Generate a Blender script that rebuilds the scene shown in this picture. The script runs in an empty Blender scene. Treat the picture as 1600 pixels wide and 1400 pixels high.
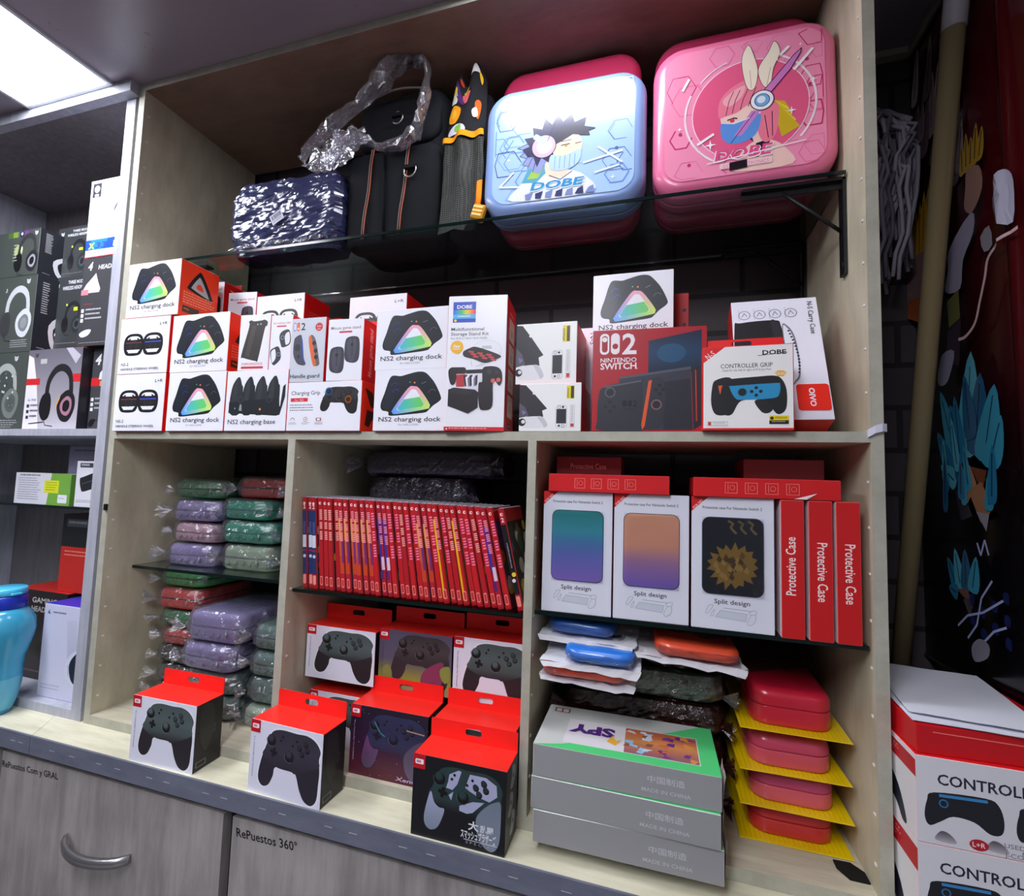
import bpy, math, random
from mathutils import Vector, Matrix, noise, Euler

# ------------------------------------------------------------------ camera, world, lights, exposure
SC = bpy.context.scene
COL = SC.collection
cam_d = bpy.data.cameras.new('camera')
cam_d.sensor_fit = 'HORIZONTAL'; cam_d.sensor_width = 36.0
cam_d.lens = 759.458 / 1600 * 36.0
cam_d.clip_start = 0.01
cam = bpy.data.objects.new('camera', cam_d); COL.objects.link(cam)
_R = Matrix(((0.958002509868647, -0.009425948755342382, 0.2866048544170785),
             (0.28507451542194717, -0.07689333720075153, -0.9554161058675291),
             (0.031043706968000816, 0.9969947673805482, -0.07097691225667482)))
cam.matrix_world = Matrix.Translation((0.61998501, -0.71959772, -0.07943874)) @ _R.to_4x4()
SC.camera = cam

world = bpy.data.worlds.new('shop_ambient'); SC.world = world; world.use_nodes = True
_bg = world.node_tree.nodes['Background']
_bg.inputs[0].default_value = (0.86, 0.88, 1.0, 1); _bg.inputs[1].default_value = 0.11
SC.view_settings.view_transform = 'Standard'; SC.view_settings.look = 'None'
SC.view_settings.gamma = 1; SC.view_settings.use_curve_mapping = False
SC.view_settings.exposure = 0.0
LAMP_STRENGTH = 25.0
CEIL = 0.757

# ------------------------------------------------------------------ colour + materials
def lin(c):
    if isinstance(c, str):
        c = tuple(int(c[i:i + 2], 16) for i in (1, 3, 5))
    r = []
    for v in c[:3]:
        v /= 255.0
        r.append(v / 12.92 if v <= 0.04045 else ((v + 0.055) / 1.055) ** 2.4)
    return (r[0], r[1], r[2], 1.0)

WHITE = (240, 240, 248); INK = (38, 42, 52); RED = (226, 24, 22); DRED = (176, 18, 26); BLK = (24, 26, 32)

def new_mat(name):
    m = bpy.data.materials.new(name); m.use_nodes = True
    return m, m.node_tree.nodes, m.node_tree.links, m.node_tree.nodes['Principled BSDF']

def attr_mat(name, rough=0.4, spec=0.5, coat=0.0, metallic=0.0, bump=0.0, bscale=200, alpha=1.0, trans=0.0, vary=0.0):
    m, n, l, p = new_mat(name)
    a = n.new('ShaderNodeAttribute'); a.attribute_name = 'Col'
    src = a.outputs['Color']
    if vary:
        tc = n.new('ShaderNodeTexCoord'); nz = n.new('ShaderNodeTexNoise'); nz.inputs['Scale'].default_value = 35
        l.new(tc.outputs['Object'], nz.inputs['Vector'])
        mr = n.new('ShaderNodeMapRange'); mr.inputs[3].default_value = 1 - vary; mr.inputs[4].default_value = 1 + vary
        l.new(nz.outputs[0], mr.inputs[0])
        mx = n.new('ShaderNodeVectorMath'); mx.operation = 'SCALE'
        l.new(src, mx.inputs[0]); l.new(mr.outputs[0], mx.inputs['Scale']); src = mx.outputs[0]
    l.new(src, p.inputs['Base Color'])
    p.inputs['Roughness'].default_value = rough; p.inputs['Specular IOR Level'].default_value = spec
    p.inputs['Coat Weight'].default_value = coat; p.inputs['Coat Roughness'].default_value = 0.12
    p.inputs['Metallic'].default_value = metallic; p.inputs['Alpha'].default_value = alpha
    p.inputs['Transmission Weight'].default_value = trans
    if bump:
        tc = n.new('ShaderNodeTexCoord'); nz = n.new('ShaderNodeTexNoise'); nz.inputs['Scale'].default_value = bscale
        nz.inputs['Detail'].default_value = 3
        l.new(tc.outputs['Object'], nz.inputs['Vector'])
        b = n.new('ShaderNodeBump'); b.inputs['Strength'].default_value = bump; b.inputs['Distance'].default_value = 0.002
        l.new(nz.outputs[0], b.inputs['Height']); l.new(b.outputs[0], p.inputs['Normal'])
    return m

def wood_mat(name, c1, c2, scale=(14, 14, 1.6), rough=0.55, blot=0.5):
    m, n, l, p = new_mat(name)
    tc = n.new('ShaderNodeTexCoord'); mp = n.new('ShaderNodeMapping'); mp.inputs['Scale'].default_value = scale
    l.new(tc.outputs['Object'], mp.inputs['Vector'])
    nz = n.new('ShaderNodeTexNoise'); nz.inputs['Scale'].default_value = 5; nz.inputs['Detail'].default_value = 8; nz.inputs['Roughness'].default_value = 0.65
    l.new(mp.outputs[0], nz.inputs['Vector'])
    nz2 = n.new('ShaderNodeTexNoise'); nz2.inputs['Scale'].default_value = 9; nz2.inputs['Detail'].default_value = 4
    l.new(tc.outputs['Object'], nz2.inputs['Vector'])
    ad = n.new('ShaderNodeMath'); ad.operation = 'MULTIPLY_ADD'; ad.inputs[1].default_value = blot
    l.new(nz2.outputs[0], ad.inputs[0]); l.new(nz.outputs[0], ad.inputs[2])
    cr = n.new('ShaderNodeValToRGB'); cr.color_ramp.elements[0].position = 0.45; cr.color_ramp.elements[1].position = 0.95
    cr.color_ramp.elements[0].color = lin(c1); cr.color_ramp.elements[1].color = lin(c2)
    l.new(ad.outputs[0], cr.inputs[0]); l.new(cr.outputs[0], p.inputs['Base Color'])
    p.inputs['Roughness'].default_value = rough
    b = n.new('ShaderNodeBump'); b.inputs['Strength'].default_value = 0.12; b.inputs['Distance'].default_value = 0.001
    l.new(nz.outputs[0], b.inputs['Height']); l.new(b.outputs[0], p.inputs['Normal'])
    return m

def film_mat(name, tint, gloss=0.10, rough=0.12, body=0.0, bodycol=(200, 200, 205), bump=0.9, bscale=110):
    m, n, l, p = new_mat(name); n.remove(p)
    out = n['Material Output']
    t = n.new('ShaderNodeBsdfTransparent'); t.inputs[0].default_value = lin(tint)
    g = n.new('ShaderNodeBsdfGlossy'); g.inputs['Roughness'].default_value = rough; g.inputs[0].default_value = (1, 1, 1, 1)
    fr = n.new('ShaderNodeFresnel'); fr.inputs[0].default_value = 1.45
    ad = n.new('ShaderNodeMath'); ad.operation = 'MULTIPLY_ADD'; ad.inputs[1].default_value = 0.55; ad.inputs[2].default_value = gloss
    l.new(fr.outputs[0], ad.inputs[0]); ad.use_clamp = True
    tc = n.new('ShaderNodeTexCoord'); nz = n.new('ShaderNodeTexNoise'); nz.inputs['Scale'].default_value = bscale; nz.inputs['Detail'].default_value = 4
    l.new(tc.outputs['Object'], nz.inputs['Vector'])
    b = n.new('ShaderNodeBump'); b.inputs['Strength'].default_value = bump; b.inputs['Distance'].default_value = 0.004
    l.new(nz.outputs[0], b.inputs['Height']); l.new(b.outputs[0], g.inputs['Normal']); l.new(b.outputs[0], fr.inputs['Normal'])
    mx = n.new('ShaderNodeMixShader'); l.new(ad.outputs[0], mx.inputs[0]); l.new(t.outputs[0], mx.inputs[1]); l.new(g.outputs[0], mx.inputs[2])
    res = mx.outputs[0]
    if body:
        d = n.new('ShaderNodeBsdfDiffuse'); d.inputs[0].default_value = lin(bodycol)
        m2 = n.new('ShaderNodeMixShader'); m2.inputs[0].default_value = body
        l.new(res, m2.inputs[1]); l.new(d.outputs[0], m2.inputs[2]); res = m2.outputs[0]
    l.new(res, out.inputs[0])
    return m

def plain_mat(name, col, rough=0.5, metallic=0.0, trans=0.0, ior=1.45, spec=0.5):
    m, n, l, p = new_mat(name)
    nz = n.new('ShaderNodeTexNoise'); nz.inputs['Scale'].default_value = 40
    tc = n.new('ShaderNodeTexCoord'); l.new(tc.outputs['Object'], nz.inputs['Vector'])
    mr = n.new('ShaderNodeMapRange'); mr.inputs[3].default_value = max(0.0, rough - 0.06); mr.inputs[4].default_value = min(1, rough + 0.06)
    l.new(nz.outputs[0], mr.inputs[0]); l.new(mr.outputs[0], p.inputs['Roughness'])
    p.inputs['Base Color'].default_value = lin(col); p.inputs['Metallic'].default_value = metallic
    p.inputs['Transmission Weight'].default_value = trans; p.inputs['IOR'].default_value = ior; p.inputs['Specular IOR Level'].default_value = spec
    return m

M = {}
M['wood'] = wood_mat('pale_melamine', (168, 160, 136), (204, 196, 170), scale=(6, 6, 1.8), blot=0.6)
M['wood_h'] = wood_mat('pale_melamine_horizontal', (168, 160, 138), (208, 201, 178), scale=(1.6, 14, 14))
M['wood_top'] = wood_mat('worktop_melamine', (200, 196, 168), (232, 228, 202), scale=(2.0, 12, 14), blot=0.4)
M['greywood'] = wood_mat('grey_wood_melamine', (124, 119, 118), (176, 170, 168), scale=(8, 8, 0.9), blot=0.55)
M['bluewood'] = wood_mat('grey_blue_melamine', (150, 152, 164), (186, 188, 200))
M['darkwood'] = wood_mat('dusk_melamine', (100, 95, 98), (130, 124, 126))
M['brown'] = wood_mat('brown_board', (112, 88, 72), (142, 116, 96), scale=(2, 6, 6))  # top panel board, darker and browner than the other panels
M['edge'] = wood_mat('edge_band', (160, 158, 142), (188, 186, 170), scale=(6, 6, 6))
M['slate'] = wood_mat('slate_edge', (92, 96, 112), (116, 120, 136), scale=(3, 10, 10))
M['carton'] = attr_mat('printed_carton', 0.42, 0.45, coat=0.12)
M['gloss'] = attr_mat('glossy_print', 0.22, 0.5, coat=0.5)
M['matte'] = attr_mat('matte_paper', 0.8, 0.25, bump=0.05)
M['cloth'] = attr_mat('woven_cloth', 0.85, 0.2, bump=0.35, bscale=900)
M['shell'] = attr_mat('moulded_shell', 0.3, 0.5, coat=0.35, bump=0.05, bscale=60)
M['eva'] = attr_mat('moulded_fabric_shell', 0.6, 0.35, bump=0.2, bscale=500, vary=0.08)
M['plastic'] = attr_mat('coloured_plastic', 0.28, 0.5, coat=0.2)
M['metal'] = attr_mat('brushed_metal', 0.3, 0.5, metallic=1.0)
M['black_metal'] = plain_mat('black_powder_coat', (20, 20, 24), 0.38)
M['glass'] = plain_mat('shelf_glass', (214, 232, 226), 0.04, trans=1.0, ior=1.45)
M['glass_edge'] = plain_mat('glass_edge_green', (8, 26, 24), 0.15)
M['film'] = film_mat('clear_film', (240, 240, 246), 0.13, 0.10, body=0.05)
M['film_heavy'] = film_mat('crumpled_film', (232, 232, 240), 0.11, 0.12, body=0.08)
M['film_soft'] = film_mat('taut_window_film', (244, 244, 250), 0.05, 0.10, bump=0.7, bscale=14)
M['film_smoke'] = film_mat('smoky_film', (170, 162, 186), 0.06, 0.10, body=0.08, bodycol=(60, 52, 72))
M['film_dark'] = film_mat('brown_film', (150, 120, 116), 0.06, body=0.22, bodycol=(86, 48, 44))
M['wrapblack'] = attr_mat('dark_shrink_wrap', 0.2, 0.6, coat=0.5, bump=0.5, bscale=60)
M['ceil'] = plain_mat('glossy_ceiling_panel', (148, 140, 148), 0.3)
M['wall'] = plain_mat('grey_wall_paint', (150, 146, 148), 0.7)

def brick_mat():
    m, n, l, p = new_mat('dark_brick')
    tc = n.new('ShaderNodeTexCoord'); mp = n.new('ShaderNodeMapping'); mp.inputs['Rotation'].default_value = (math.pi / 2, 0, 0)
    l.new(tc.outputs['Object'], mp.inputs['Vector'])
    b = n.new('ShaderNodeTexBrick'); b.inputs['Scale'].default_value = 1.0
    b.inputs['Brick Width'].default_value = 0.26; b.inputs['Row Height'].default_value = 0.078; b.inputs['Mortar Size'].default_value = 0.005
    b.inputs['Color1'].default_value = lin((74, 66, 70)); b.inputs['Color2'].default_value = lin((64, 58, 63)); b.inputs['Mortar'].default_value = lin((28, 26, 30))
    l.new(mp.outputs[0], b.inputs['Vector']); l.new(b.outputs['Color'], p.inputs['Base Color'])
    bp = n.new('ShaderNodeBump'); bp.inputs['Strength'].default_value = 0.6; bp.inputs['Distance'].default_value = 0.006; bp.invert = True
    l.new(b.outputs['Fac'], bp.inputs['Height']); l.new(bp.outputs[0], p.inputs['Normal'])
    p.inputs['Roughness'].default_value = 0.6
    return m
M['brick'] = brick_mat()

def emit_mat(name, col, s):
    m, n, l, p = new_mat(name); p.inputs['Base Color'].default_value = (0.9, 0.9, 0.9, 1)
    p.inputs['Emission Color'].default_value = col; p.inputs['Emission Strength'].default_value = s
    return m
M['led'] = emit_mat('led_diffuser', (0.90, 0.915, 1.0, 1), LAMP_STRENGTH)

def mesh_pocket_mat():
    m, n, l, p = new_mat('open_mesh_fabric')
    tc = n.new('ShaderNodeTexCoord'); w = n.new('ShaderNodeTexChecker'); w.inputs['Scale'].default_value = 330
    mp = n.new('ShaderNodeMapping'); mp.inputs['Rotation'].default_value = (0, math.radians(45), 0)
    l.new(tc.outputs['Object'], mp.inputs[0]); l.new(mp.outputs[0], w.inputs['Vector'])
    w.inputs['Color1'].default_value = lin((66, 68, 60)); w.inputs['Color2'].default_value = lin((14, 15, 16))
    l.new(w.outputs[0], p.inputs['Base Color']); p.inputs['Roughness'].default_value = 0.7
    return m
M['mesh'] = mesh_pocket_mat()

# ------------------------------------------------------------------ mesh building
def cat_rom(pts, k=5, closed=True):
    n = len(pts); out = []
    rng = range(n) if closed else range(n - 1)
    for i in rng:
        g = (lambda j: pts[j % n]) if closed else (lambda j: pts[max(0, min(n - 1, j))])
        p0, p1, p2, p3 = g(i - 1), g(i), g(i + 1), g(i + 2)
        for s in range(k):
            t = s / k
            out.append(tuple(0.5 * ((2 * p1[a]) + (-p0[a] + p2[a]) * t + (2 * p0[a] - 5 * p1[a] + 4 * p2[a] - p3[a]) * t * t + (-p0[a] + 3 * p1[a] - 3 * p2[a] + p3[a]) * t ** 3) for a in range(len(p1))))
    if not closed: out.append(tuple(pts[-1]))
    return out

def mixc(a, b, t): return tuple(a[i] + (b[i] - a[i]) * t for i in range(3))

_tx = {}
def text_polys(s, bold=0.0):
    k = (s, bold)
    if k not in _tx:
        c = bpy.data.curves.new('lettering', 'FONT'); c.body = s; c.resolution_u = 2; c.offset = bold
        o = bpy.data.objects.new('lettering', c); me = o.to_mesh()
        vs = [(v.co.x, v.co.y) for v in me.vertices]; fs = [tuple(p.vertices) for p in me.polygons]
        o.to_mesh_clear(); bpy.data.objects.remove(o); bpy.data.curves.remove(c)
        xs = [v[0] for v in vs] or [0]
        _tx[k] = (vs, fs, min(xs), max(xs))
    return _tx[k]

class MB:
    def __init__(s):
        s.v = []; s.f = []; s.c = []; s.m = []; s.mats = []; s.sm = []; s.M = Matrix.Identity(4)
    def mi(s, mat):
        if mat not in s.mats: s.mats.append(mat)
        return s.mats.index(mat)
    def face(s, idx, col, mat, smooth=False):
        s.f.append(tuple(idx)); n = len(idx)
        s.c.extend([lin(x) for x in col] if isinstance(col, list) else [lin(col)] * n)
        s.m.append(s.mi(mat)); s.sm.append(smooth)
    def vert(s, p):
        s.v.append(tuple(s.M @ Vector(p))); return len(s.v) - 1
    def poly(s, pts, col, mat='carton', smooth=False):
        s.face([s.vert(p) for p in pts], col, mat, smooth)
    def box(s, x0, x1, y0, y1, z0, z1, col=(200, 200, 200), mat='carton', cols=None, ch=0.0):
        cols = cols or {}
        c = lambda k: cols.get(k, col)
        X, Y, Z = (x0, x1), (y0, y1), (z0, z1)
        i = {}
        for a in (0, 1):
            for b in (0, 1):
                for d in (0, 1):
                    sx, sy, sz = (1 - 2 * a) * ch, (1 - 2 * b) * ch, (1 - 2 * d) * ch
                    i[a, b, d, 'x'] = s.vert((X[a], Y[b] + sy, Z[d] + sz))
                    if ch:
                        i[a, b, d, 'y'] = s.vert((X[a] + sx, Y[b], Z[d] + sz)); i[a, b, d, 'z'] = s.vert((X[a] + sx, Y[b] + sy, Z[d]))
                    else: i[a, b, d, 'y'] = i[a, b, d, 'z'] = i[a, b, d, 'x']
        F = lambda l, k: s.face([i[q] for q in l], c(k), mat)
        F([(0, 0, 0, 'y'), (1, 0, 0, 'y'), (1, 0, 1, 'y'), (0, 0, 1, 'y')], 'front'); F([(1, 1, 0, 'y'), (0, 1, 0, 'y'), (0, 1, 1, 'y'), (1, 1, 1, 'y')], 'back')
        F([(0, 1, 0, 'x'), (0, 0, 0, 'x'), (0, 0, 1, 'x'), (0, 1, 1, 'x')], 'left'); F([(1, 0, 0, 'x'), (1, 1, 0, 'x'), (1, 1, 1, 'x'), (1, 0, 1, 'x')], 'right')
        F([(0, 0, 1, 'z'), (1, 0, 1, 'z'), (1, 1, 1, 'z'), (0, 1, 1, 'z')], 'top'); F([(0, 1, 0, 'z'), (1, 1, 0, 'z'), (1, 0, 0, 'z'), (0, 0, 0, 'z')], 'bottom')
        if ch:
            e = 'edge' if 'edge' in cols else None
            for a in (0, 1):
                for b in (0, 1):
                    F([(a, b, 0, 'x'), (a, b, 1, 'x'), (a, b, 1, 'y'), (a, b, 0, 'y')], e or ('front' if b == 0 else 'back'))
                    F([(a, 0, b, 'x'), (a, 1, b, 'x'), (a, 1, b, 'z'), (a, 0, b, 'z')], e or ('top' if b else 'bottom'))
                    F([(0, a, b, 'y'), (1, a, b, 'y'), (1, a, b, 'z'), (0, a, b, 'z')], e or ('front' if a == 0 else 'back'))
                    for d in (0, 1): F([(a, b, d, 'x'), (a, b, d, 'y'), (a, b, d, 'z')], e or ('top' if d else 'bottom'))
    def rings(s, rings, col, mat, smooth=True, cap0=True, cap1=True, closed=True, colfn=None):
        ids = [[s.vert(p) for p in r] for r in rings]; n = len(rings[0])
        for j in range(len(ids) - 1):
            for k in range(n if closed else n - 1):
                q = [ids[j][k], ids[j][(k + 1) % n], ids[j + 1][(k + 1) % n], ids[j + 1][k]]
                s.face(q, colfn(j, k) if colfn else (col[j] if isinstance(col, list) else col), mat, smooth)
        c0 = col[0] if isinstance(col, list) else col; c1 = col[-1] if isinstance(col, list) else col
        if colfn: c0 = colfn(0, 0); c1 = colfn(len(ids) - 2, 0)
        if cap0: s.face(ids[0][::-1], c0, mat, smooth)
        if cap1: s.face(ids[-1], c1, mat, smooth)
    def tube(s, pts, r, col, mat, n=8, smooth=True, flat=1.0):
        pts = [Vector(p) for p in pts]; rs = r if isinstance(r, (list, tuple)) else [r] * len(pts); R_ = []
        up = None
        for i, p in enumerate(pts):
            t = (pts[min(i + 1, len(pts) - 1)] - pts[max(i - 1, 0)]).normalized()
            if up is None: up = Vector((0, 0, 1)) if abs(t.z) < 0.9 else Vector((0, 1, 0))
            a = t.cross(up).normalized(); b = a.cross(t).normalized(); up = b
            R_.append([tuple(p + (a * math.cos(2 * math.pi * k / n) + b * flat * math.sin(2 * math.pi * k / n)) * rs[i]) for k in range(n)])
        s.rings(R_, col, mat, smooth)
    def lathe(s, prof, col, mat, n=32, smooth=True, colfn=None):
        s.rings([[(r * math.cos(2 * math.pi * k / n), r * math.sin(2 * math.pi * k / n), z) for k in range(n)] for r, z in prof], col, mat, smooth, colfn=colfn)
    def slab(s, w, d, h, rc, re, col, mat, seg=5, z0=0.0, bulge=0.0, rt=None, colfn=None, steps=4):
        """rounded slab, footprint centred, z0..z0+h"""
        rt = re if rt is None else rt
        prof = [(re * (1 - math.sin(a * math.pi / 2 / steps)), re * (1 - math.cos(a * math.pi / 2 / steps))) for a in range(steps + 1)]
        top = [(rt * (1 - math.cos(a * math.pi / 2 / steps)), h - rt * (1 - math.sin(a * math.pi / 2 / steps))) for a in range(steps + 1)]
        R_ = []
        for ins, z in prof + top:
            b = bulge * math.sin(math.pi * max(0, min(1, z / h)))
            W, D, r = w / 2 - ins + b, d / 2 - ins + b, max(rc - ins, 0.0015)
            R_.append(rr_pts(W, D, r, seg, z0 + z))
        s.rings(R_, col, mat, True, colfn=colfn)
    def jitter(s, amp, freq, seed=0, start=0):
        for i in range(start, len(s.v)):
            p = Vector(s.v[i]); q = p * freq + Vector((seed * 7.3, seed * 3.1, seed))
            s.v[i] = tuple(p + amp * noise.noise_vector(q))
    def build(s, name, parent=None, loc=(0, 0, 0), rot=(0, 0, 0)):
        me = bpy.data.meshes.new(name); me.from_pydata(s.v, [], s.f)
        at = me.color_attributes.new('Col', 'FLOAT_COLOR', 'CORNER')
        at.data.foreach_set('color', [x for c in s.c for x in c])
        me.polygons.foreach_set('material_index', s.m); me.polygons.foreach_set('use_smooth', s.sm)
        for k in s.mats: me.materials.append(M[k])
        me.update()
        return link(name, me, parent, loc, rot)

def link(name, me, parent=None, loc=(0, 0, 0), rot=(0, 0, 0)):
    o = bpy.data.objects.new(name, me); COL.objects.link(o); o.location = loc; o.rotation_euler = rot
    if parent: o.parent = parent
    return o

def rr_pts(W, D, r, seg, z):
    P = []
    for cx, cy, a0 in ((W - r, D - r, 0), (-(W - r), D - r, 90), (-(W - r), -(D - r), 180), (W - r, -(D - r), 270)):
        for k in range(seg + 1):
            a = math.radians(a0 + 90 * k / seg); P.append((cx + r * math.cos(a), cy + r * math.sin(a), z))
    return P

def tag(o, label, cat, group=None, kind=None):
    if label: o['label'] = label
    if cat: o['category'] = cat
    if group: o['group'] = group
    if kind: o['kind'] = kind
    return o

def thing(name, label, cat, loc=(0, 0, 0), rot=(0, 0, 0), group=None):
    o = bpy.data.objects.new(name, None); COL.objects.link(o); o.location = loc; o.rotation_euler = rot; o.empty_display_size = 0.02
    return tag(o, label, cat, group)

def dup(root, loc, rot=None, label=None, group=None):
    def cp(o, par):
        c = o.copy(); COL.objects.link(c)
        if par: c.parent = par
        for ch in list(o.children): cp(ch, c)
        return c
    r = cp(root, None); r.location = loc
    if rot is not None: r.rotation_euler = rot
    if label: r['label'] = label
    if group: r['group'] = group
    return r

class Canvas:
    """printed artwork on a flat face; u right 0..1, v down 0..1"""
    def __init__(s, mb, O, U, V, mat='carton', eps=0.000016):
        s.mb, s.O, s.U, s.V = mb, Vector(O), Vector(U), Vector(V); s.mat = mat
        s.w, s.h = s.U.length, s.V.length; s.N = s.V.cross(s.U).normalized(); s.k = 0; s.eps = eps
    def p(s, u, v): u, v = min(1, max(0, u)), min(1, max(0, v)); return s.O + s.U * u + s.V * v + s.N * (s.eps * s.k)
    def poly(s, pts, col, mat=None):
        s.k += 1
        a = sum(pts[i][0] * pts[(i + 1) % len(pts)][1] - pts[(i + 1) % len(pts)][0] * pts[i][1] for i in range(len(pts)))
        if a > 0:
            pts = pts[::-1]
            if isinstance(col, list): col = col[::-1]
        s.mb.poly([s.p(*q[:2]) for q in pts], col, mat or s.mat)
    def blob(s, pts, col, k=4): s.poly(cat_rom([q[:2] for q in pts], k), col)
    def rect(s, u0, v0, u1, v1, col, mat=None): s.poly([(u0, v0), (u1, v0), (u1, v1), (u0, v1)], col, mat)
    def rr(s, u0, v0, u1, v1, r, col, rot=0):
        ru, rv = r / s.w, r / s.h; P = []
        for cu, cv, a0 in ((u1 - ru, v0 + rv, 0), (u0 + ru, v0 + rv, 90), (u0 + ru, v1 - rv, 180), (u1 - ru, v1 - rv, 270)):
            for k in range(5):
                a = math.radians(a0 + 90 * k / 4); P.append((cu + ru * math.cos(a), cv - rv * math.sin(a)))
        if rot: P = s.turn(P, (u0 + u1) / 2, (v0 + v1) / 2, rot)
        s.poly(P, col)
    def turn(s, P, cu, cv, deg):
        c, n = math.cos(math.radians(deg)), math.sin(math.radians(deg)); o = []
        for u, v in P:
            x, y = (u - cu) * s.w, (v - cv) * s.h; o.append((cu + (x * c - y * n) / s.w, cv + (x * n + y * c) / s.h))
        return o
    def ell(s, u, v, r, col, ry=None, n=18, a0=0, a1=360, rot=0):
        ry = ry or r; full = a1 - a0 >= 360
        P = [(u + r / s.w * math.cos(math.radians(a0 + (a1 - a0) * k / (n if full else n - 1))), v + ry / s.h * math.sin(math.radians(a0 + (a1 - a0) * k / (n if full else n - 1)))) for k in range(n)]
        if rot: P = s.turn(P, u, v, rot)
        s.poly(P, col)
    def ring(s, u, v, r, wd, col, n=28, a0=0, a1=360):
        m = n if a1 - a0 < 360 else n
        P = [(u + r / s.w * math.cos(math.radians(a0 + (a1 - a0) * k / m)), v + r / s.h * math.sin(math.radians(a0 + (a1 - a0) * k / m))) for k in range(m + 1)]
        s.line(P, wd, col)
    def line(s, pts, wd, col, closed=False):
        s.k += 1; P = [Vector((u * s.w, v * s.h)) for u, v in pts]
        if closed: P.append(P[0])
        for a, b in zip(P, P[1:]):
            d = b - a
            if d.length < 1e-7: continue
            d.normalize(); n = Vector((-d.y, d.x)) * wd / 2; a2, b2 = a - d * wd * 0.2, b + d * wd * 0.2
            q = [(a2 + n), (b2 + n), (b2 - n), (a2 - n)]
            s.mb.poly([s.p(x.x / s.w, x.y / s.h) for x in q], col, s.mat)
    def text(s, t, u, v, size, col, bold=0.0, al='l', fit=None, rot=0, shear=0.0, sx=1.0):
        """size = letter em height in m; v = baseline"""
        vs, fs, x0, x1 = text_polys(t, bold); s.k += 1
        kx = size * sx
        if fit: kx = fit * s.w / max(1e-6, x1 - x0) if not (rot in (90, -90)) else fit * s.h / max(1e-6, x1 - x0)
        off = {'l': x0, 'c': (x0 + x1) / 2, 'r': x1}[al]
        c, n = math.cos(math.radians(rot)), math.sin(math.radians(rot)); ids = []
        for x, y in vs:
            X, Y = (x - off + y * shear) * kx, -y * size
            a, b = X * c - Y * n, X * n + Y * c
            ids.append(s.mb.vert(s.p(u + a / s.w, v + b / s.h)))
        for f in fs: s.mb.face([ids[i] for i in f], col, s.mat)
    def vgrad(s, pts, stops, n=10):
        s.k += 1; vs_ = [q[1] for q in pts]; v0, v1 = min(vs_), max(vs_)
        def col(v):
            t = (v - v0) / (v1 - v0 + 1e-9)
            for (ta, ca), (tb, cb) in zip(stops, stops[1:]):
                if t <= tb: return mixc(ca, cb, (t - ta) / (tb - ta + 1e-9))
            return stops[-1][1]
        def clip(P, vv, keep_below):
            o = []
            for i in range(len(P)):
                a, b = P[i], P[(i + 1) % len(P)]
                ia = (a[1] <= vv) if keep_below else (a[1] >= vv); ib = (b[1] <= vv) if keep_below else (b[1] >= vv)
                if ia: o.append(a)
                if ia != ib:
                    t = (vv - a[1]) / (b[1] - a[1]); o.append((a[0] + (b[0] - a[0]) * t, vv))
            return o
        for i in range(n):
            P = clip(clip(pts, v0 + (v1 - v0) * i / n, False), v0 + (v1 - v0) * (i + 1) / n, True)
            if len(P) >= 3: s.mb.poly([s.p(*q) for q in P][::-1], [col(q[1]) for q in P][::-1], s.mat)
    def lines(s, u0, v0, u1, v1, n, col, seed=1, h=0.35):
        """rows of fine unreadable print"""
        r = random.Random(seed); dv = (v1 - v0) / n
        for i in range(n):
            x = u0; e = u1 - r.random() * 0.25 * (u1 - u0); s.k += 1
            while x < e:
                w = r.uniform(0.03, 0.09) * (u1 - u0); y = v0 + i * dv
                s.mb.poly([s.p(x, y + dv * h), s.p(min(e, x + w), y + dv * h), s.p(min(e, x + w), y), s.p(x, y)][::1], col, s.mat)
                x += w + 0.02 * (u1 - u0)

def faces_of(mb, w, d, h, mat='carton'):
    """canvases of a box whose front-bottom centre is the origin"""
    return {'front': Canvas(mb, (-w / 2, 0, h), (w, 0, 0), (0, 0, -h), mat), 'right': Canvas(mb, (w / 2, 0, h), (0, d, 0), (0, 0, -h), mat),
            'left': Canvas(mb, (-w / 2, d, h), (0, -d, 0), (0, 0, -h), mat), 'top': Canvas(mb, (-w / 2, d, h), (w, 0, 0), (0, -d, 0), mat),
            'bottom': Canvas(mb, (-w / 2, 0, 0), (w, 0, 0), (0, d, 0), mat)}

def carton(name, w, d, h, cols, art, mat='carton', ch=0.0006, parent=None):
    mb = MB(); mb.box(-w / 2, w / 2, 0, d, 0, h, cols.get('all', WHITE), mat, cols, ch)
    art(faces_of(mb, w, d, h, mat))
    return mb.build(name, parent)

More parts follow.
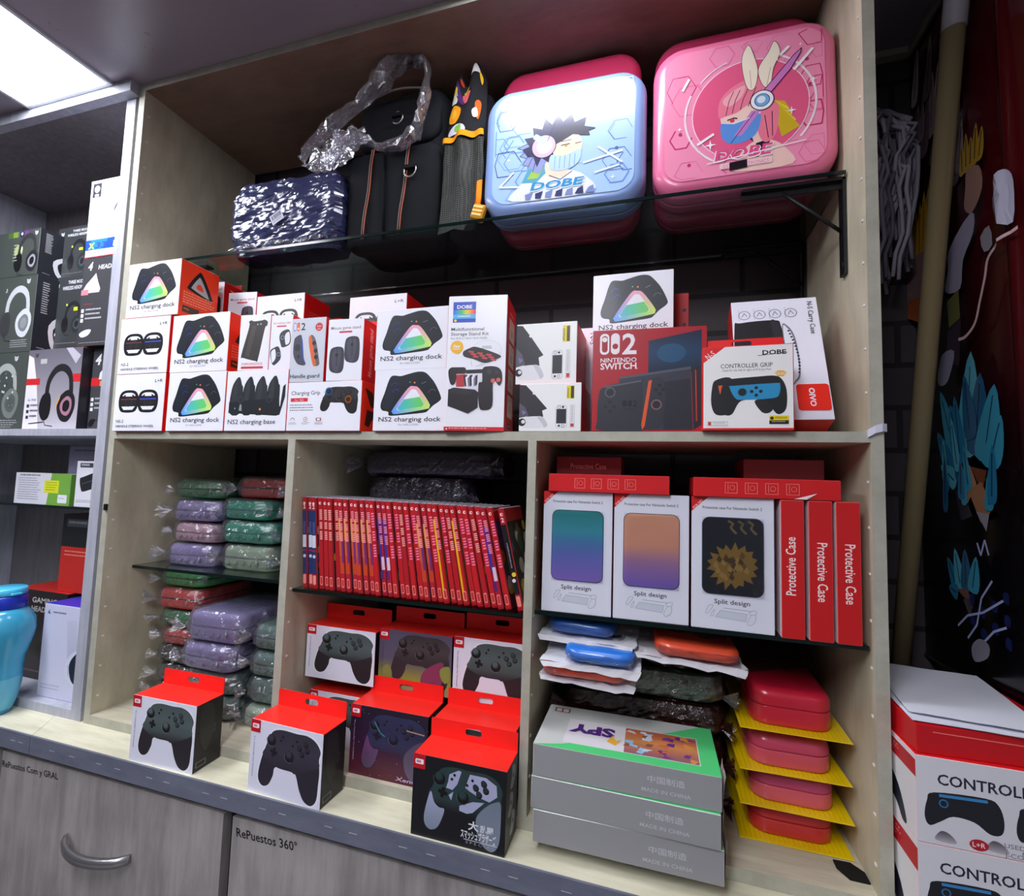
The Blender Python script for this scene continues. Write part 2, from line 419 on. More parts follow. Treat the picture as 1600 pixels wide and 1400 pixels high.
def hang_tab(mb, w, h, t, col, slot_w=0.03, slot_h=0.007, mat='carton', cut=0.0):
    """upright flap with a euro slot, standing at y 0..t, z 0..h, centred in x"""
    def loop(y, sc): 
        return [(-w / 2, y, 0), (w / 2, y, 0), (w / 2, y, h - cut), (w / 2 - cut, y, h), (-w / 2 + cut, y, h), (-w / 2, y, h - cut)]
    n = 12
    def hole(y):
        cz = h * 0.52; r = slot_h / 2
        return [((slot_w / 2 - r) * (1 if math.cos(2 * math.pi * k / n) > 0 else -1) + r * math.cos(2 * math.pi * k / n), y, cz + (r * math.sin(2 * math.pi * k / n)) * (1.35 if math.sin(2 * math.pi * k / n) > 0 else 1)) for k in range(n)]
    for y, flip in ((0, False), (t, True)):
        o, q = loop(y, 1), hole(y)
        # keyhole polygon: outer from its bottom-left corner, bridge to the hole's left point, around the hole clockwise, back
        st = n // 2
        inner = [q[(st - k) % n] for k in range(n + 1)]
        P = [o[-1], o[0]] + inner + [o[0]]
        P = [o[0]] + o[1:] + [o[0]] + inner
        mb.poly(P if not flip else P[::-1], col, mat)
    mb.rings([loop(0, 1), loop(t, 1)], col, mat, False, False, False)
    mb.rings([hole(0)[::-1], hole(t)[::-1]], mixc(col, (60, 20, 20), 0.4), mat, False, False, False)

# ------------------------------------------------------------------ setting
def struct(name, mb, loc=(0, 0, 0)):
    o = mb.build(name, None, loc); o['kind'] = 'structure'; return o

mb = MB(); mb.box(-2.2, 1.3, 0.318, 0.40, -1.40, CEIL + 0.1, mat='brick'); struct('wall_back', mb)
mb = MB(); mb.box(1.085, 1.18, -2.2, 0.318, -1.40, CEIL + 0.1, mat='wall'); struct('wall_right', mb)
mb = MB(); mb.box(-2.2, 1.3, -2.4, 0.40, CEIL, CEIL + 0.04, mat='ceil'); struct('ceiling', mb)
mb = MB(); mb.box(-2.2, 1.3, -2.4, 0.40, -1.45, -1.40, mat='darkwood'); struct('floor', mb)
mb = MB(); mb.box(1.061, 1.0845, -1.2, 0.316, CEIL - 0.013, CEIL - 0.0005, mat='edge')
mb.box(0.90, 1.061, 0.300, 0.3175, CEIL - 0.013, CEIL - 0.0005, mat='edge'); struct('trim_1', mb)

def lamp(loc, w, d, label):
    t = thing('ceiling_lamp', label, 'lamp', loc, group='flat panel ceiling lamps')
    mb = MB()
    for x0, x1, y0, y1 in ((-w / 2, w / 2, -d / 2, -d / 2 + 0.008), (-w / 2, w / 2, d / 2 - 0.008, d / 2), (-w / 2, -w / 2 + 0.008, -d / 2 + 0.008, d / 2 - 0.008), (w / 2 - 0.008, w / 2, -d / 2 + 0.008, d / 2 - 0.008)):
        mb.box(x0, x1, y0, y1, -0.006, 0, (205, 208, 216), 'plastic')
    mb.build('frame', t)
    mb = MB(); mb.box(-w / 2 + 0.008, w / 2 - 0.008, -d / 2 + 0.008, d / 2 - 0.008, -0.004, -0.0005, mat='led'); mb.build('diffuser', t)
    return t
lamp((-0.652, -0.53, CEIL), 0.27, 1.02, 'long flat white ceiling lamp glowing above the left cabinet')
lamp((0.450, -0.090, CEIL), 0.32, 0.125, 'small flat ceiling lamp right in front of the hard cases')
lamp((0.30, -1.30, CEIL), 0.30, 1.10, 'long flat white ceiling lamp over the aisle in front of the cabinets')

# ---- main display cabinet
XL, XLi, XRi, XR = -0.4637, -0.4475, 0.8795, 0.894
DEP = 0.30
cab = thing('display_cabinet', 'pale wood open display cabinet with one wide top bay and three lower bays', 'cabinet', (0, 0, -0.58))
def panel(name, x0, x1, z0, z1, mat='wood', y0=0.0, y1=DEP, dots=0):
    mb = MB(); mb.box(x0, x1, y0, y1, z0, z1, mat=mat)
    for fc in (0,):
        # darker band on the front edge
        mb.box(x0, x1, y0 - 0.0008, y0, z0, z1, mat='edge')
    if dots:
        z = z0 + 0.05
        while z < z1 - 0.03:
            for sx, xx in ((-1, x0), (1, x1)):
                if dots & (1 if sx < 0 else 2):
                    mb.box(xx - 0.0012 if sx < 0 else xx, xx if sx < 0 else xx + 0.0012, y0 + 0.008, y0 + 0.012, z, z + 0.003, (236, 236, 240), 'plastic')
            z += 0.058
    o = mb.build(name, cab); o.location = (0, 0, 0.58); return o
panel('side_panel', XL, XLi, -0.58, CEIL - 0.015 + 0.0, dots=2)
panel('side_panel', XRi, XR, -0.58, CEIL - 0.015, dots=1)
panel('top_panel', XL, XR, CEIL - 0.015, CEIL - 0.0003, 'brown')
panel('middle_shelf', XLi, XRi, -0.0145, -0.0005, 'wood_h')
panel('base_panel', XLi, XRi, -0.5797, -0.5625, 'wood_h')
panel('divider', -0.0155, 0.0, -0.562, -0.0145, dots=3)
panel('divider', 0.430, 0.4432, -0.562, -0.0145, dots=3)
mb = MB(); mb.box(-0.0035, 0.0035, -0.001, 0.004, -0.006, 0.007, (16, 16, 18), 'plastic', ch=0.0008)
lt = mb.build('magnet_latch', cab, (-0.4516, -0.0045, 0.58 - 0.155)); lt['label'] = 'small black magnet latch'

# ---- left cabinet
lc = thing('display_cabinet', 'grey painted open display cabinet at the left holding headset boxes', 'cabinet', (-0.85, 0, -0.58))
def lpanel(name, x0, x1, y0, y1, z0, z1, mat='bluewood'):
    mb = MB(); mb.box(x0, x1, y0, y1, z0, z1, mat=mat); o = mb.build(name, lc); o.location = (0.85, 0, 0.58)
LX0 = -1.30
lpanel('side_panel', -0.5015, -0.4745, 0.0, DEP, -0.562, 0.738)
lpanel('side_panel', LX0, LX0 + 0.028, 0.0, DEP, -0.562, 0.738)
lpanel('fascia', LX0, -0.4645, -0.02, 0.0, 0.7305, CEIL - 0.0003)
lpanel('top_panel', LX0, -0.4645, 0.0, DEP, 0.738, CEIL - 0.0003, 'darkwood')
lpanel('middle_shelf', LX0 + 0.028, -0.5015, 0.0, DEP, -0.009, 0.006)
lpanel('base_panel', LX0, -0.4735, 0.0, DEP, -0.58, -0.562)
lpanel('back_panel', LX0 + 0.028, -0.5015, DEP - 0.008, DEP, -0.562, 0.738, 'darkwood')

# ---- worktop in two pieces with an angled joint, drawer units beneath
ZC = -0.58
def worktop(name, P, x0, x1, label):
    t = thing(name, label, 'worktop', ((x0 + x1) / 2, 0.1, ZC))
    mb = MB(); n = len(P)
    top = [(x, y, ZC) for x, y in P]; bot = [(x, y, ZC - 0.022) for x, y in P]
    mb.poly(top, (200, 200, 200), 'wood_top'); mb.poly(bot[::-1], (200, 200, 200), 'wood_top')
    for i in range(n): mb.poly([bot[i], bot[(i + 1) % n], top[(i + 1) % n], top[i]], (200, 200, 200), 'wood_top')
    o = mb.build('board', t); o.location = (-(x0 + x1) / 2, -0.1, -ZC)
    mb = MB(); mb.box(x0, x1, -0.0660, -0.0626, ZC - 0.0335, ZC - 0.0004, mat='slate')
    for i in range(40):
        xx = x0 + (x1 - x0) * (i + 0.5) / 40 + random.Random(i).uniform(-.008, .008)
        if i % 3: mb.box(xx, xx + 0.013, -0.0663, -0.0660, ZC - 0.0168, ZC - 0.0160, (176, 180, 192), 'plastic')
    o = mb.build('edge_strip', t); o.location = (-(x0 + x1) / 2, -0.1, -ZC)
worktop('worktop', [(-0.499, -0.0625), (1.083, -0.0625), (1.083, 0.315), (-0.68, 0.315), (-0.5535, 0.012)], -0.4985, 1.083, 'pale wood worktop with a slate grey front edge under the main cabinet')
worktop('worktop', [(-1.40, -0.0625), (-0.4998, -0.0625), (-0.5543, 0.0115), (-0.681, 0.315), (-1.40, 0.315)], -1.40, -0.4995, 'pale wood worktop section under the blue water bottle')

def drawer_unit(x0, x1, label, writing, wx, wsize, handle=None):
    t = thing('drawer_unit', label, 'drawer unit', ((x0 + x1) / 2, -0.02, -1.40), group=None)
    L = (-(x0 + x1) / 2, 0.02, 1.40)
    mb = MB(); mb.box(x0 - 0.004, x1 + 0.004, -0.040, 0.30, -1.39, ZC - 0.0345, (26, 26, 30), 'plastic'); mb.build('carcass', t).location = L
    mb = MB(); mb.box(x0, x1, -0.058, -0.0405, -1.37, ZC - 0.046, mat='greywood')
    cv = writing and Canvas(mb, (x0, -0.0583, ZC - 0.046), (x1 - x0, 0, 0), (0, 0, -(ZC - 0.046 + 1.37)), 'matte')
    if writing: cv.text(writing, wx / (x1 - x0), 0.028 / cv.h, wsize, (22, 20, 26), 0.012, shear=-0.12, rot=-2)
    f = mb.build('drawer_front', t); f.location = L
    if handle:
        hx, hz, w = handle; mb = MB(); P = [(-w / 2 + w * k / 12, -0.004 - 0.026 * math.sin(math.pi * k / 12) ** 0.6, -0.002 * math.sin(math.pi * k / 12)) for k in range(13)]
        R_ = []
        for (x, y, z) in P: R_.append([(x, y + .002, z - 0.0065), (x, y - 0.0055, z - 0.0070), (x, y - 0.0062, z + 0.0070), (x, y + .002, z + 0.0078)])
        mb.rings(R_, (206, 204, 206), 'metal', True)
        hd = mb.build('handle', f, (hx, -0.0585, hz)); hd['label'] = 'curved brushed metal bow handle'
    return t
drawer_unit(-0.585, -0.0445, 'grey wood drawer with a bow handle and handwriting in its left corner', 'RePuestos Com y GRAL', 0.003, 0.0155, (-0.308, -0.737, 0.154))
drawer_unit(-0.0255, 0.92, 'grey wood cupboard front with handwritten number at its top left corner', 'RePuestos 360°', 0.010, 0.0185)
drawer_unit(-1.25, -0.600, 'grey wood drawer front at the far left edge beneath the worktop', '', 0.2, 0.001)

# ---- glass shelves and brackets
def glass_shelf(name, x0, x1, y0, y1, z, t, label, mat='glass'):
    r = thing(name, label, 'shelf', ((x0 + x1) / 2, (y0 + y1) / 2, z - t))
    mb = MB(); mb.box(x0 - (x0 + x1) / 2, x1 - (x0 + x1) / 2, y0 - (y0 + y1) / 2 + 0.0012, y1 - (y0 + y1) / 2, 0, t, mat=mat); mb.build('pane', r)
    mb = MB(); mb.box(x0 - (x0 + x1) / 2, x1 - (x0 + x1) / 2, y0 - (y0 + y1) / 2, y0 - (y0 + y1) / 2 + 0.0011, 0.0004, t - 0.0004, mat='glass_edge'); mb.build('polished_edge', r)
    return r
GZ = 0.386
glass_shelf('glass_shelf', -0.375, 0.877, 0.057, 0.290, GZ, 0.006, 'long clear glass shelf carrying the bags and hard cases')
glass_shelf('glass_shelf', -0.4465, -0.0165, 0.056, 0.290, -0.279, 0.006, 'glass shelf between the two piles of wrapped pouches')
glass_shelf('glass_shelf', 0.001, 0.429, 0.014, 0.290, -0.279, 0.006, 'dark edged glass shelf under the row of game cases')
glass_shelf('glass_shelf', 0.4445, 0.878, 0.012, 0.290, -0.271, 0.006, 'glass shelf under the white boxes with windows')
glass_shelf('glass_shelf', -1.27, -0.503, 0.03, 0.285, -0.162, 0.005, 'glass shelf in the left cabinet under the green card box')

def bracket(y, label):
    t = thing('shelf_bracket', label, 'bracket', (0.8785, y, 0.235), group='black angle brackets under the glass shelf')
    mb = MB(); mb.box(-0.004, 0.0, -0.009, 0.009, 0.0, 0.144, mat='black_metal'); mb.box(-0.0045, -0.004, -0.003, 0.003, 0.012, 0.018, (70, 70, 74), 'metal'); mb.build('wall_plate', t)
    mb = MB(); mb.box(-0.138, -0.0005, -0.009, 0.009, 0.1405, 0.1445, mat='black_metal'); mb.box(-0.138, -0.004, -0.0012, 0.0012, 0.131, 0.1405, mat='black_metal'); mb.build('arm', t)
    mb = MB(); mb.tube([(-0.082, 0, 0.137), (-0.004, 0, 0.066)], 0.0028, (20, 20, 24), 'black_metal', 8); mb.build('strut', t)
bracket(0.072, 'black metal angle bracket nearest the front under the glass shelf')
bracket(0.268, 'black metal angle bracket at the back under the glass shelf')
mb = MB(); mb.box(-0.0115, 0.0, -0.006, 0.006, 0, 0.004, mat='black_metal'); mb.box(-0.004, 0.0, -0.006, 0.006, -0.014, 0, mat='black_metal')
MBc = MB(); MBc.box(0, 0.11, -0.009, 0.009, 0.0, 0.004, mat='black_metal'); MBc.box(0, 0.004, -0.009, 0.009, -0.05, 0.0, mat='black_metal'); MBc.box(0.004, 0.10, -0.0012, 0.0012, -0.009, 0.0, mat='black_metal')
tag(MBc.build('shelf_bracket', None, (-0.4472, 0.092, GZ - 0.0105)), 'black metal bracket on the left panel under the glass shelf end', 'bracket', 'black angle brackets under the glass shelf')

# ---- ribbon tied round the right panel
mb = MB()
P = [(XRi - 0.003, 0.012, -0.006), (XRi - 0.003, -0.003, -0.003), (XRi + 0.004, -0.0055, 0.002), (XR - 0.003, -0.006, 0.004), (XR + 0.0025, -0.003, 0.004), (XR + 0.003, 0.02, 0.003), (XR + 0.003, 0.06, 0.002)]
R_ = [[(x, y, z - 0.005), (x - 0.0004, y - 0.0004, z - 0.005), (x - 0.0004, y - 0.0004, z + 0.005), (x, y, z + 0.005)] for x, y, z in P]
mb.rings(R_, (214, 214, 232), 'cloth', False)
tag(mb.build('ribbon'), 'white ribbon tied round the front edge of the right cabinet panel', 'ribbon')

# ------------------------------------------------------------------ printed artwork
ORG = (240, 62, 28)
def controller_art(cv, body=(58, 66, 66), body2=(40, 38, 42), hi=(88, 100, 100), ox=0.0, oy=0.0, sc=1.0, grips=None, plates=None, halo=None, grad=True, sticks=True):
    T = lambda P: [(ox + u * sc, oy + v * sc) for u, v in P]
    out = [(.267, .193), (.318, .097), (.443, .055), (.642, .062), (.783, .058), (.90, .112), (.97, .226), (.955, .34), (.968, .5), (.96, .675), (.945, .873), (.878, .964), (.783, .934), (.713, .805), (.655, .617), (.59, .59), (.377, .578), (.342, .707), (.288, .837), (.211, .878), (.151, .83), (.133, .723), (.161, .539), (.212, .352)]
    pts = cat_rom(out, 4)
    if halo: cv.poly(T([(0.55 + (u - .55) * 1.05, .5 + (v - .5) * 1.05) for u, v in pts]), halo)
    def bodyclip(stops):
        # draw as left grip, right grip and middle so every gradient band stays convex enough
        cv.poly(T(pts), body2)
        mid = [(.267, .193), (.318, .097), (.443, .055), (.642, .062), (.783, .058), (.90, .112), (.962, .226), (.948, .34), (.945, .45), (.66, .60), (.59, .588), (.377, .576), (.185, .46), (.225, .33)]
        cv.vgrad(T(cat_rom(mid, 4)), stops, 12)
    if grad: bodyclip([(0, body), (.45, hi), (.75, body), (1, body2)])
    else: cv.poly(T(pts), body)
    if plates:
        cv.poly(T([(.40, .15), (.50, .08), (.53, .09), (.49, .25), (.44, .33), (.37, .32), (.39, .24)]), plates)
        cv.poly(T([(.62, .10), (.79, .10), (.90, .17), (.91, .30), (.83, .38), (.72, .35), (.62, .30), (.575, .27)]), plates)
        cv.poly(T([(.52, .50), (.66, .42), (.78, .40), (.66, .55), (.60, .575), (.52, .56)]), plates)
        cv.poly(T([(.40, .40), (.45, .35), (.43, .46)]), plates)
    if grips:
        cv.vgrad(T(cat_rom([(.205, .40), (.245, .52), (.30, .575), (.36, .585), (.335, .71), (.285, .83), (.21, .868), (.155, .82), (.14, .72), (.165, .55)], 4)), [(0, grips), (1, mixc(grips, (60, 90, 80), .4))], 8)
        cv.vgrad(T(cat_rom([(.70, .60), (.80, .44), (.90, .36), (.948, .38), (.952, .68), (.935, .86), (.875, .95), (.79, .92), (.72, .80)], 4)), [(0, mixc(grips, (60, 80, 80), .5)), (1, mixc(grips, (90, 110, 110), .5))], 8)
    w = cv.w * sc
    for u, v in ((.297, .215), (.555, .384)):
        u, v = ox + u * sc, oy + v * sc
        cv.ell(u, v + .012 * sc, .062 * w, mixc(body2, (0, 0, 0), .5)); cv.ring(u - .004, v + .014 * sc, .063 * w, .006 * w, mixc(hi, (200, 200, 200), .35), a0=60, a1=200)
        cv.ell(u - .006 * sc, v - .016 * sc, .045 * w, mixc(body, (20, 20, 24), .35)); cv.ell(u - .010 * sc, v - .024 * sc, .034 * w, hi)
    u, v = ox + .336 * sc, oy + .383 * sc
    for a, b in ((.05, .018), (.018, .05)): cv.rr(u - a * sc, v - b * sc * cv.w / cv.h, u + a * sc, v + b * sc * cv.w / cv.h, .004 * w, mixc(body2, (0, 0, 0), .35), rot=12)
    for u, v in ((.767, .175), (.684, .24), (.79, .25), (.72, .315)):
        u, v = ox + u * sc, oy + v * sc
        cv.ell(u + .004, v + .008 * sc, .032 * w, mixc(body2, (0, 0, 0), .6)); cv.ell(u - .002, v - .004 * sc, .028 * w, mixc(body, (30, 30, 34), .3))
    for u, v in ((.457, .145), (.43, .20), (.65, .165), (.595, .235)): cv.ell(ox + u * sc, oy + v * sc, .014 * w, mixc(body2, (0, 0, 0), .4))

DOCK_OUT = [(.25, .10), (.365, .11), (.44, .09), (.59, .05), (.695, .06), (.77, .135), (.85, .26), (.925, .45), (.92, .52), (.83, .60), (.77, .67), (.715, .71), (.5, .735), (.29, .755), (.22, .745), (.21, .69), (.12, .66), (.10, .56), (.15, .375), (.20, .18)]
def dock_front(cv, k=1.0):
    cv.vgrad(cat_rom(DOCK_OUT, 4), [(0, (36, 40, 46)), (.6, (28, 32, 38)), (1, (22, 26, 32))], 6)
    cv.blob([(.25, .13), (.36, .14), (.41, .2), (.30, .45), (.22, .66), (.14, .62), (.13, .54), (.19, .3)], (33, 38, 48))
    cv.blob([(.58, .08), (.69, .09), (.76, .17), (.89, .45), (.86, .52), (.79, .55), (.70, .35), (.62, .22)], (30, 34, 44))
    for u, v, c in ((.29, .28, (52, 72, 150)), (.31, .385, (58, 70, 205)), (.81, .40, (120, 96, 92))): cv.ring(u, v, .048 * cv.w, .007 * cv.w, c, 16, 190, 330)
    cv.line([(.66, .245), (.72, .215)], .004 * cv.w, (150, 156, 162)); cv.ell(.565, .225, .012 * cv.w, (240, 130, 60)); cv.ell(.50, .215, .009 * cv.w, (80, 170, 150))
    out = cat_rom([(.56, .283), (.635, .325), (.775, .56), (.778, .625), (.735, .655), (.33, .728), (.272, .70), (.278, .645), (.475, .315)], 4)
    inn = [(.545, .345), (.60, .375), (.66, .475), (.70, .56), (.69, .60), (.55, .625), (.36, .665), (.345, .63), (.40, .54), (.47, .41)]
    inn = cat_rom([(.558, .335), (.602, .365), (.70, .555), (.703, .595), (.68, .612), (.38, .668), (.342, .655), (.345, .62), (.505, .36)], 4)
    def hue(u, v):
        d = (v - .283) / .45; e = (u - .28) / .5
        top = (250, 150, 190); bl = (70, 150, 245); br = (205, 240, 90); mid = (90, 235, 140)
        base = mixc(bl, br, max(0, min(1, e * 1.15 - .05))); base = mixc(base, mid, .5 * (1 - abs(e - .5) * 2) if d > .7 else 0)
        return mixc(top, base, max(0, min(1, d * 1.35)))
    cv.k += 1
    cv.mb.poly([cv.p(*q) for q in out][::-1], [mixc(hue(*q), (255, 255, 255), .1) for q in out][::-1], cv.mat)
    cv.poly(inn, (238, 240, 246))
    fl = [(.425, .492), (.645, .455), (.70, .56), (.702, .597), (.68, .612), (.38, .668), (.342, .655), (.348, .62)]
    cv.k += 1
    cv.mb.poly([cv.p(*q) for q in fl][::-1], [mixc((70, 190, 215), (110, 215, 90), max(0, min(1, (q[0] - .34) / .3))) for q in fl][::-1], cv.mat)
    cv.text('NS2 charging dock', .08, .848, .105 * cv.h, INK, .010, fit=.86)
    cv.text('For NS2 J-CON', .50, .915, .042 * cv.h, (120, 122, 134), 0, 'c', fit=.27)
def dock_side(cv):
    cv.poly(cat_rom([(.42, .16), (.55, .13), (.84, .50), (.80, .57), (.26, .50), (.20, .44)], 4), (30, 32, 36))
    cv.poly(cat_rom([(.44, .24), (.52, .22), (.74, .50), (.70, .53), (.32, .46), (.30, .42)], 3), (178, 176, 172)); cv.poly(cat_rom([(.45, .34), (.54, .34), (.60, .44), (.42, .42)], 3), (238, 70, 40))
    cv.lines(.10, .55, .92, .78, 5, (250, 170, 130), 3); cv.rect(.10, .80, .52, .92, (70, 58, 34)); cv.line([(.14, .85), (.26, .86)], .002, (210, 120, 60)); cv.lines(.60, .84, .95, .96, 3, (250, 160, 120), 4)
def make_dock():
    return carton('charging_dock_box', .142, .088, .1145, {'all': ORG, 'front': WHITE, 'top': WHITE, 'bottom': (235, 60, 40)}, lambda F: (dock_front(F['front']), dock_side(F['right'])))
dock0 = make_dock(); _first = [dock0]
def place(proto, used, loc, yaw, label, cat, group):
    """first call uses the prototype itself, later ones copy it"""
    if id(proto) in used: o = dup(proto, loc)
    else: o = proto; used.add(id(proto)); o.location = loc
    o.rotation_euler = (0, 0, yaw); return tag(o, label, cat, group)
USED = set()
rad = math.radians
GD = 'white charging dock boxes'
for x, y, z, yaw, lb in ((-0.366, -0.008, 0.2335, 0, 'charging dock box on top of the two steering wheel boxes at the far left'),
                         (-0.2325, -0.008, 0.1150, 0, 'upper charging dock box beside the steering wheel boxes'),
                         (-0.2310, -0.008, 0.0, 0, 'lower charging dock box on the shelf beside the steering wheel boxes'),
                         (0.2250, -0.008, 0.1030, 0, 'upper charging dock box beside the tall stand kit box'),
                         (0.2270, -0.008, 0.0, 0, 'lower charging dock box on the shelf beside the tall stand kit box'),
                         (0.5800, 0.050, 0.1520, 0, 'charging dock box standing on the dark red console box')):
    o = place(dock0, USED, (x, y, z), yaw, lb, 'box', GD)
    if x > 0.2 and x < 0.3: o.scale = (0.935, 1.0, 0.90)
    if x > 0.5: o.scale = (0.868, 0.6, 0.93)

def steer_front(cv):
    c = (26, 27, 31)
    for cx, tint in ((.295, (112, 62, 54)), (.685, (70, 84, 200))):
        q = lambda P: [(cx + a * 1.20, .47 + b * .86) for a, b in P]
        cv.poly(cat_rom(q([(-.17, .02), (-.155, -.12), (-.10, -.20), (.0, -.22), (.10, -.20), (.155, -.12), (.17, .02), (.15, .16), (.09, .235), (-.09, .235), (-.15, .16)]), 3), c)
        cv.poly(cat_rom(q([(-.11, -.10), (-.07, -.155), (0, -.165), (.07, -.155), (.11, -.10), (0, -.09)]), 3), (236, 238, 244))
        cv.poly(q([(-.115, .115), (.115, .115), (.075, .185), (-.075, .185)]), (236, 238, 244))
        cv.poly(q([(-.135, -.045), (.135, -.045), (.135, -.02), (-.135, -.02)]), tint)
        cv.poly(q([(-.14, -.02), (.14, -.02), (.14, .095), (-.14, .095)]), (38, 36, 38)); cv.ring(cx, .49, .009, .0012, (70, 70, 76))
        for sx in (-1, 1): cv.line(q([(sx * .085, -.09), (sx * .06, -.115)]), .003, (30, 32, 60))
    cv.text('L+R', .80, .155, .075 * cv.h, INK, .004, 'l', fit=.15)
    cv.text('NS-2', .075, .855, .075 * cv.h, (60, 62, 72), .01, fit=.15); cv.text('HANDLE STEERING WHEEL', .075, .935, .058 * cv.h, (60, 62, 74), .012, fit=.77)
steer0 = carton('steering_wheel_box', .1420, .09, .1155, {'all': RED, 'front': (238, 238, 248)}, lambda F: (steer_front(F['front']), F['right'].lines(.2, .3, .8, .6, 6, (250, 120, 110), 2)))
GS = 'steering wheel boxes'
for x, y, z, s, lb in ((-0.3775, -0.009, 0.1165, 1, 'upper steering wheel box beneath a charging dock box at the far left'), (-0.3777, -0.009, 0.0, 1, 'lower steering wheel box on the shelf at the far left end'),
                       (-0.1475, 0.100, 0.187, .86, 'steering wheel box raised behind the thin charger and handle grip boxes'), (0.088, 0.100, 0.166, .90, 'steering wheel box peeping out behind the mouse stand box')):
    o = place(steer0, USED, (x, y, z), 0, lb, 'box', GS); o.scale = (s if s < 1 else .945, .9, 1)
    if s < 1:   # lower box carrying the raised one
        o2 = dup(o, (x, y, z - 0.1155)); tag(o2, 'steering wheel box carrying another, hidden behind the %s' % ('thin charger box' if x < 0 else 'mouse stand box'), 'box', GS)
        o3 = dup(o, (x, y, z - 0.187 if x < 0 else 0)); o3.scale = (s, .9, (z - 0.1155) / 0.1155)
        tag(o3, 'squat red box at the bottom behind the %s' % ('charging base box' if x < 0 else 'charging grip box'), 'box', GS)

def base_front(cv):
    for i in range(4):
        x = .16 + i * .20
        cv.poly(cat_rom([(x - .09, .70), (x - .07, .30), (x - .005, .14), (x + .045, .10), (x + .075, .15), (x + .10, .24), (x + .12, .30), (x + .10, .70)], 3), (36, 40, 44) if i % 2 else (44, 48, 52))
        cv.poly(cat_rom([(x - .06, .66), (x - .04, .32), (x + .01, .16), (x + .035, .3), (x + .0, .66)], 3), (54, 58, 62))
    cv.poly([(.06, .66), (.90, .60), (.93, .28), (.97, .24), (.97, .45), (.90, .74), (.84, .755), (.06, .70)], (30, 34, 38))
    cv.poly([(.06, .52), (.88, .46), (.90, .72), (.84, .745), (.06, .69)], (34, 38, 42))
    cv.poly([(.23, .66), (.245, .56), (.27, .56), (.28, .67)], (150, 160, 160)); cv.ell(.58, .645, .0022, (240, 140, 60)); cv.ell(.165, .625, .0016, (90, 190, 150))
    for u in (.25, .72): cv.ring(u, .48, .006, .0008, (80, 84, 88), 12)
    cv.text('NS2 charging base', .06, .885, .105 * cv.h, INK, .008, fit=.78)
b = carton('charging_base_box', .1390, .088, .1125, {'all': RED, 'front': WHITE}, lambda F: base_front(F['front']))
b.location = (-0.0875, -0.008, 0); tag(b, 'white box picturing a black four-slot charging base', 'box', 'accessory boxes on the middle shelf')
GA = 'accessory boxes on the middle shelf'

def thin_front(cv):
    cv.blob([(.28, .13), (.36, .10), (.45, .12), (.70, .11), (.80, .10), (.90, .14), (.88, .22), (.82, .26), (.66, .80), (.58, .83), (.18, .77), (.10, .72), (.30, .22)], (56, 52, 50))
    cv.poly([(.40, .2), (.55, .2), (.36, .76), (.22, .74)], (74, 68, 64)); cv.ell(.58, .18, .0012, (220, 220, 220)); cv.ell(.68, .175, .0012, (220, 220, 220))
    cv.text('CHARGINGDOCK', .12, .90, .06 * cv.h, (206, 60, 66), .01, fit=.70); cv.rect(.12, .925, .84, .965, (206, 60, 66))
b = carton('thin_charger_box', .066, .055, .1065, {'all': RED, 'front': WHITE, 'top': (244, 120, 130)}, lambda F: thin_front(F['front']))
b.location = (-0.102, -0.006, 0.1128); b.rotation_euler = (0, 0, rad(4)); tag(b, 'narrow white box picturing a grey charger, left of the handle grip box', 'box', GA)
def grip_front(cv):
    cv.text('NS2 HANDLE GRIP', .10, .17, .055 * cv.h, (196, 90, 96), .004, fit=.8); cv.rect(.28, .195, .72, .22, (206, 60, 66))
    for pts, off in (([(.42, .40), (.52, .31), (.80, .27), (.92, .34), (.96, .48), (.88, .56), (.60, .60), (.50, .54)], 0), ([(.04, .66), (.20, .60), (.40, .58), (.52, .68), (.54, .80), (.40, .88), (.22, .92), (.10, .82)], 1)):
        cv.blob(pts, (58, 60, 66)); cu = sum(p[0] for p in pts) / 8; cvv = sum(p[1] for p in pts) / 8
        d = .10 if not off else -.10
        cv.blob([(cu + d + (p[0] - cu) * .45, cvv + (p[1] - cvv) * .72) for p in pts], (238, 238, 244)); cv.ell(cu - d * 1.3, cvv - .02, .004, (120, 140, 160)); cv.ell(cu - d * 1.3, cvv - .02, .0024, (40, 42, 50))
b = carton('handle_grip_box', .046, .055, .1015, {'all': RED, 'front': WHITE, 'top': (244, 150, 160)}, lambda F: grip_front(F['front']))
b.location = (-0.0415, -0.006, 0.1128); b.rotation_euler = (0, 0, rad(3)); tag(b, 'narrow white box picturing two small handle rings', 'box', GA)
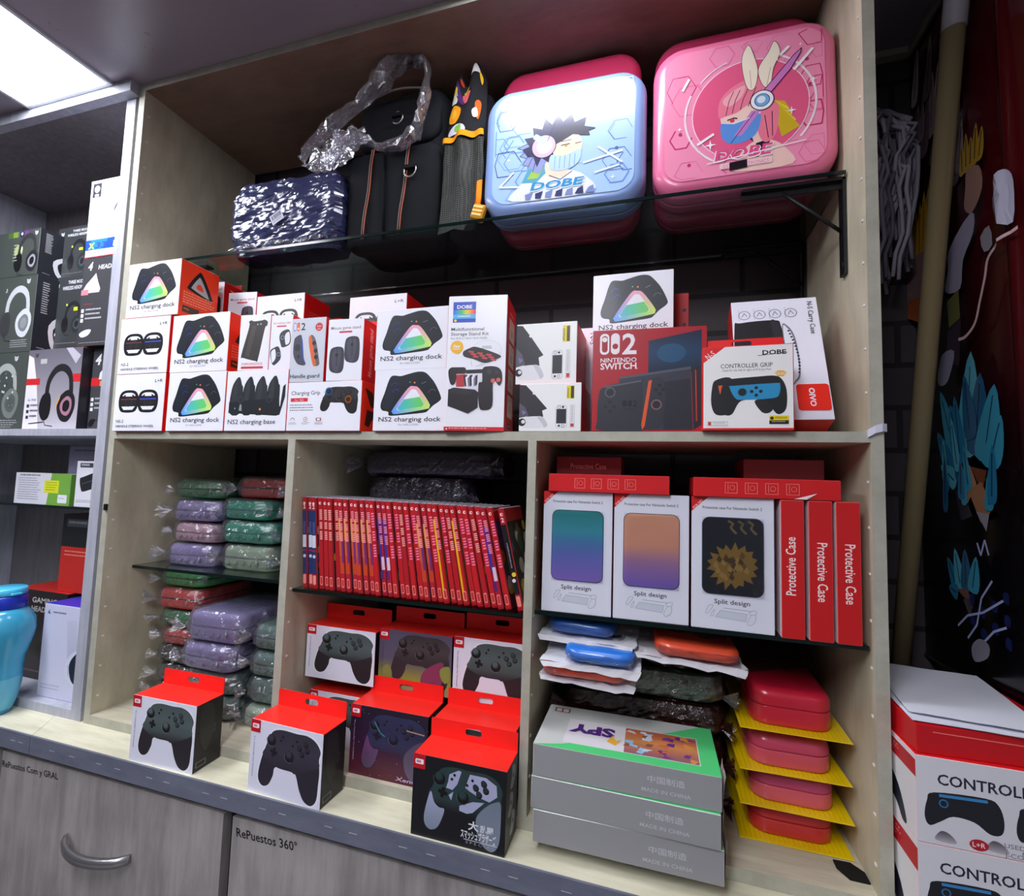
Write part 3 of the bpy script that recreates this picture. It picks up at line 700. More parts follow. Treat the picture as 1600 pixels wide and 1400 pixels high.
def guard_front(cv):
    cv.rr(.04, .06, .12, .20, .003, (70, 110, 220)); cv.rr(.055, .075, .11, .185, .002, (226, 228, 238)); cv.rr(.14, .06, .23, .20, .003, (236, 110, 50)); cv.ell(.185, .16, .0018, (250, 230, 220))
    cv.text('2', .27, .185, .16 * cv.h, (44, 50, 62), .02); cv.ell(.80, .15, .0078, (206, 44, 50)); cv.text('2 pcs', .80, .15, .035 * cv.h, WHITE, 0, 'c'); cv.text('pack', .80, .19, .03 * cv.h, WHITE, 0, 'c')
    cv.blob([(.08, .34), (.16, .28), (.28, .26), (.32, .34), (.36, .60), (.44, .68), (.46, .73), (.36, .74), (.20, .70), (.08, .56)], (72, 74, 84)); cv.blob([(.29, .30), (.34, .36), (.40, .62), (.46, .70), (.38, .66), (.33, .5)], (54, 76, 170)); cv.ell(.19, .46, .0065, (50, 52, 60)); cv.ell(.24, .6, .0035, (50, 52, 60))
    cv.blob([(.52, .36), (.56, .28), (.64, .28), (.74, .38), (.86, .68), (.86, .74), (.76, .76), (.66, .70)], (106, 100, 104)); cv.blob([(.52, .38), (.56, .29), (.61, .33), (.76, .70), (.74, .76), (.66, .71)], (226, 104, 50))
    for u, v in ((.68, .40), (.74, .52), (.76, .62)): cv.ell(u, v, .004, (44, 44, 52))
    cv.text('Handle guard', .03, .935, .085 * cv.h, INK, .012, fit=.86)
def guard():
    t = thing('handle_guard_box', 'grey box picturing a blue and an orange side controller', 'box', (0.0205, -0.0085, 0.0872), (0, 0, rad(1)), GA)
    mb = MB(); mb.box(-.0355, .0355, 0, .048, 0, .1165, RED, 'carton', {'front': (206, 210, 220), 'right': RED, 'top': RED}, .0006); guard_front(Canvas(mb, (-.0355, 0, .1165), (.071, 0, 0), (0, 0, -.1165))); mb.build('carton', t)
    mb = MB(); hang_tab(mb, .066, .013, .0008, RED, .016, .004, cut=.002); mb.build('hang_tab', t, (.002, .0470, .1165))
guard()
def mouse_front(cv):
    cv.text('Mouse game stand', .08, .165, .07 * cv.h, (126, 60, 70), .004, fit=.84); cv.rect(.32, .195, .68, .225, (206, 50, 56))
    for a, c0 in ((.28, .66), (.70, .50)):
        cv.blob([(a - .20, c0 - .12), (a - .12, c0 - .2), (a + .10, c0 - .21), (a + .20, c0 - .14), (a + .21, c0 + .12), (a + .12, c0 + .21), (a - .10, c0 + .2), (a - .20, c0 + .12)], (58, 58, 70)); cv.blob([(a - .14, c0 - .10), (a, c0 - .18), (a + .12, c0 - .12), (a + .06, c0 + .18), (a - .1, c0 + .14)], (74, 74, 86)); cv.line([(a, c0 - .2), (a + .01, c0 + .1)], .0012, (36, 36, 46)); cv.ell(a, c0 - .08, .003, (36, 36, 44))
def mouse_box(name, w, d, h, loc, yaw, label, group, tab=True):
    t = thing(name, label, 'box', loc, (0, 0, yaw), group)
    mb = MB(); mb.box(-w / 2, w / 2, 0, d, 0, h, RED, 'carton', {'front': (238, 238, 246)}, .0006)
    F = faces_of(mb, w, d, h); mouse_front(F['front']); F['right'].text('Mouse game stand', .52, .90, .26 * F['right'].w, (250, 220, 214), .014, 'l', fit=.78, rot=-90, shear=.15)
    mb.build('carton', t)
    if tab: mb = MB(); hang_tab(mb, w * .95, .014, .0008, RED, .016, .004, cut=.002); mb.build('hang_tab', t, (0, d - .001, h))
mouse_box('mouse_stand_box', .0700, .060, .1095, (0.0975, -0.008, 0.0872), rad(2), 'white and red box picturing two dark oval mouse stands, in the front row', GA)
mouse_box('mouse_stand_box', .072, .055, .112, (-0.342, 0.100, 0.2345), rad(5), 'mouse stand box half hidden behind the topmost far left dock box', GA)
mouse_box('mouse_stand_box', .072, .055, .112, (-0.262, 0.112, 0.210), rad(5), 'mouse stand box second from left in the back row, red side showing', GA, False)
for x, y, h, s in ((-0.342, 0.100, 0.2345, 'far left'), (-0.262, 0.112, 0.210, 'second')):
    b = carton('spare_accessory_box', .076, .06, h - .0003, {'all': DRED}, lambda F: None); b.location = (x, y, 0); tag(b, 'plain red box hidden at the back under the %s mouse stand box' % s, 'box', GA)

def cgrip_front(cv):
    cv.text('Charging Grip', .05, .26, .115 * cv.h, INK, .006, fit=.40); cv.rr(.045, .325, .285, .40, .001, (214, 40, 46)); cv.text('For / NS2', .165, .385, .055 * cv.h, (250, 220, 220), 0, 'c')
    cv.lines(.04, .46, .38, .62, 3, (110, 112, 124), 7)
    controller_art(cv, (42, 40, 42), (30, 28, 30), (52, 50, 52), .38, .08, .60)
    cv.ring(.57, .20, .006, .002, (70, 150, 230)); cv.ring(.835, .37, .0055, .002, (240, 130, 50))
    for i, u in enumerate((.09, .27, .45)):
        if i == 0: cv.ring(u, .78, .0038, .0009, (120, 50, 56), a0=180, a1=360)
        elif i == 1: cv.ring(u, .765, .0038, .0007, (150, 60, 66)); cv.ell(u, .765, .0010, (150, 40, 46))
        else: cv.rr(u - .035, .735, u + .035, .80, .001, (150, 60, 66)); cv.rr(u - .022, .745, u + .022, .79, .0006, WHITE)
        cv.lines(u - .05, .83, u + .06, .88, 2, (130, 130, 140), 30 + i)
def cgrip_side(cv):
    cv.poly([(.12, .12), (.38, .18), (.60, .52), (.34, .48)], (52, 50, 34)); cv.poly([(.22, .55), (.90, .62), (.92, .96), (.70, .88), (.55, .72), (.40, .74), (.30, .90), (.16, .86)], (44, 42, 38)); cv.line([(.45, .5), (.62, .56)], .004, (250, 190, 60))
b = carton('charging_grip_box', .1515, .088, .0868, {'all': ORG, 'front': WHITE}, lambda F: (cgrip_front(F['front']), cgrip_side(F['right'])))
b.location = (0.0600, -0.0085, 0); tag(b, 'wide white and orange box picturing a black charging grip', 'box', GA)

def kit_front(cv):
    cv.rect(.08, .045, .47, .20, (20, 66, 190)); cv.text('DOBE', .275, .095, .036 * cv.h, WHITE, .03, 'c', fit=.26)
    n = 10
    for i in range(n):
        hs = [(40, 110, 220), (60, 170, 200), (90, 190, 70), (240, 220, 40), (250, 150, 30), (236, 60, 40)]; f = i / (n - 1) * 5; a = int(min(4, f)); cv.rect(.08 + .39 * i / n, .105, .08 + .39 * (i + 1) / n, .14, mixc(hs[a], hs[a + 1], f - a))
    cv.rect(.08, .14, .47, .172, (70, 180, 236)); cv.lines(.16, .15, .4, .17, 1, (220, 240, 250), 4); cv.ell(.125, .186, .0022, (250, 220, 60))
    cv.text('Multifunctional', .06, .262, .034 * cv.h, (56, 58, 70), .004, fit=.56); cv.text('Storage Stand Kit', .06, .298, .034 * cv.h, (56, 58, 70), .004, fit=.64); cv.text('For N-S 2 / N-S / N-S OLED', .06, .326, .020 * cv.h, (110, 112, 124), 0, fit=.62)
    cv.ell(.17, .385, .0108, (246, 186, 30)); cv.text('Easy', .17, .387, .030 * cv.h, WHITE, .02, 'c'); cv.lines(.10, .396, .25, .404, 1, WHITE, 6, h=.8)
    cv.ell(.68, .41, .0245, (206, 212, 222), ry=.0165); cv.ell(.68, .41, .024, (240, 241, 247), ry=.016); cv.lines(.60, .38, .80, .404, 2, (70, 74, 84), 6, h=.4)
    cv.blob([(.28, .42), (.38, .395), (.50, .385), (.78, .425), (.92, .455), (.86, .475), (.66, .505), (.46, .475), (.30, .455)], (30, 26, 32))
    for i in range(3):
        for j in range(3): u, v = .40 + i * .15 + j * .04 - .02, .412 + i * .012 + j * .018; cv.poly([(u, v), (u + .09, v + .006), (u + .075, v + .019), (u - .015, v + .012)], (206, 62, 62))
    cv.line([(.42, .49), (.44, .53)], .0006, (180, 184, 194)); cv.line([(.64, .51), (.5, .53)], .0006, (180, 184, 194))
    D = (32, 26, 32)
    cv.rr(.06, .535, .34, .585, .004, D); cv.blob([(.04, .56), (.10, .535), (.16, .55), (.18, .61), (.16, .655), (.10, .665), (.06, .63)], D); cv.poly([(.34, .555), (.64, .55), (.64, .58), (.34, .585)], D)
    cv.poly([(.18, .585), (.62, .58), (.60, .70), (.18, .70)], (226, 226, 236)); cv.poly([(.18, .59), (.34, .585), (.32, .68), (.18, .68)], (190, 46, 52))
    for i in range(7): cv.poly([(.30 + i * .035, .60 + .01 * (i % 3)), (.36 + i * .03, .59), (.42 + i * .02, .66), (.33 + i * .03, .68)], ((40, 38, 50), (238, 238, 244), (120, 116, 130))[i % 3])
    cv.blob([(.62, .55), (.70, .53), (.86, .535), (.94, .57), (.95, .64), (.90, .67), (.84, .64), (.80, .66), (.80, .82), (.66, .85), (.58, .82), (.56, .66), (.62, .64)], D)
    cv.ell(.80, .635, .0035, (230, 100, 90)); cv.ell(.89, .63, .0035, (230, 100, 90)); cv.ell(.73, .57, .004, (52, 46, 54)); cv.ell(.86, .575, .003, (52, 46, 54))
    cv.poly([(.05, .70), (.14, .685), (.50, .70), (.56, .72), (.56, .83), (.40, .875), (.05, .82)], D); cv.poly([(.14, .685), (.50, .70), (.42, .74), (.06, .72)], (44, 36, 44))
    cv.rect(0.0, .972, 1, 1, (214, 24, 40)); cv.lines(.08, .98, .8, .995, 1, (250, 190, 190), 9); cv.poly([(.03, .993), (.045, .978), (.06, .993)], WHITE)
def kit_side(cv):
    cv.lines(.32, .085, .8, .10, 1, (250, 200, 190), 5, h=.9)
    for i in range(4):
        v = .13 + i * .195; cv.rr(.28, v, .84, v + .165, .002, (236, 224, 200)); cv.ring(.56, v + .10, .005, .0006, (170, 156, 140), 10); cv.lines(.36, v + .02, .78, v + .05, 2, (170, 156, 140), i); cv.rect(.44, v + .07, .68, v + .13, (206, 196, 180)); 
    cv.rr(.40, .925, .68, .96, .001, (50, 30, 60)); cv.line([(.45, .942), (.63, .942)], .002, (236, 226, 230))
b = carton('stand_kit_box', .0965, .085, .2185, {'all': (206, 34, 40), 'front': (244, 244, 250)}, lambda F: (kit_front(F['front']), kit_side(F['right'])))
b.location = (0.3420, -0.008, 0); b.rotation_euler = (0, 0, rad(7)); tag(b, 'tall white box with a red side picturing a storage stand', 'box', GA)

def white_front(cv):
    cv.poly([(0, .02), (.10, .03), (.26, .24), (.46, .53), (.38, .57), (.40, .70), (.14, .70), (0, .45)], (52, 48, 54)); cv.poly([(.21, .20), (.25, .17), (.27, .20), (.23, .235)], (246, 246, 244)); cv.poly([(0, .40), (.10, .50), (.16, .68), (0, .72)], (90, 86, 96)); cv.poly([(.04, .55), (.12, .6), (.06, .66)], (120, 120, 180))
    cv.blob([(.02, .76), (.10, .70), (.36, .69), (.44, .76), (.46, .88), (.36, .93), (.10, .93), (.02, .88)], (232, 233, 236)); cv.blob([(.30, .70), (.38, .70), (.47, .86), (.42, .92), (.38, .84)], (205, 207, 210)); cv.ell(.05, .81, .006, (30, 28, 32)); cv.ell(.07, .80, .003, (230, 230, 232))
    cv.rect(.77, .06, .89, .33, (236, 216, 20)); cv.rect(.835, .07, .885, .32, (60, 52, 10)); cv.text('APPEARANCE', .805, .31, .05 * cv.h, (60, 52, 10), .01, 'l', fit=.2, rot=-90)
    cv.rr(.60, .46, .78, .93, .004, (210, 210, 214)); cv.rr(.61, .47, .77, .92, .0035, (240, 240, 242)); cv.rect(.612, .54, .768, .84, (44, 42, 46)); cv.ring(.655, .50, .0022, .0006, (90, 90, 94), 10); cv.ell(.715, .50, .0018, (50, 50, 54)); cv.ell(.655, .885, .0018, (50, 50, 54)); cv.ring(.715, .885, .0022, .0006, (90, 90, 94), 10)
    cv.rr(.83, .46, .90, .92, .001, (196, 196, 200)); cv.rr(.836, .468, .894, .912, .001, (244, 244, 244)); cv.lines(.845, .48, .885, .82, 18, (110, 110, 116), 5); cv.rect(.84, .84, .89, .905, (210, 60, 60))
def white_box(x, y, z, w, h, yaw, label):
    b = carton('console_stand_box', w, .10, h, {'all': (214, 36, 40), 'front': (246, 246, 244), 'left': (240, 240, 240)}, lambda F: white_front(F['front'])); b.location = (x, y, z); b.rotation_euler = (0, 0, yaw); tag(b, label, 'box', 'white console stand boxes')
white_box(0.462, 0.000, 0.0, .0960, .0740, 0, 'white landscape box picturing a folding stand, on the shelf beside the kit box')
white_box(0.453, 0.004, 0.0743, .0960, .0960, 0, 'white landscape box picturing a folding stand, upper of its two')

def icon_row(cv, col, n=4, u0=.15, v=.13, r=.008):
    for i in range(n):
        u = u0 + i * .18; cv.ring(u, v, r, .0009, col, 18); cv.line([(u - .03, v + .015), (u, v - .02), (u + .03, v + .012)], .0009, col); cv.lines(u - .07, v - .05, u - .055, v + .05, 6, (150, 150, 164), i)
def carry_front(cv):
    icon_row(cv, (96, 98, 112))
    cv.text('N-S Carry Case', .885, .04, .085 * cv.w, (46, 48, 58), .006, 'l', fit=.285, rot=90)
    cv.blob([(.02, .25), (.10, .20), (.50, .19), (.56, .24), (.58, .40), (.585, .70), (.55, .76), (.3, .79), (.02, .78)], (38, 36, 40)); cv.blob([(.45, .20), (.53, .22), (.57, .4), (.575, .69), (.54, .75), (.50, .45)], (52, 48, 54)); cv.line([(.56, .72), (.55, .76), (.40, .79)], .002, (150, 50, 56))
    cv.blob([(.57, .26), (.64, .25), (.70, .34), (.72, .50), (.71, .66), (.66, .71), (.60, .70)], (120, 122, 134)); cv.blob([(.58, .27), (.63, .265), (.68, .34), (.705, .50), (.695, .65), (.65, .70), (.61, .69)], (232, 232, 242))
    for i in range(14): cv.ell(.64 + .075 * math.sin(i / 13 * 2.2), .29 + i * .027, .0016, (40, 40, 46))
    cv.rr(.645, .735, .985, .935, .004, (240, 40, 20)); cv.text('OIVO', .775, .765, .085 * cv.w, WHITE, .03, 'l', fit=.14, rot=90)
t = thing('carry_case_box', 'white box with a carry case picture leaning against the back, red bottom edge', 'box', (0.7880, 0.020, 0.0182), (rad(-20.8), 0, 0), GA)
mb = MB(); mb.box(-.0590, .0590, 0, .048, 0, .2100, (214, 30, 30), 'carton', {'front': (236, 234, 246), 'right': (214, 30, 30)}, .0006); carry_front(Canvas(mb, (-.0590, 0, .2100), (.118, 0, 0), (0, 0, -.2100))); mb.build('carton', t)
b = carton('carry_case_box', .112, .05, .192, {'all': (236, 234, 246), 'right': RED}, lambda F: F['front'].text('N-S', .90, .05, .12 * F['front'].w, (60, 60, 74), .006, 'l', rot=90))
b.location = (0.462, 0.108, 0); tag(b, 'pale lilac box standing behind the two white console stand boxes', 'box', GA)
for x, y, h, lb in ((0.5055, 0.118, .135, ''), (0.5205, 0.118, .13, '')): pass

def console_front(cv):
    R2 = (168, 20, 34)
    W = (246, 238, 242)
    cv.rr(.065, .035, .150, .245, .006, W); cv.rr(.083, .058, .135, .222, .004, R2); cv.ell(.108, .095, .0038, W); cv.rr(.165, .035, .245, .245, .006, W); cv.ell(.205, .165, .0042, R2)
    cv.text('2', .268, .243, .285 * cv.h, W, .02, sx=1.0); cv.text('NINTENDO', .072, .322, .060 * cv.h, W, .012, fit=.325); cv.text('SWITCH', .072, .392, .088 * cv.h, W, .022, fit=.325); cv.text('.', .40, .392, .06 * cv.h, W, .01)
    cv.vgrad([(.50, .125), (.955, .035), (.955, .44), (.50, .44)], [(0, (24, 36, 62)), (.5, (30, 66, 100)), (1, (22, 40, 62))], 8)
    cv.ell(.70, .25, .02, (34, 84, 120), ry=.014)
    cv.poly([(.245, .47), (.865, .385), (.885, .985), (.245, .985)], (58, 60, 72)); cv.poly([(.245, .47), (.865, .385), (.868, .41), (.25, .49)], (84, 88, 102)); cv.poly([(.60, .53), (.86, .50), (.88, .985), (.64, .985)], (44, 44, 54))
    cv.poly([(.87, .40), (.955, .38), (.965, .93), (.89, .985)], (40, 40, 48)); cv.line([(.905, .42), (.915, .90)], .0016, (190, 60, 50))
    cv.blob([(.06, .66), (.12, .56), (.44, .50), (.455, .52), (.455, .985), (.44, 1.0), (.07, .99), (.05, .90)], (50, 50, 60)); cv.poly([(.10, .56), (.44, .505), (.445, .52), (.12, .575)], (92, 94, 106))
    cv.ring(.165, .62, .0068, .0018, (100, 102, 114)); cv.ell(.165, .62, .0052, (38, 38, 46))
    for a, c in ((-.04, 0), (.04, 0), (0, -.045), (0, .045)): cv.ell(.165 + a, .76 + c, .0028, (34, 34, 42))
    cv.rr(.275, .70, .315, .76, .002, (24, 24, 30)); cv.rr(.325, .70, .360, .76, .002, (24, 24, 30)); cv.text('2', .37, .762, .085 * cv.h, (24, 24, 30), .02); cv.text('SWITCH', .285, .80, .03 * cv.h, (30, 30, 36), 0)
    cv.poly([(.535, .485), (.60, .475), (.64, .52), (.655, .72), (.62, .95), (.58, .985), (.455, .985)], (52, 52, 62)); cv.poly([(.505, .515), (.535, .505), (.475, .95), (.452, .985), (.445, .94)], (232, 92, 44))
    cv.ring(.575, .745, .0066, .0018, (150, 108, 112)); cv.ell(.575, .745, .0050, (40, 38, 46))
    for a, c in ((-.03, .0), (.035, .0), (0, -.04), (.005, .04)): cv.ell(.60 + a, .60 + c, .0026, (36, 36, 44))
b = carton('console_box', .160, .075, .1515, {'all': (150, 18, 30), 'front': (178, 22, 38), 'left': (140, 18, 28)}, lambda F: console_front(F['front']))
b.location = (0.6060, 0.002, 0); b.rotation_euler = (0, 0, rad(2)); tag(b, 'dark red console box with a big white 2 and grey controllers', 'box', GA)

def cgrip2_front(cv):
    cv.poly([(0, 0), (.25, 0), (0, .19)], (226, 30, 26)); cv.text('N-S', .055, .155, .10 * cv.h, (250, 230, 226), .01, 'l', rot=-38, fit=.11)
    cv.text('DOBE', .80, .115, .075 * cv.h, (24, 24, 28), .03, 'c', fit=.26); cv.line([(.62, .125), (.94, .10)], .0007, (24, 24, 28))
    cv.text('CONTROLLER GRIP', .20, .265, .075 * cv.h, (50, 50, 54), .004, fit=.58); cv.text('Used for the left & right of N-S Joy-Pad', .22, .305, .038 * cv.h, (90, 90, 96), 0, fit=.54)
    cv.poly([(.80, .345), (.835, .315), (.90, .315), (.935, .345), (.90, .385), (.835, .385)], (244, 178, 34)); cv.text('OLED', .868, .368, .045 * cv.h, WHITE, .006, 'c')
    cv.blob([(.10, .50), (.14, .41), (.30, .38), (.36, .5), (.34, .80), (.26, .84), (.14, .83), (.09, .70)], (28, 30, 34)); cv.poly([(.17, .48), (.26, .47), (.25, .60), (.19, .58)], (226, 90, 50))
    cv.blob([(.22, .48), (.28, .41), (.36, .395), (.62, .38), (.80, .375), (.88, .42), (.93, .55), (.93, .74), (.89, .82), (.82, .83), (.74, .72), (.66, .66), (.48, .66), (.40, .70), (.33, .83), (.25, .84), (.19, .76), (.195, .60)], (26, 28, 32)); cv.blob([(.58, .68), (.68, .66), (.78, .76), (.74, .82), (.66, .81)], (34, 36, 40))
    cv.poly(cat_rom([(.30, .50), (.34, .485), (.80, .465), (.86, .48), (.85, .60), (.78, .645), (.45, .66), (.36, .63)], 3), (40, 146, 196)); cv.ell(.445, .565, .0048, (24, 30, 36)); cv.ring(.445, .565, .0052, .0008, (20, 90, 120))
    for a, c in ((-.05, 0), (.05, 0), (0, -.045), (0, .045)): cv.ell(.60 + a, .56 + c, .0022, (22, 28, 34))
    cv.rect(.74, .855, .95, .91, (238, 214, 20)); cv.rect(.74, .91, .95, .955, (30, 28, 20)); cv.text('APPEARANCE', .80, .89, .03 * cv.h, (40, 36, 10), .004, 'l', fit=.13); cv.ell(.77, .885, .0022, (40, 36, 10)); cv.lines(.77, .92, .92, .945, 1, (200, 200, 190), 3)
    cv.rr(.05, .92, .28, .97, .0008, (150, 150, 154)); cv.rr(.053, .924, .277, .966, .0008, (246, 244, 242)); cv.rect(.055, .925, .09, .965, (200, 60, 56)); cv.lines(.11, .93, .26, .96, 2, (130, 130, 136), 8)
t = thing('controller_grip_box', 'white box with red hang tab picturing a blue and black controller grip', 'box', (0.7345, -0.012, 0.0), (0, 0, rad(-1)), GA)
mb = MB(); mb.box(-.056, .056, 0, .028, 0, .1155, (228, 30, 28), 'carton', {'front': (228, 30, 28)}, .0006)
cv = Canvas(mb, (-.0545, 0, .1145), (.1095, 0, 0), (0, 0, -.1115)); cv.rect(0, 0, 1, 1, (246, 244, 242)); cgrip2_front(cv); mb.build('carton', t)
mb = MB(); hang_tab(mb, .104, .0145, .0008, (228, 30, 28), .026, .006, cut=.002); mb.build('hang_tab', t, (-.004, .0200, .1155))
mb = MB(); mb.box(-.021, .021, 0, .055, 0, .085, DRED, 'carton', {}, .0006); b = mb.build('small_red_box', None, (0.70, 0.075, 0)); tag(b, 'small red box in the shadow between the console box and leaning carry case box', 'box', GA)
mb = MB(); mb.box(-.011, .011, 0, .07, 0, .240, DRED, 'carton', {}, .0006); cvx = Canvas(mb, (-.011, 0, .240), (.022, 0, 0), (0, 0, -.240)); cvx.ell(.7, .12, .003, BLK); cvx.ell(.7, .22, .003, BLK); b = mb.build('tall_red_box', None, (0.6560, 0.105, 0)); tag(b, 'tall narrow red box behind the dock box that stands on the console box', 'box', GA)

# ------------------------------------------------------------------ plastic film helpers
def film_over(w, d, h, rc, re, seed, parent, amp=0.006, mat='film', grow=0.004, name='plastic_film', tails=True, lift=0.0, sides=(-1, 1)):
    mb = MB(); seg, st = 5, 3
    n_side = 9
    W, D = w / 2 + grow, d / 2 + grow; r = rc
    def loop(ins, z):
        P = rr_pts(W - ins, D - ins, max(r - ins, .004), 4, z); out = []
        for a, b in zip(P, P[1:] + P[:1]):
            L = math.dist(a, b); k = max(1, int(L / 0.0065))
            for i in range(k): out.append(tuple(a[j] + (b[j] - a[j]) * i / k for j in range(3)))
        return out
    base = loop(0, 0); N = len(base)
    prof = [(re, lift), (re * .3, h * .12 + lift), (0, h * .24), (-.001, h * .36), (-.001, h * .48), (-.001, h * .60), (0, h * .72), (re * .15, h * .84 + grow * .5), (re * .45, h * .95 + grow), (re, h + grow)]
    R_ = []
    for ins, z in prof:
        s_x, s_y = (W - ins) / W, (D - ins) / D
        R_.append([(x * s_x, y * s_y, z) for x, y, _ in base])
    # top closes to a ridge
    R_.append([(x * .55, y * .75, h + grow + .001) for x, y, _ in base])
    R_.append([(x * .2, y * .5, h + grow + .0012) for x, y, _ in base])
    rng = random.Random(seed); ids_mat = mat
    mb.rings(R_, (255, 255, 255), mat, False, False, True)
    for i, v in enumerate(mb.v):
        p = Vector(v); q = p * 120 + Vector((seed * 3.7, seed, seed * 1.9)); dn = noise.noise_vector(q) * amp + noise.noise_vector(q * 2.6) * amp * .5
        nrm = Vector((p.x / W, p.y / D, (p.z / h - .5) * .6)); 
        k = dn.dot(nrm.normalized()) if nrm.length > 0 else 0
        p += nrm.normalized() * (abs(k) * 1.0) + Vector((0, 0, dn.z * .25)); p.z = max(p.z, lift + 0.0006 if lift == 0 else lift); mb.v[i] = tuple(p)
    if tails:   # gathered corners sticking out at the front
        for sx in sides:
            if rng.random() < .1: continue
            a = Vector((sx * (W - .006), -D + .004, h * rng.uniform(.35, .6))); n = 5; L = rng.uniform(.016, .034)
            for j in range(11):
                ang = rng.uniform(-1.0, 1.0); dr = Vector((sx * math.cos(ang), -abs(math.sin(ang)) * .7, rng.uniform(-.5, .6))).normalized(); o = Vector((rng.uniform(-.4, .4), rng.uniform(-.4, .4), rng.uniform(-1, 1))) * .011
                b1 = a + dr * L + o; b2 = a + dr * L * rng.uniform(.6, 1) - o * rng.uniform(.5, 1)
                z = lambda p: (max(-W - .020, min(W + .020, p.x)), p.y, max(.0008, p.z))
                mb.poly([z(a + o * .3), z(b1), z((b1 + b2) / 2 + Vector((0, -.004, .003))), z(b2)], (255, 255, 255), mat)
    return mb.build(name, parent)

def sheet(mb, P00, P10, P11, P01, n, m, amp, seed, mat, col=(255, 255, 255), freq=45, smooth=False, thick=0.0):
    """crumpled sheet over a quad of corners"""
    a, b, c, d = map(Vector, (P00, P10, P11, P01)); G = []
    for j in range(m + 1):
        row = []
        for i in range(n + 1):
            s, t = i / n, j / m; p = a * (1 - s) * (1 - t) + b * s * (1 - t) + c * s * t + d * (1 - s) * t
            q = p * freq + Vector((seed * 5.1, seed * 2.3, seed)); p = p + noise.noise_vector(q) * amp + noise.noise_vector(q * 2.3) * amp * .5; row.append(mb.vert(p))
        G.append(row)
    for j in range(m):
        for i in range(n): mb.face([G[j][i], G[j][i + 1], G[j + 1][i + 1], G[j + 1][i]], col, mat, smooth)

# ------------------------------------------------------------------ top glass shelf: hard cases, bags, wrapped parcel
ZS = GZ + 0.0006
def hard_case(w, h, d, col, label, loc, rot, art=None, group='moulded hard cases on the glass shelf', rc=.048, film=True):
    t = thing('hard_case', label, 'case', loc, rot, group)
    def shell(y0, dd, nm, c, fr):
        mb = MB(); mb.M = Matrix.Translation((0, y0, h / 2)) @ Matrix.Rotation(math.pi / 2, 4, 'X')
        # slab local z -> -y ; build with front at local +z
        mb.slab(w, h, dd, rc, .004 if fr else .018, c, 'shell', seg=8, rt=.018 if fr else .004, steps=6)
        return mb
    m1 = shell(d * .5, d * .5 - .0015, 'f', col, True)
    if art:
        W, H = w - .038, h - .038
        cv = Canvas(m1, (0, 0, 0), (1, 0, 0), (0, 0, -1), 'gloss')
        m1.M = Matrix.Identity(4)
        art(m1, W, H, 0.0015 - .0008, h)
    m1.build('front_shell', t)
    shell(d, d * .5 - .0015, 'b', mixc(col, (90, 10, 40), .12), False).build('back_shell', t)
    mb = MB(); mb.M = Matrix.Translation((0, d * .5 + .002, h / 2)) @ Matrix.Rotation(math.pi / 2, 4, 'X'); mb.slab(w - .003, h - .003, .004, rc - .0015, .0006, mixc(col, (60, 20, 40), .45), 'cloth', seg=8); mb.build('zipper', t)
    return t

def art_canvas(mb, W, H, y, h):
    """front face of a hard case: flat zone inside the rounded rim"""
    return Canvas(mb, (-W / 2, y, h / 2 + H / 2), (W, 0, 0), (0, 0, -H), 'gloss')

def circuits(cv, col, dark, seed):
    r = random.Random(seed)
    for i in range(40):
        u, v = r.uniform(.02, .98), r.uniform(.03, .97)
        if (u - .5) ** 2 + (v - .48) ** 2 < .10: continue
        k = r.uniform(.06, .13); a = r.choice((0, 60, 120)); n = r.choice((3, 4, 5, 6)); P = [(u + k * .9 * math.cos(math.radians(a + 60 * j)), v + k * math.sin(math.radians(a + 60 * j))) for j in range(n + 1)]
        P = [(min(.985, max(.015, p[0])), min(.985, max(.015, p[1]))) for p in P]
        cv.line(P, r.choice((.0009, .0014, .002)), r.choice((col, dark)))
    for i in range(9):
        u, v = r.uniform(.03, .97), r.uniform(.1, .9)
        if (u - .5) ** 2 + (v - .48) ** 2 < .09: continue
        cv.ell(u, v, .0028, dark)
def sparkle(cv, u, v, r, col=(255, 252, 255)):
    P = []
    for k in range(8): rr_ = r if k % 2 == 0 else r * .25; P.append((u + rr_ / cv.w * math.cos(k * math.pi / 4), v + rr_ / cv.h * math.sin(k * math.pi / 4)))
    cv.poly(P, col)

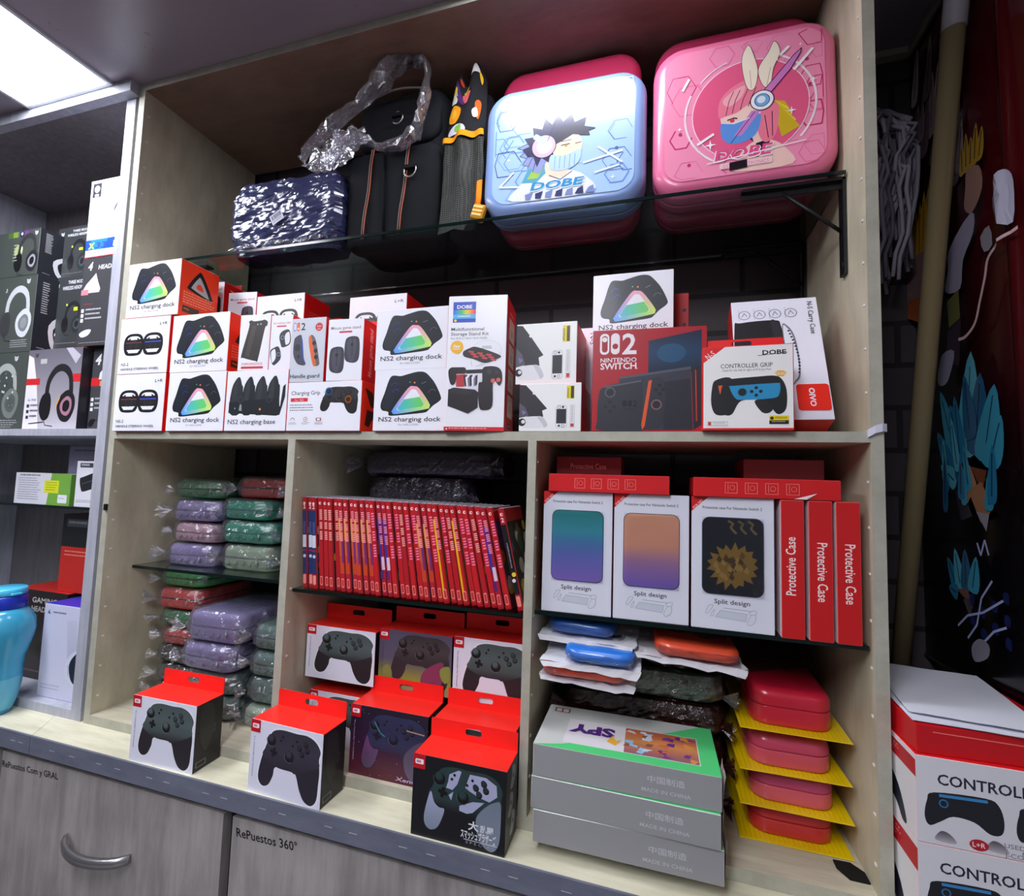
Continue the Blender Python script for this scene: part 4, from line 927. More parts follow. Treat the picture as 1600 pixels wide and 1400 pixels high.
def pink_art(mb, W, H, y, h):
    cv = art_canvas(mb, W, H, y, h)
    cv.poly(Canvas_round(cv, .030), (250, 150, 184)); 
    circuits(cv, (240, 122, 166), (206, 52, 108), 5)
    cv.ell(.545, .53, .083, (236, 96, 138), n=40); cv.ring(.545, .53, .083, .0012, (255, 236, 244), 48); cv.ring(.545, .53, .092, .0032, (255, 240, 246), 30, -70, 40); cv.ring(.545, .53, .094, .003, (255, 240, 246), 22, 120, 205); cv.ring(.545, .53, .092, .002, (255, 232, 240), 10, 220, 250)
    OUT = (70, 24, 52)
    # bust and neck
    cv.blob([(.50, .84), (.58, .78), (.68, .79), (.76, .86), (.80, .985), (.46, .985), (.47, .92)], (250, 206, 196)); cv.poly([(.545, .755), (.66, .735), (.67, .80), (.60, .90), (.56, .90), (.585, .80)], (38, 32, 44))
    cv.poly([(.54, .66), (.66, .66), (.655, .78), (.575, .80)], (248, 206, 196))
    # long yellow tuft and pink hair at the back
    for k in range(5): cv.poly([(.70, .50), (.76 + .022 * k, .52 + .05 * k), (.80 - .015 * k, .60 + .045 * k), (.70, .60)], (238, 214, 66) if k % 2 else (214, 182, 40))
    cv.blob([(.60, .55), (.71, .52), (.725, .62), (.70, .76), (.64, .80), (.60, .72)], (244, 128, 152)); cv.line([(.64, .6), (.66, .77)], .0012, OUT); cv.line([(.685, .58), (.685, .76)], .0012, OUT)
    # face
    cv.blob([(.365, .52), (.42, .47), (.52, .46), (.60, .50), (.61, .64), (.54, .72), (.45, .74), (.385, .70), (.372, .62)], (252, 214, 200))
    # mask
    cv.blob([(.372, .605), (.45, .625), (.55, .60), (.615, .585), (.60, .70), (.54, .765), (.44, .775), (.375, .72)], (98, 152, 226)); cv.poly([(.45, .72), (.56, .55), (.615, .56), (.50, .72)], (206, 134, 206)); cv.line([(.372, .605), (.45, .625), (.55, .60)], .0014, (240, 244, 255)); cv.line([(.43, .77), (.58, .56)], .001, OUT)
    # hair front
    cv.blob([(.355, .56), (.36, .44), (.42, .36), (.52, .31), (.62, .32), (.66, .40), (.64, .48), (.54, .50), (.47, .545), (.40, .56)], (246, 132, 156))
    cv.blob([(.38, .44), (.44, .38), (.52, .35), (.50, .43), (.42, .49)], (252, 176, 186))
    for u in (.40, .44, .49, .54): cv.line([(u, .555 - (u - .4) * .3), (u + .02, .45), (u + .05, .38)], .0010, OUT)
    cv.line([(.41, .592), (.45, .582), (.47, .59)], .0022, OUT); cv.ell(.44, .60, .0035, (220, 70, 96))
    # ears
    for a, tip in (((.560, .38), (.545, .045)), ((.655, .38), (.705, .055))):
        P = [(a[0] - .022, a[1]), (a[0] - .052, a[1] - .13), (tip[0] - .040, tip[1] + .08), tip, (tip[0] + .034, tip[1] + .09), (a[0] + .042, a[1] - .12), (a[0] + .022, a[1])]; cv.blob(P, (252, 238, 214)); cv.line(cat_rom(P, 4), .0008, (120, 70, 90), True); cv.line([a, ((a[0] + tip[0]) / 2, (a[1] + tip[1]) / 2 + .03)], .0008, (200, 160, 150))
    # headphone and antenna
    cv.poly([(.615, .44), (.82, .19), (.865, .15), (.86, .18), (.80, .29), (.66, .46)], (212, 130, 200)); cv.line([(.615, .44), (.82, .19), (.865, .15), (.86, .18), (.80, .29), (.66, .46)], .0012, OUT)
    cv.ell(.625, .485, .0165, (244, 246, 252)); cv.ring(.625, .485, .0165, .0014, OUT); cv.ell(.625, .485, .0105, (120, 178, 226)); cv.ell(.62, .48, .006, (236, 240, 250)); cv.ring(.625, .485, .0105, .001, OUT)
    for a, b in (((.74, .17), (.79, .12)), ((.82, .30), (.93, .17)), ((.22, .74), (.32, .68)), ((.16, .22), (.12, .30))): cv.line([a, b], .0042, (255, 246, 250))
    for u, v, r in ((.93, .40, .006), (.30, .76, .009), (.80, .60, .007), (.10, .60, .004), (.72, .20, .003), (.86, .12, .003)): sparkle(cv, u, v, r)
    cv.text('DOBE', .50, .895, .115 * cv.h, (248, 236, 244), .05, 'c', fit=.36, shear=.15); cv.text('DOBE', .50, .888, .108 * cv.h, (232, 84, 140), .03, 'c', fit=.345, shear=.15); cv.line([(.28, .90), (.88, .83)], .0018, (252, 236, 244))
    cv.rect(.36, .915, .68, .955, (252, 208, 214)); cv.text('DOBE ELECTRONICS', .38, .948, .034 * cv.h, (226, 130, 150), .0, fit=.28); cv.poly([(.42, .915), (.53, .905), (.53, .965), (.42, .975)], (36, 22, 34))
def Canvas_round(cv, r):
    ru, rv = r / cv.w, r / cv.h; P = []
    for cu, cvv, a0 in ((1 - ru, rv, 0), (ru, rv, 90), (ru, 1 - rv, 180), (1 - ru, 1 - rv, 270)):
        for k in range(9): a = math.radians(a0 + 90 * k / 8); P.append((cu + ru * math.cos(a), cvv - rv * math.sin(a)))
    return P
def blue_art(mb, W, H, y, h):
    cv = art_canvas(mb, W, H, y, h)
    cv.poly(Canvas_round(cv, .030), (174, 208, 248))
    circuits(cv, (120, 160, 232), (84, 106, 180), 11)
    OUT = (44, 42, 70)
    cv.blob([(.16, .985), (.20, .86), (.30, .76), (.40, .745), (.54, .76), (.66, .82), (.72, .985)], (236, 240, 250)); cv.poly([(.22, .83), (.27, .70), (.42, .68), (.40, .76), (.33, .84)], (96, 170, 196)); cv.poly([(.26, .80), (.30, .72), (.38, .70), (.34, .80)], (170, 206, 90))
    cv.blob([(.40, .66), (.56, .66), (.54, .80), (.46, .82), (.40, .78)], (250, 220, 196)); cv.line([(.42, .79), (.50, .84), (.58, .78)], .0014, OUT)
    for a in ((.20, .58), (.22, .66), (.18, .50), (.26, .70), (.30, .74)): cv.poly([(.36, .42), a, (a[0] + .05, a[1] + .02), (.42, .60)], (150, 160, 208)); cv.line([(.36, .44), a], .001, OUT)
    cv.poly([(.26, .60), (.22, .52), (.27, .50), (.23, .42), (.30, .42), (.29, .33), (.36, .36), (.38, .26), (.43, .33), (.47, .24), (.51, .32), (.57, .25), (.59, .34), (.67, .31), (.66, .39), (.74, .42), (.66, .45), (.56, .42), (.49, .46), (.47, .58), (.42, .68), (.36, .62), (.33, .70), (.30, .60)], (60, 62, 92))
    cv.blob([(.44, .46), (.54, .43), (.63, .47), (.645, .58), (.60, .66), (.50, .68), (.445, .60)], (252, 222, 190)); cv.poly([(.44, .42), (.56, .36), (.68, .40), (.70, .48), (.58, .45), (.50, .50), (.455, .52)], (64, 64, 78))
    cv.line([(.50, .535), (.56, .53)], .0018, OUT); cv.ell(.535, .545, .0024, (214, 160, 60)); cv.line([(.50, .50), (.57, .495)], .0012, OUT); cv.line([(.60, .535), (.64, .53)], .0015, OUT)
    cv.blob([(.43, .61), (.52, .63), (.63, .59), (.635, .68), (.58, .745), (.48, .76), (.42, .72)], (186, 216, 248))
    for k in range(5): cv.line([(.46 + .035 * k, .625), (.455 + .035 * k, .74)], .0009, (110, 140, 200))
    cv.ell(.375, .52, .0215, (214, 188, 208)); cv.ring(.375, .52, .0215, .0014, OUT); cv.ell(.38, .52, .014, (236, 216, 226)); cv.rr(.29, .425, .40, .475, .004, (190, 214, 240), rot=38); cv.line([(.45, .32), (.40, .48)], .001, OUT)
    for a, b in (((.06, .84), (.16, .72)), ((.06, .84), (.20, .86)), ((.76, .60), (.92, .76)), ((.66, .72), (.92, .66)), ((.74, .82), (.90, .78))): cv.line([a, b], .0034, (236, 244, 255))
    for u, v, r in ((.12, .60, .004), (.80, .30, .005), (.86, .88, .005), (.20, .20, .004)): sparkle(cv, u, v, r)
    cv.text('DOBE', .47, .915, .10 * cv.h, (216, 240, 250), .05, 'c', fit=.38, shear=.15); cv.text('DOBE', .47, .908, .095 * cv.h, (64, 150, 206), .03, 'c', fit=.365, shear=.15)
    for k in range(7): cv.poly([(.25 + .075 * k, .94), (.31 + .07 * k, .925), (.29 + .075 * k, .99), (.255 + .07 * k, .985)], (60, 66, 110) if k % 2 else (130, 146, 196))

hard_case(.284, .243, .064, (146, 176, 232), 'pale blue moulded hard case with a masked youth printed on its front', (0.4560, 0.0625, ZS + .0028), (rad(-2), 0, rad(1.2)), blue_art)
hard_case(.268, .262, .064, (240, 118, 160), 'large pink moulded hard case printed with a pink haired girl in headphones', (0.7415, 0.0650, ZS + .0028), (rad(-2), 0, rad(-.6)), pink_art)
hard_case(.270, .342, .060, (206, 52, 94), 'pink hard case standing behind the pale blue one, film on its top edge', (0.4510, 0.1400, ZS + .0006), (0, 0, 0), None)
hard_case(.262, .340, .060, (204, 58, 104), 'plain pink hard case standing behind the pink printed one', (0.7400, 0.1420, ZS + .0006), (0, 0, 0), None)

# parcel in dark crumpled wrap
t = thing('wrapped_parcel', 'dark navy parcel in crumpled glossy shrink wrap with a barcode label', 'parcel', (-0.131, 0.110, ZS))
mb = MB(); N_ = 26
def crumple_block(mb, w, d, h, n, amp, seed, col, mat):
    R_ = []
    for j in range(n + 1):
        z = h * j / n; ins = .012 * (1 - min(1, 4 * min(j, n - j) / n)) ; P = []
        base = rr_pts(w / 2 - ins, d / 2 - ins, .016, 3, z)
        for a, b in zip(base, base[1:] + base[:1]):
            k = max(1, int(math.dist(a, b) / .0042))
            for i in range(k): P.append(tuple(a[q] + (b[q] - a[q]) * i / k for q in range(3)))
        R_.append(P)
    m_ = min(len(p) for p in R_); R_ = [[p[int(i * len(p) / m_)] for i in range(m_)] for p in R_]
    mb.rings(R_, col, mat, False)
    for i, v in enumerate(mb.v):
        p = Vector(v); q = Vector((p.x * 26 + p.z * 20 + seed, p.y * 30, p.z * 62 - p.x * 10)); p += noise.noise_vector(p * 22) * .0035 + noise.noise_vector(q) * amp + noise.noise_vector(q * 2.3) * amp * .7; p.z = max(p.z, 0.0003); mb.v[i] = tuple(p)
crumple_block(mb, .272, .085, .158, 46, .0034, 4, (52, 56, 92), 'wrapblack'); mb.build('wrap', t)
mb = MB(); mb.box(-.015, .015, -.0004, 0, -.011, .011, (214, 216, 232), 'matte'); cv = Canvas(mb, (-.015, -.0004, .011), (.03, 0, 0), (0, 0, -.022), 'matte')
r_ = random.Random(2)
for i in range(16): u = .12 + i * .05; cv.rect(u, .12, u + r_.uniform(.015, .035), .55, (40, 42, 60))
cv.lines(.1, .65, .9, .9, 2, (120, 124, 140), 4)
lb = mb.build('barcode_label', t, (-.002, -.0505, .062), (0, rad(-28), 0)); lb['label'] = 'small white barcode label'
mb = MB()
for k in range(5): sheet(mb, (-.13 + k * .045, -.052, .001 + .004 * (k % 2)), (-.06 + k * .045, -.054, .004), (-.07 + k * .045, -.036, .022), (-.13 + k * .045, -.038, .018), 8, 4, .006, k + 3, 'film_heavy', freq=70)
for i, v in enumerate(mb.v): mb.v[i] = (v[0], v[1], max(.0006, v[2]))
fl = mb.build('loose_film', t); fl['label'] = 'loose clear film bunched at its foot'

# black backpack
t = thing('backpack', 'black backpack with two striped piping lines and metal rings', 'backpack', (0.107, 0.090, ZS), (0, 0, rad(-2)))
mb = MB(); mb.M = Matrix.Translation((0.002, .085, .0)); mb.slab(.204, .125, .345, .045, .02, (30, 31, 35), 'cloth', seg=6, rt=.055, bulge=.006, steps=6); mb.jitter(.006, 18, 3)
for i, v in enumerate(mb.v): mb.v[i] = (v[0], v[1], max(0.0, v[2]))
mb.build('main_body', t)
mb = MB(); mb.M = Matrix.Translation((0, .028, 0)); mb.slab(.206, .062, .196, .026, .012, (27, 28, 32), 'cloth', seg=6, rt=.026, bulge=.005, steps=5); mb.jitter(.004, 22, 5)
for i, v in enumerate(mb.v): mb.v[i] = (v[0], v[1], max(0.0, v[2]))
fp = mb.build('front_pocket', t)
for nm, x0 in (('piping', -.052), ('piping', .030)):
    mb = MB()
    for dx, c in ((-.0022, (150, 128, 124)), (.0, (40, 36, 38)), (.0022, (196, 112, 86))):
        mb.tube([(x0 + dx + .016 * (1 - k / 10), -.0078 - .0015 * math.sin(k), .188 - .178 * k / 10) for k in range(11)], .0012, c, 'cloth', 6)
    o = mb.build('piping', fp); o['label'] = 'rust and grey striped piping line'
mb = MB(); mb.tube([(-.012, -.0060, .19), (-.008, -.0075, .10), (-.004, -.0068, .004)], .003, (20, 20, 24), 'cloth', 6); mb.build('seam', fp)
mb = MB(); P = rr_pts(.092, .06, .03, 6, 0); mb.rings([[(x, .030 + .018 * ((yy / .06 + 1) / 2) - .002 * (1 - (x / .092) ** 2), .262 + yy) for x, yy, _ in P], [(x, .006 + .018 * ((yy / .06 + 1) / 2) + .006 * (x / .092) ** 2, .262 + yy * .96) for x, yy, _ in P]], (34, 35, 40), 'cloth', True); mb.jitter(.002, 30, 2); up = mb.build('upper_pocket', t)
mb = MB(); mb.tube([(-.075 + .15 * k / 12, .006 + .004 * abs(k / 6 - 1), .318 - .014 * (k / 6 - 1) ** 2) for k in range(13)], .0022, (126, 112, 110), 'cloth', 6); mb.build('zip', up)
def d_ring(par, x, y, z, s=.013, a=0):
    mb = MB(); mb.tube([(x + s * math.cos(math.radians(q + a)), y - .003, z + s * math.sin(math.radians(q + a))) for q in range(150, 395, 12)], .0017, (200, 198, 188), 'metal', 8)
    mb.tube([(x - s, y - .003, z + s * .4), (x + s, y - .003, z + s * .4)], .0014, (200, 198, 188), 'metal', 8); o = mb.build('ring', par); o['label'] = 'silver D shaped metal ring'
    mb = MB(); mb.box(x - .013, x + .013, y - .006, y + .002, z + s * .4 - .002, z + s * .4 + .006, (22, 22, 26), 'cloth', ch=.001); mb.build('ring_loop', par)
d_ring(t, .052, -.008, .128); d_ring(t, .010, .004, .252, .012, 70)
mb = MB(); mb.tube([(-.03 + .06 * k / 10, .10, .322 + .018 * math.sin(math.pi * k / 10)) for k in range(11)], .005, (24, 24, 28), 'cloth', 8, flat=.4); mb.build('carry_handle', t)

# torn plastic wrapper draped over it
mb = MB()
pth = cat_rom([(-.092, .085, .575), (-.055, .080, .605), (.0, .077, .640), (.059, .076, .675), (.110, .080, .738), (.152, .085, .748), (.180, .082, .728), (.189, .078, .678), (.182, .074, .614), (.163, .071, .574), (.109, .069, .562), (.041, .070, .595), (.005, .071, .592)], 4, False)
mb.tube(pth, [.012 + .011 * abs(math.sin(i * .21 + .8)) + .012 * max(0, 1 - abs(i - 12) / 10) for i in range(len(pth))], (255, 255, 255), 'film_heavy', 9, False, flat=.45); mb.jitter(.010, 60, 7)
for k in range(4): sheet(mb, (-.09 + .02 * k, .073, .56), (-.01 + .02 * k, .072, .62), (.02 + .015 * k, .066, .585), (-.05 + .02 * k, .070, .535), 7, 5, .010, k + 20, 'film_heavy', freq=60)
for i, v in enumerate(mb.v):
    mb.v[i] = (v[0], min(v[1], .074 if v[2] < .70 else .090), min(v[2], .7385))
tag(mb.build('plastic_wrapper'), 'torn clear plastic wrapper looped over the black backpack', 'plastic wrapper')

# patterned backpack
t = thing('backpack', 'dark backpack with colourful patchwork print above a mesh side pocket', 'backpack', (0.2700, 0.095, ZS), (0, 0, rad(-3)))
mb = MB(); R_ = []
for k in range(15):
    f = k / 14; z = .330 * f; w = .038 - .012 * max(0, f - .5) * 1.6; dd = .082 - .03 * f ** 3; cx = -.012 * f
    w = max(.012, w - (.018 if k == 14 else 0)); P = rr_pts(w, dd - (.02 if k == 14 else 0), .018 if k < 14 else .008, 5, z); R_.append([(x + cx + .004 * math.sin(9 * f), y + .075 + .03 * f, zz) for x, y, zz in P])
mb.rings(R_, (32, 32, 36), 'cloth', True); mb.jitter(.004, 25, 9)
for i, v in enumerate(mb.v): mb.v[i] = (v[0], v[1], max(0.0, v[2]))
mb.build('main_body', t)
# printed side flap: a gently creased panel standing just proud of the body
def bent(cv_pts): return cv_pts
def flap_y(u, v): return .004 + .022 * (1 - v) - .016 * math.sin(math.pi * min(1, max(0, u))) ** .7 - .004 * math.sin(u * 11 + v * 2) * (1 - v)
def flap_x(u, v): return -.050 + .082 * u + (.5 - u) * .020 * (1 - v) ** 1.5
def flap_top(u, v): return (.020 * math.cos((u - .78) * 9.5) - .008 + .012 * (u - .5)) * (1 - v) ** 2
mb = MB(); G = [[mb.vert((flap_x(u / 12, v / 10), flap_y(u / 12, v / 10),   .330 - .143 * v / 10 + flap_top(u / 12, v / 10))) for u in range(13)] for v in range(11)]
for v in range(10):
    for u in range(12): mb.face([G[v + 1][u], G[v + 1][u + 1], G[v][u + 1], G[v][u]], (36, 36, 40), 'cloth', True)
class Bent:
    """canvas that follows the creased flap"""
    def __init__(s): s.w, s.h = .082, .165; s.k = 0
    def p(s, u, v): return (flap_x(u, v), flap_y(u, v) - .0010 - .00008 * s.k,   .330 - .143 * v + flap_top(u, v))
    def blob(s, pts, col):
        s.k += 1; P = cat_rom(pts, 4); cu, cv_ = sum(p[0] for p in P) / len(P), sum(p[1] for p in P) / len(P)
        for f0, f1 in ((0, .5), (.5, 1)):
            for a, b in zip(P, P[1:] + P[:1]):
                L = lambda q, f: (cu + (q[0] - cu) * f, cv_ + (q[1] - cv_) * f); q = [s.p(*L(a, f1)), s.p(*L(b, f1)), s.p(*L(b, f0)), s.p(*L(a, f0))]
                mb.poly(q if f0 else q[:3], col, 'cloth')
bc = Bent()
for pts, c in (([(.02, .10), (.12, .22), (.22, .36), (.20, .46), (.04, .44)], (226, 226, 206)), ([(.10, .10), (.30, .26), (.52, .44), (.40, .46), (.16, .34)], (88, 48, 110)), ([(.06, .24), (.16, .22), (.18, .30), (.08, .31)], (240, 220, 50)), ([(.36, .28), (.46, .24), (.62, .32), (.60, .40), (.54, .48), (.44, .42)], (236, 108, 112)),
               ([(.40, .20), (.52, .16), (.58, .22), (.48, .27)], (240, 206, 40)), ([(.08, .56), (.18, .50), (.36, .52), (.38, .66), (.28, .78), (.10, .76), (.04, .66)], (252, 164, 24)), ([(.12, .60), (.22, .56), (.26, .66), (.16, .70)], (250, 190, 60)), ([(.76, .56), (.84, .50), (.90, .56), (.86, .78), (.80, .74)], (238, 108, 40)),
               ([(.70, .66), (.80, .62), (.84, .74), (.74, .76)], (240, 220, 214)), ([(.12, .90), (.30, .82), (.52, .86), (.56, .97), (.16, .98)], (226, 220, 232)), ([(.30, .86), (.44, .84), (.46, .95), (.32, .95)], (120, 196, 70)), ([(.60, .02), (.72, .0), (.86, .10), (.74, .12)], (236, 236, 230)), ([(.84, .10), (.92, .12), (.90, .24), (.86, .20)], (246, 196, 40)), ([(.24, .06), (.34, .03), (.36, .09), (.26, .12)], (200, 60, 40))): bc.blob(pts, c)
mb.build('printed_flap', t)
mb = MB(); sheet(mb, (-.050, 0, .176), (.034, 0, .180), (.034, 0, .191), (-.050, 0, .187), 20, 2, .0012, 3, 'cloth', (252, 168, 30), 30, True)
for i, v in enumerate(mb.v):
    u = (v[0] + .050) / .084; mb.v[i] = (v[0], v[1] - .002 - .014 * math.sin(math.pi * min(1, max(0, u))) ** .6 - .006 * math.cos(u * 12.5), v[2])
b_ = mb.build('pocket_binding', t); b_['label'] = 'bright orange elastic edge of the mesh pocket'
mb = MB(); sheet(mb, (-.050, .000, .002), (.030, .000, .004), (.034, .000, .178), (-.046, .000, .176), 20, 20, .0025, 8, 'mesh', (60, 62, 58), 26, True)
for i, v in enumerate(mb.v):
    f = v[2] / .178; u = (v[0] + .050) / .08
    mb.v[i] = (v[0] + .012 * (f - .5) * (1 - f), v[1] - .012 * math.sin(math.pi * min(1, max(0, u))) ** .6 - .006 * math.cos(u * 12.5) * (.4 + .6 * f), max(.0006, v[2]))
mb.build('mesh_pocket', t)
mb = MB(); mb.box(-.012, .012, -.006, .006, 0, .026, (250, 176, 44), 'plastic', ch=.002)
for k in range(3): mb.box(-.010, .010, -.0075, -.006, .004 + k * .007, .008 + k * .007, (252, 226, 150), 'plastic', ch=.0006)
o = mb.build('strap_buckle', t, (.034, -.024, .006), (0, rad(18), 0)); o['label'] = 'orange plastic strap buckle'
mb = MB(); mb.tube([(.030, -.008, .09), (.034, -.018, .05), (.035, -.024, .030)], .006, (246, 140, 30), 'cloth', 6, flat=.2); mb.build('strap', t)

# ------------------------------------------------------------------ lower left bay: zipped pouches in clear bags
def pouch(w, d, h, col, label, loc, yaw, seed, group, zipcol=None, emboss=True, film='film', band=None, cat='pouch', sides=(-1, 1)):
    t = thing('zipped_pouch', label, cat, loc, (0, 0, yaw), group)
    zc = zipcol or mixc(col, (70, 66, 80), .35)
    mb = MB(); mb.slab(w, d, h * .47, .026, .007, col, 'eva', seg=5, rt=.0015); mb.jitter(.0012, 30, seed); mb.v = [(x, y, max(.0, z)) for x, y, z in mb.v]; mb.build('lower_shell', t)
    mb = MB(); mb.slab(w - .002, d - .002, h * .08, .025, .001, zc if band is None else band, 'cloth', seg=5, rt=.001, z0=h * .465); mb.build('zipper', t)
    mb = MB(); mb.slab(w, d, h * .46, .026, .0015, col, 'eva', seg=5, rt=.013, z0=h * .54, steps=5)
    if emboss:
        r = random.Random(seed)
        for k in range(5): x = -w * .3 + w * .14 * k; mb.tube([(x, -d / 2 - .0004, h * .10 + .006), (x + .006, -d / 2 - .0012, h * .22), (x + .002 + .01 * r.random(), -d / 2 - .0006, h * .36)], .0016, mixc(col, (30, 30, 30), .12), 'eva', 5)
    mb.jitter(.0012, 30, seed + 1); mb.build('upper_shell', t)
    mb = MB(); mb.tube([(w * .28, -d / 2 - .002, h * .5), (w * .28 + .004, -d / 2 - .006, h * .40), (w * .28 + .003, -d / 2 - .005, h * .30)], .0018, mixc(zc, (210, 210, 215), .4), 'plastic', 6); mb.build('zip_pull', t)
    film_over(w, d, h, .026, .010, seed, t, .0062, film, .003, 'clear_bag', sides=sides)
    return t
LIL, PNK, TEAL, MINT, GRN, RD, SAGE = (156, 144, 186), (206, 168, 176), (40, 156, 124), (166, 186, 156), (36, 120, 66), (190, 44, 44), (92, 122, 110)
GP1, GP2 = 'wrapped pouches on the glass shelf', 'wrapped pouches piled on the cabinet base'
def stack(z, x, y, rows, gp):
    for i, (w, d, h, c, dx, dy, yaw, lb, kw) in enumerate(rows):
        pouch(w * .955, d, h - .0065, c, lb, (x + dx, y + dy + d / 2, z), rad(yaw), int(1000 * (x + 2)) + i * 7, gp, sides=(-1,) if x > -.12 else (-1, 1), **kw); z += h + .0005
stack(-.2784, -.346, .094, [(.132, .17, .050, LIL, 0, 0, 2, 'lilac pouch at the bottom of the left pile on the glass shelf', {}), (.128, .17, .044, PNK, .008, .004, -2, 'dusty pink pouch in the left pile on the glass shelf', {}), (.128, .17, .049, LIL, .004, .004, 1, 'lilac pouch above the dusty pink pouch', {}), (.136, .17, .044, GRN, .002, .01, 3, 'dark green pouch topping the left pile on the glass shelf', {'band': (20, 40, 26)})], GP1)
stack(-.2784, -.199, .102, [(.136, .17, .055, MINT, 0, 0, -1, 'pale mint pouch under the teal pouches on the glass shelf', {}), (.140, .17, .048, TEAL, -.004, 0, 1, 'lower teal pouch of the middle pile on the glass shelf', {}), (.128, .17, .045, TEAL, -.012, .004, -2, 'upper teal pouch, just below the red banded pouch', {}), (.128, .16, .047, RD, .006, .02, 2, 'red pouch with a black band topping the middle pile', {'band': (24, 20, 22), 'emboss': False})], GP1)
stack(-.2784, -.0845, .118, [(.088, .16, .050, TEAL, 0, 0, 0, 'teal pouch against the first divider on the glass shelf', {}), (.088, .16, .050, LIL, 0, 0, 0, 'lilac blue pouch against the first divider above a teal one', {}), (.088, .15, .042, (70, 60, 66), 0, .01, 0, 'dark grey pouch against the first divider', {}), (.086, .15, .042, (52, 46, 60), 0, .01, 3, 'black pouch topping the pile against the first divider', {})], GP1)
stack(-.562, -.362, .098, [(.120, .16, .038, (44, 40, 42), 0, 0, 0, 'black pouch at the very bottom of the far left pile', {}), (.120, .16, .038, (50, 44, 46), .004, 0, 2, 'black pouch, second from the bottom of the far left pile', {}), (.116, .16, .038, (40, 34, 36), .002, 0, -2, 'black pouch under the small red banded pouch', {}), (.112, .16, .038, RD, .006, 0, 1, 'red pouch with a dark band beneath a green one', {'band': (40, 24, 24), 'emboss': False}), (.118, .16, .037, GRN, .002, 0, -1, 'green pouch between two red pouches in the far left pile', {'band': (24, 50, 34)}), (.122, .16, .046, (214, 46, 46), -.004, -.004, 1, 'bright red pouch with a black band in the far left pile', {'band': (24, 18, 20), 'emboss': False}), (.122, .15, .039, (40, 170, 70), 0, .0, 2, 'bright green pouch just under the glass shelf', {'band': (20, 34, 24)})], GP2)
stack(-.562, -.229, .066, [(.136, .17, .046, SAGE, 0, .0, 0, 'sage green pouch at the bottom of the middle pile', {}), (.132, .17, .046, SAGE, -.004, .004, 2, 'sage green pouch under the two lilac pouches', {}), (.138, .18, .054, LIL, -.006, -.008, -1, 'lower lilac pouch in shiny crumpled film on the base pile', {'film': 'film_heavy'}), (.140, .18, .062, (164, 150, 194), -.001, -.004, 2, 'upper lilac pouch in shiny crumpled film on the base pile', {'film': 'film_heavy'})], GP2)
stack(-.562, -.0940, .078, [(.120, .17, .040, MINT, 0, -.01, 0, 'pale mint pouch at the foot of the first divider', {}), (.120, .17, .050, SAGE, 0, 0, 0, 'sage pouch resting on the pale mint one', {}), (.116, .17, .050, (104, 134, 122), 0, .0, 2, 'sage pouch in glossy film, second from the top beside the divider', {}), (.112, .17, .050, (98, 128, 116), 0, .002, -1, 'sage pouch topping the pile beside the divider below the glass', {})], GP2)

# ------------------------------------------------------------------ middle bay: game cases, dark parcels, controller boxes
CW, CD, CH = .0097, .105, .162
def spine_art(cv, kind):
    RS = (184, 30, 38)
    if kind == 'blue':
        cv.rect(0, 0, 1, 1, RS); cv.rect(0, .135, 1, .86, (40, 54, 104)); cv.rect(.05, .42, .95, .56, (222, 226, 238)); cv.lines(.2, .27, .8, .41, 8, (120, 134, 190), 3); cv.rect(0, .585, 1, .605, (150, 40, 80)); cv.ell(.5, .66, .003, (206, 214, 236)); cv.rr(.12, .87, .88, .975, .002, (246, 150, 140))
        cv.text('2', .5, .115, .010, (250, 220, 220), .02, 'c'); cv.ell(.5, .055, .0024, (250, 220, 220)); return
    cols = {'plain': RS, 'bright': (204, 32, 40), 'yellow': (196, 30, 38), 'mix': (188, 34, 46), 'violet': (180, 30, 50), 'dark': RS}
    cv.rect(0, 0, 1, 1, cols.get(kind, RS)); cv.rr(.2, .03, .8, .062, .002, (252, 214, 214)); cv.ell(.62, .046, .0012, RS)
    if kind == 'black':
        cv.rect(0, .15, 1, .86, (26, 28, 34)); cv.text('2', .5, .125, .010, (250, 220, 220), .02, 'c'); cv.lines(.35, .34, .62, .6, 18, (210, 212, 220), 6); cv.ell(.6, .66, .0035, (238, 206, 50)); cv.ell(.4, .72, .003, (230, 226, 216)); cv.rr(.10, .875, .9, .98, .002, (246, 140, 130)); return
    r = random.Random(kind)
    if kind == 'mix': cv.rect(0, .30, 1, .62, (214, 90, 60)); cv.rect(.0, .62, 1, .82, (208, 70, 40)); cv.rect(0, .2, .5, .45, (246, 150, 90)); cv.rect(.5, .45, 1, .7, (120, 50, 120))
    if kind == 'violet': cv.rect(0, .18, 1, .42, (116, 44, 140)); cv.rect(.0, .42, .6, .66, (70, 50, 150)); cv.rect(.3, .60, 1, .74, (230, 200, 220)); cv.rect(.0, .74, .6, .84, (90, 40, 120))
    if kind == 'yellow': cv.rect(0, .14, .42, .97, (250, 176, 20))
    c = {'bright': (255, 130, 170), 'plain': (255, 180, 170)}.get(kind, (255, 160, 170))
    cv.text({'bright': 'MARVELOUS WORLD', 'plain': 'SPORTS TOUR', 'mix': 'ADVENTURE', 'violet': 'NIGHT PARTY', 'yellow': 'RACING'}[kind] if False else 'IIIIII IIII IIIII', .32, .12, .0085, c, .02, 'l', fit=.48 if kind == 'bright' else .34, rot=90)
    cv.rr(.16, .875, .84, .975, .0018, (246, 150, 140)); cv.rr(.24, .885, .76, .965, .0014, (206, 60, 60))
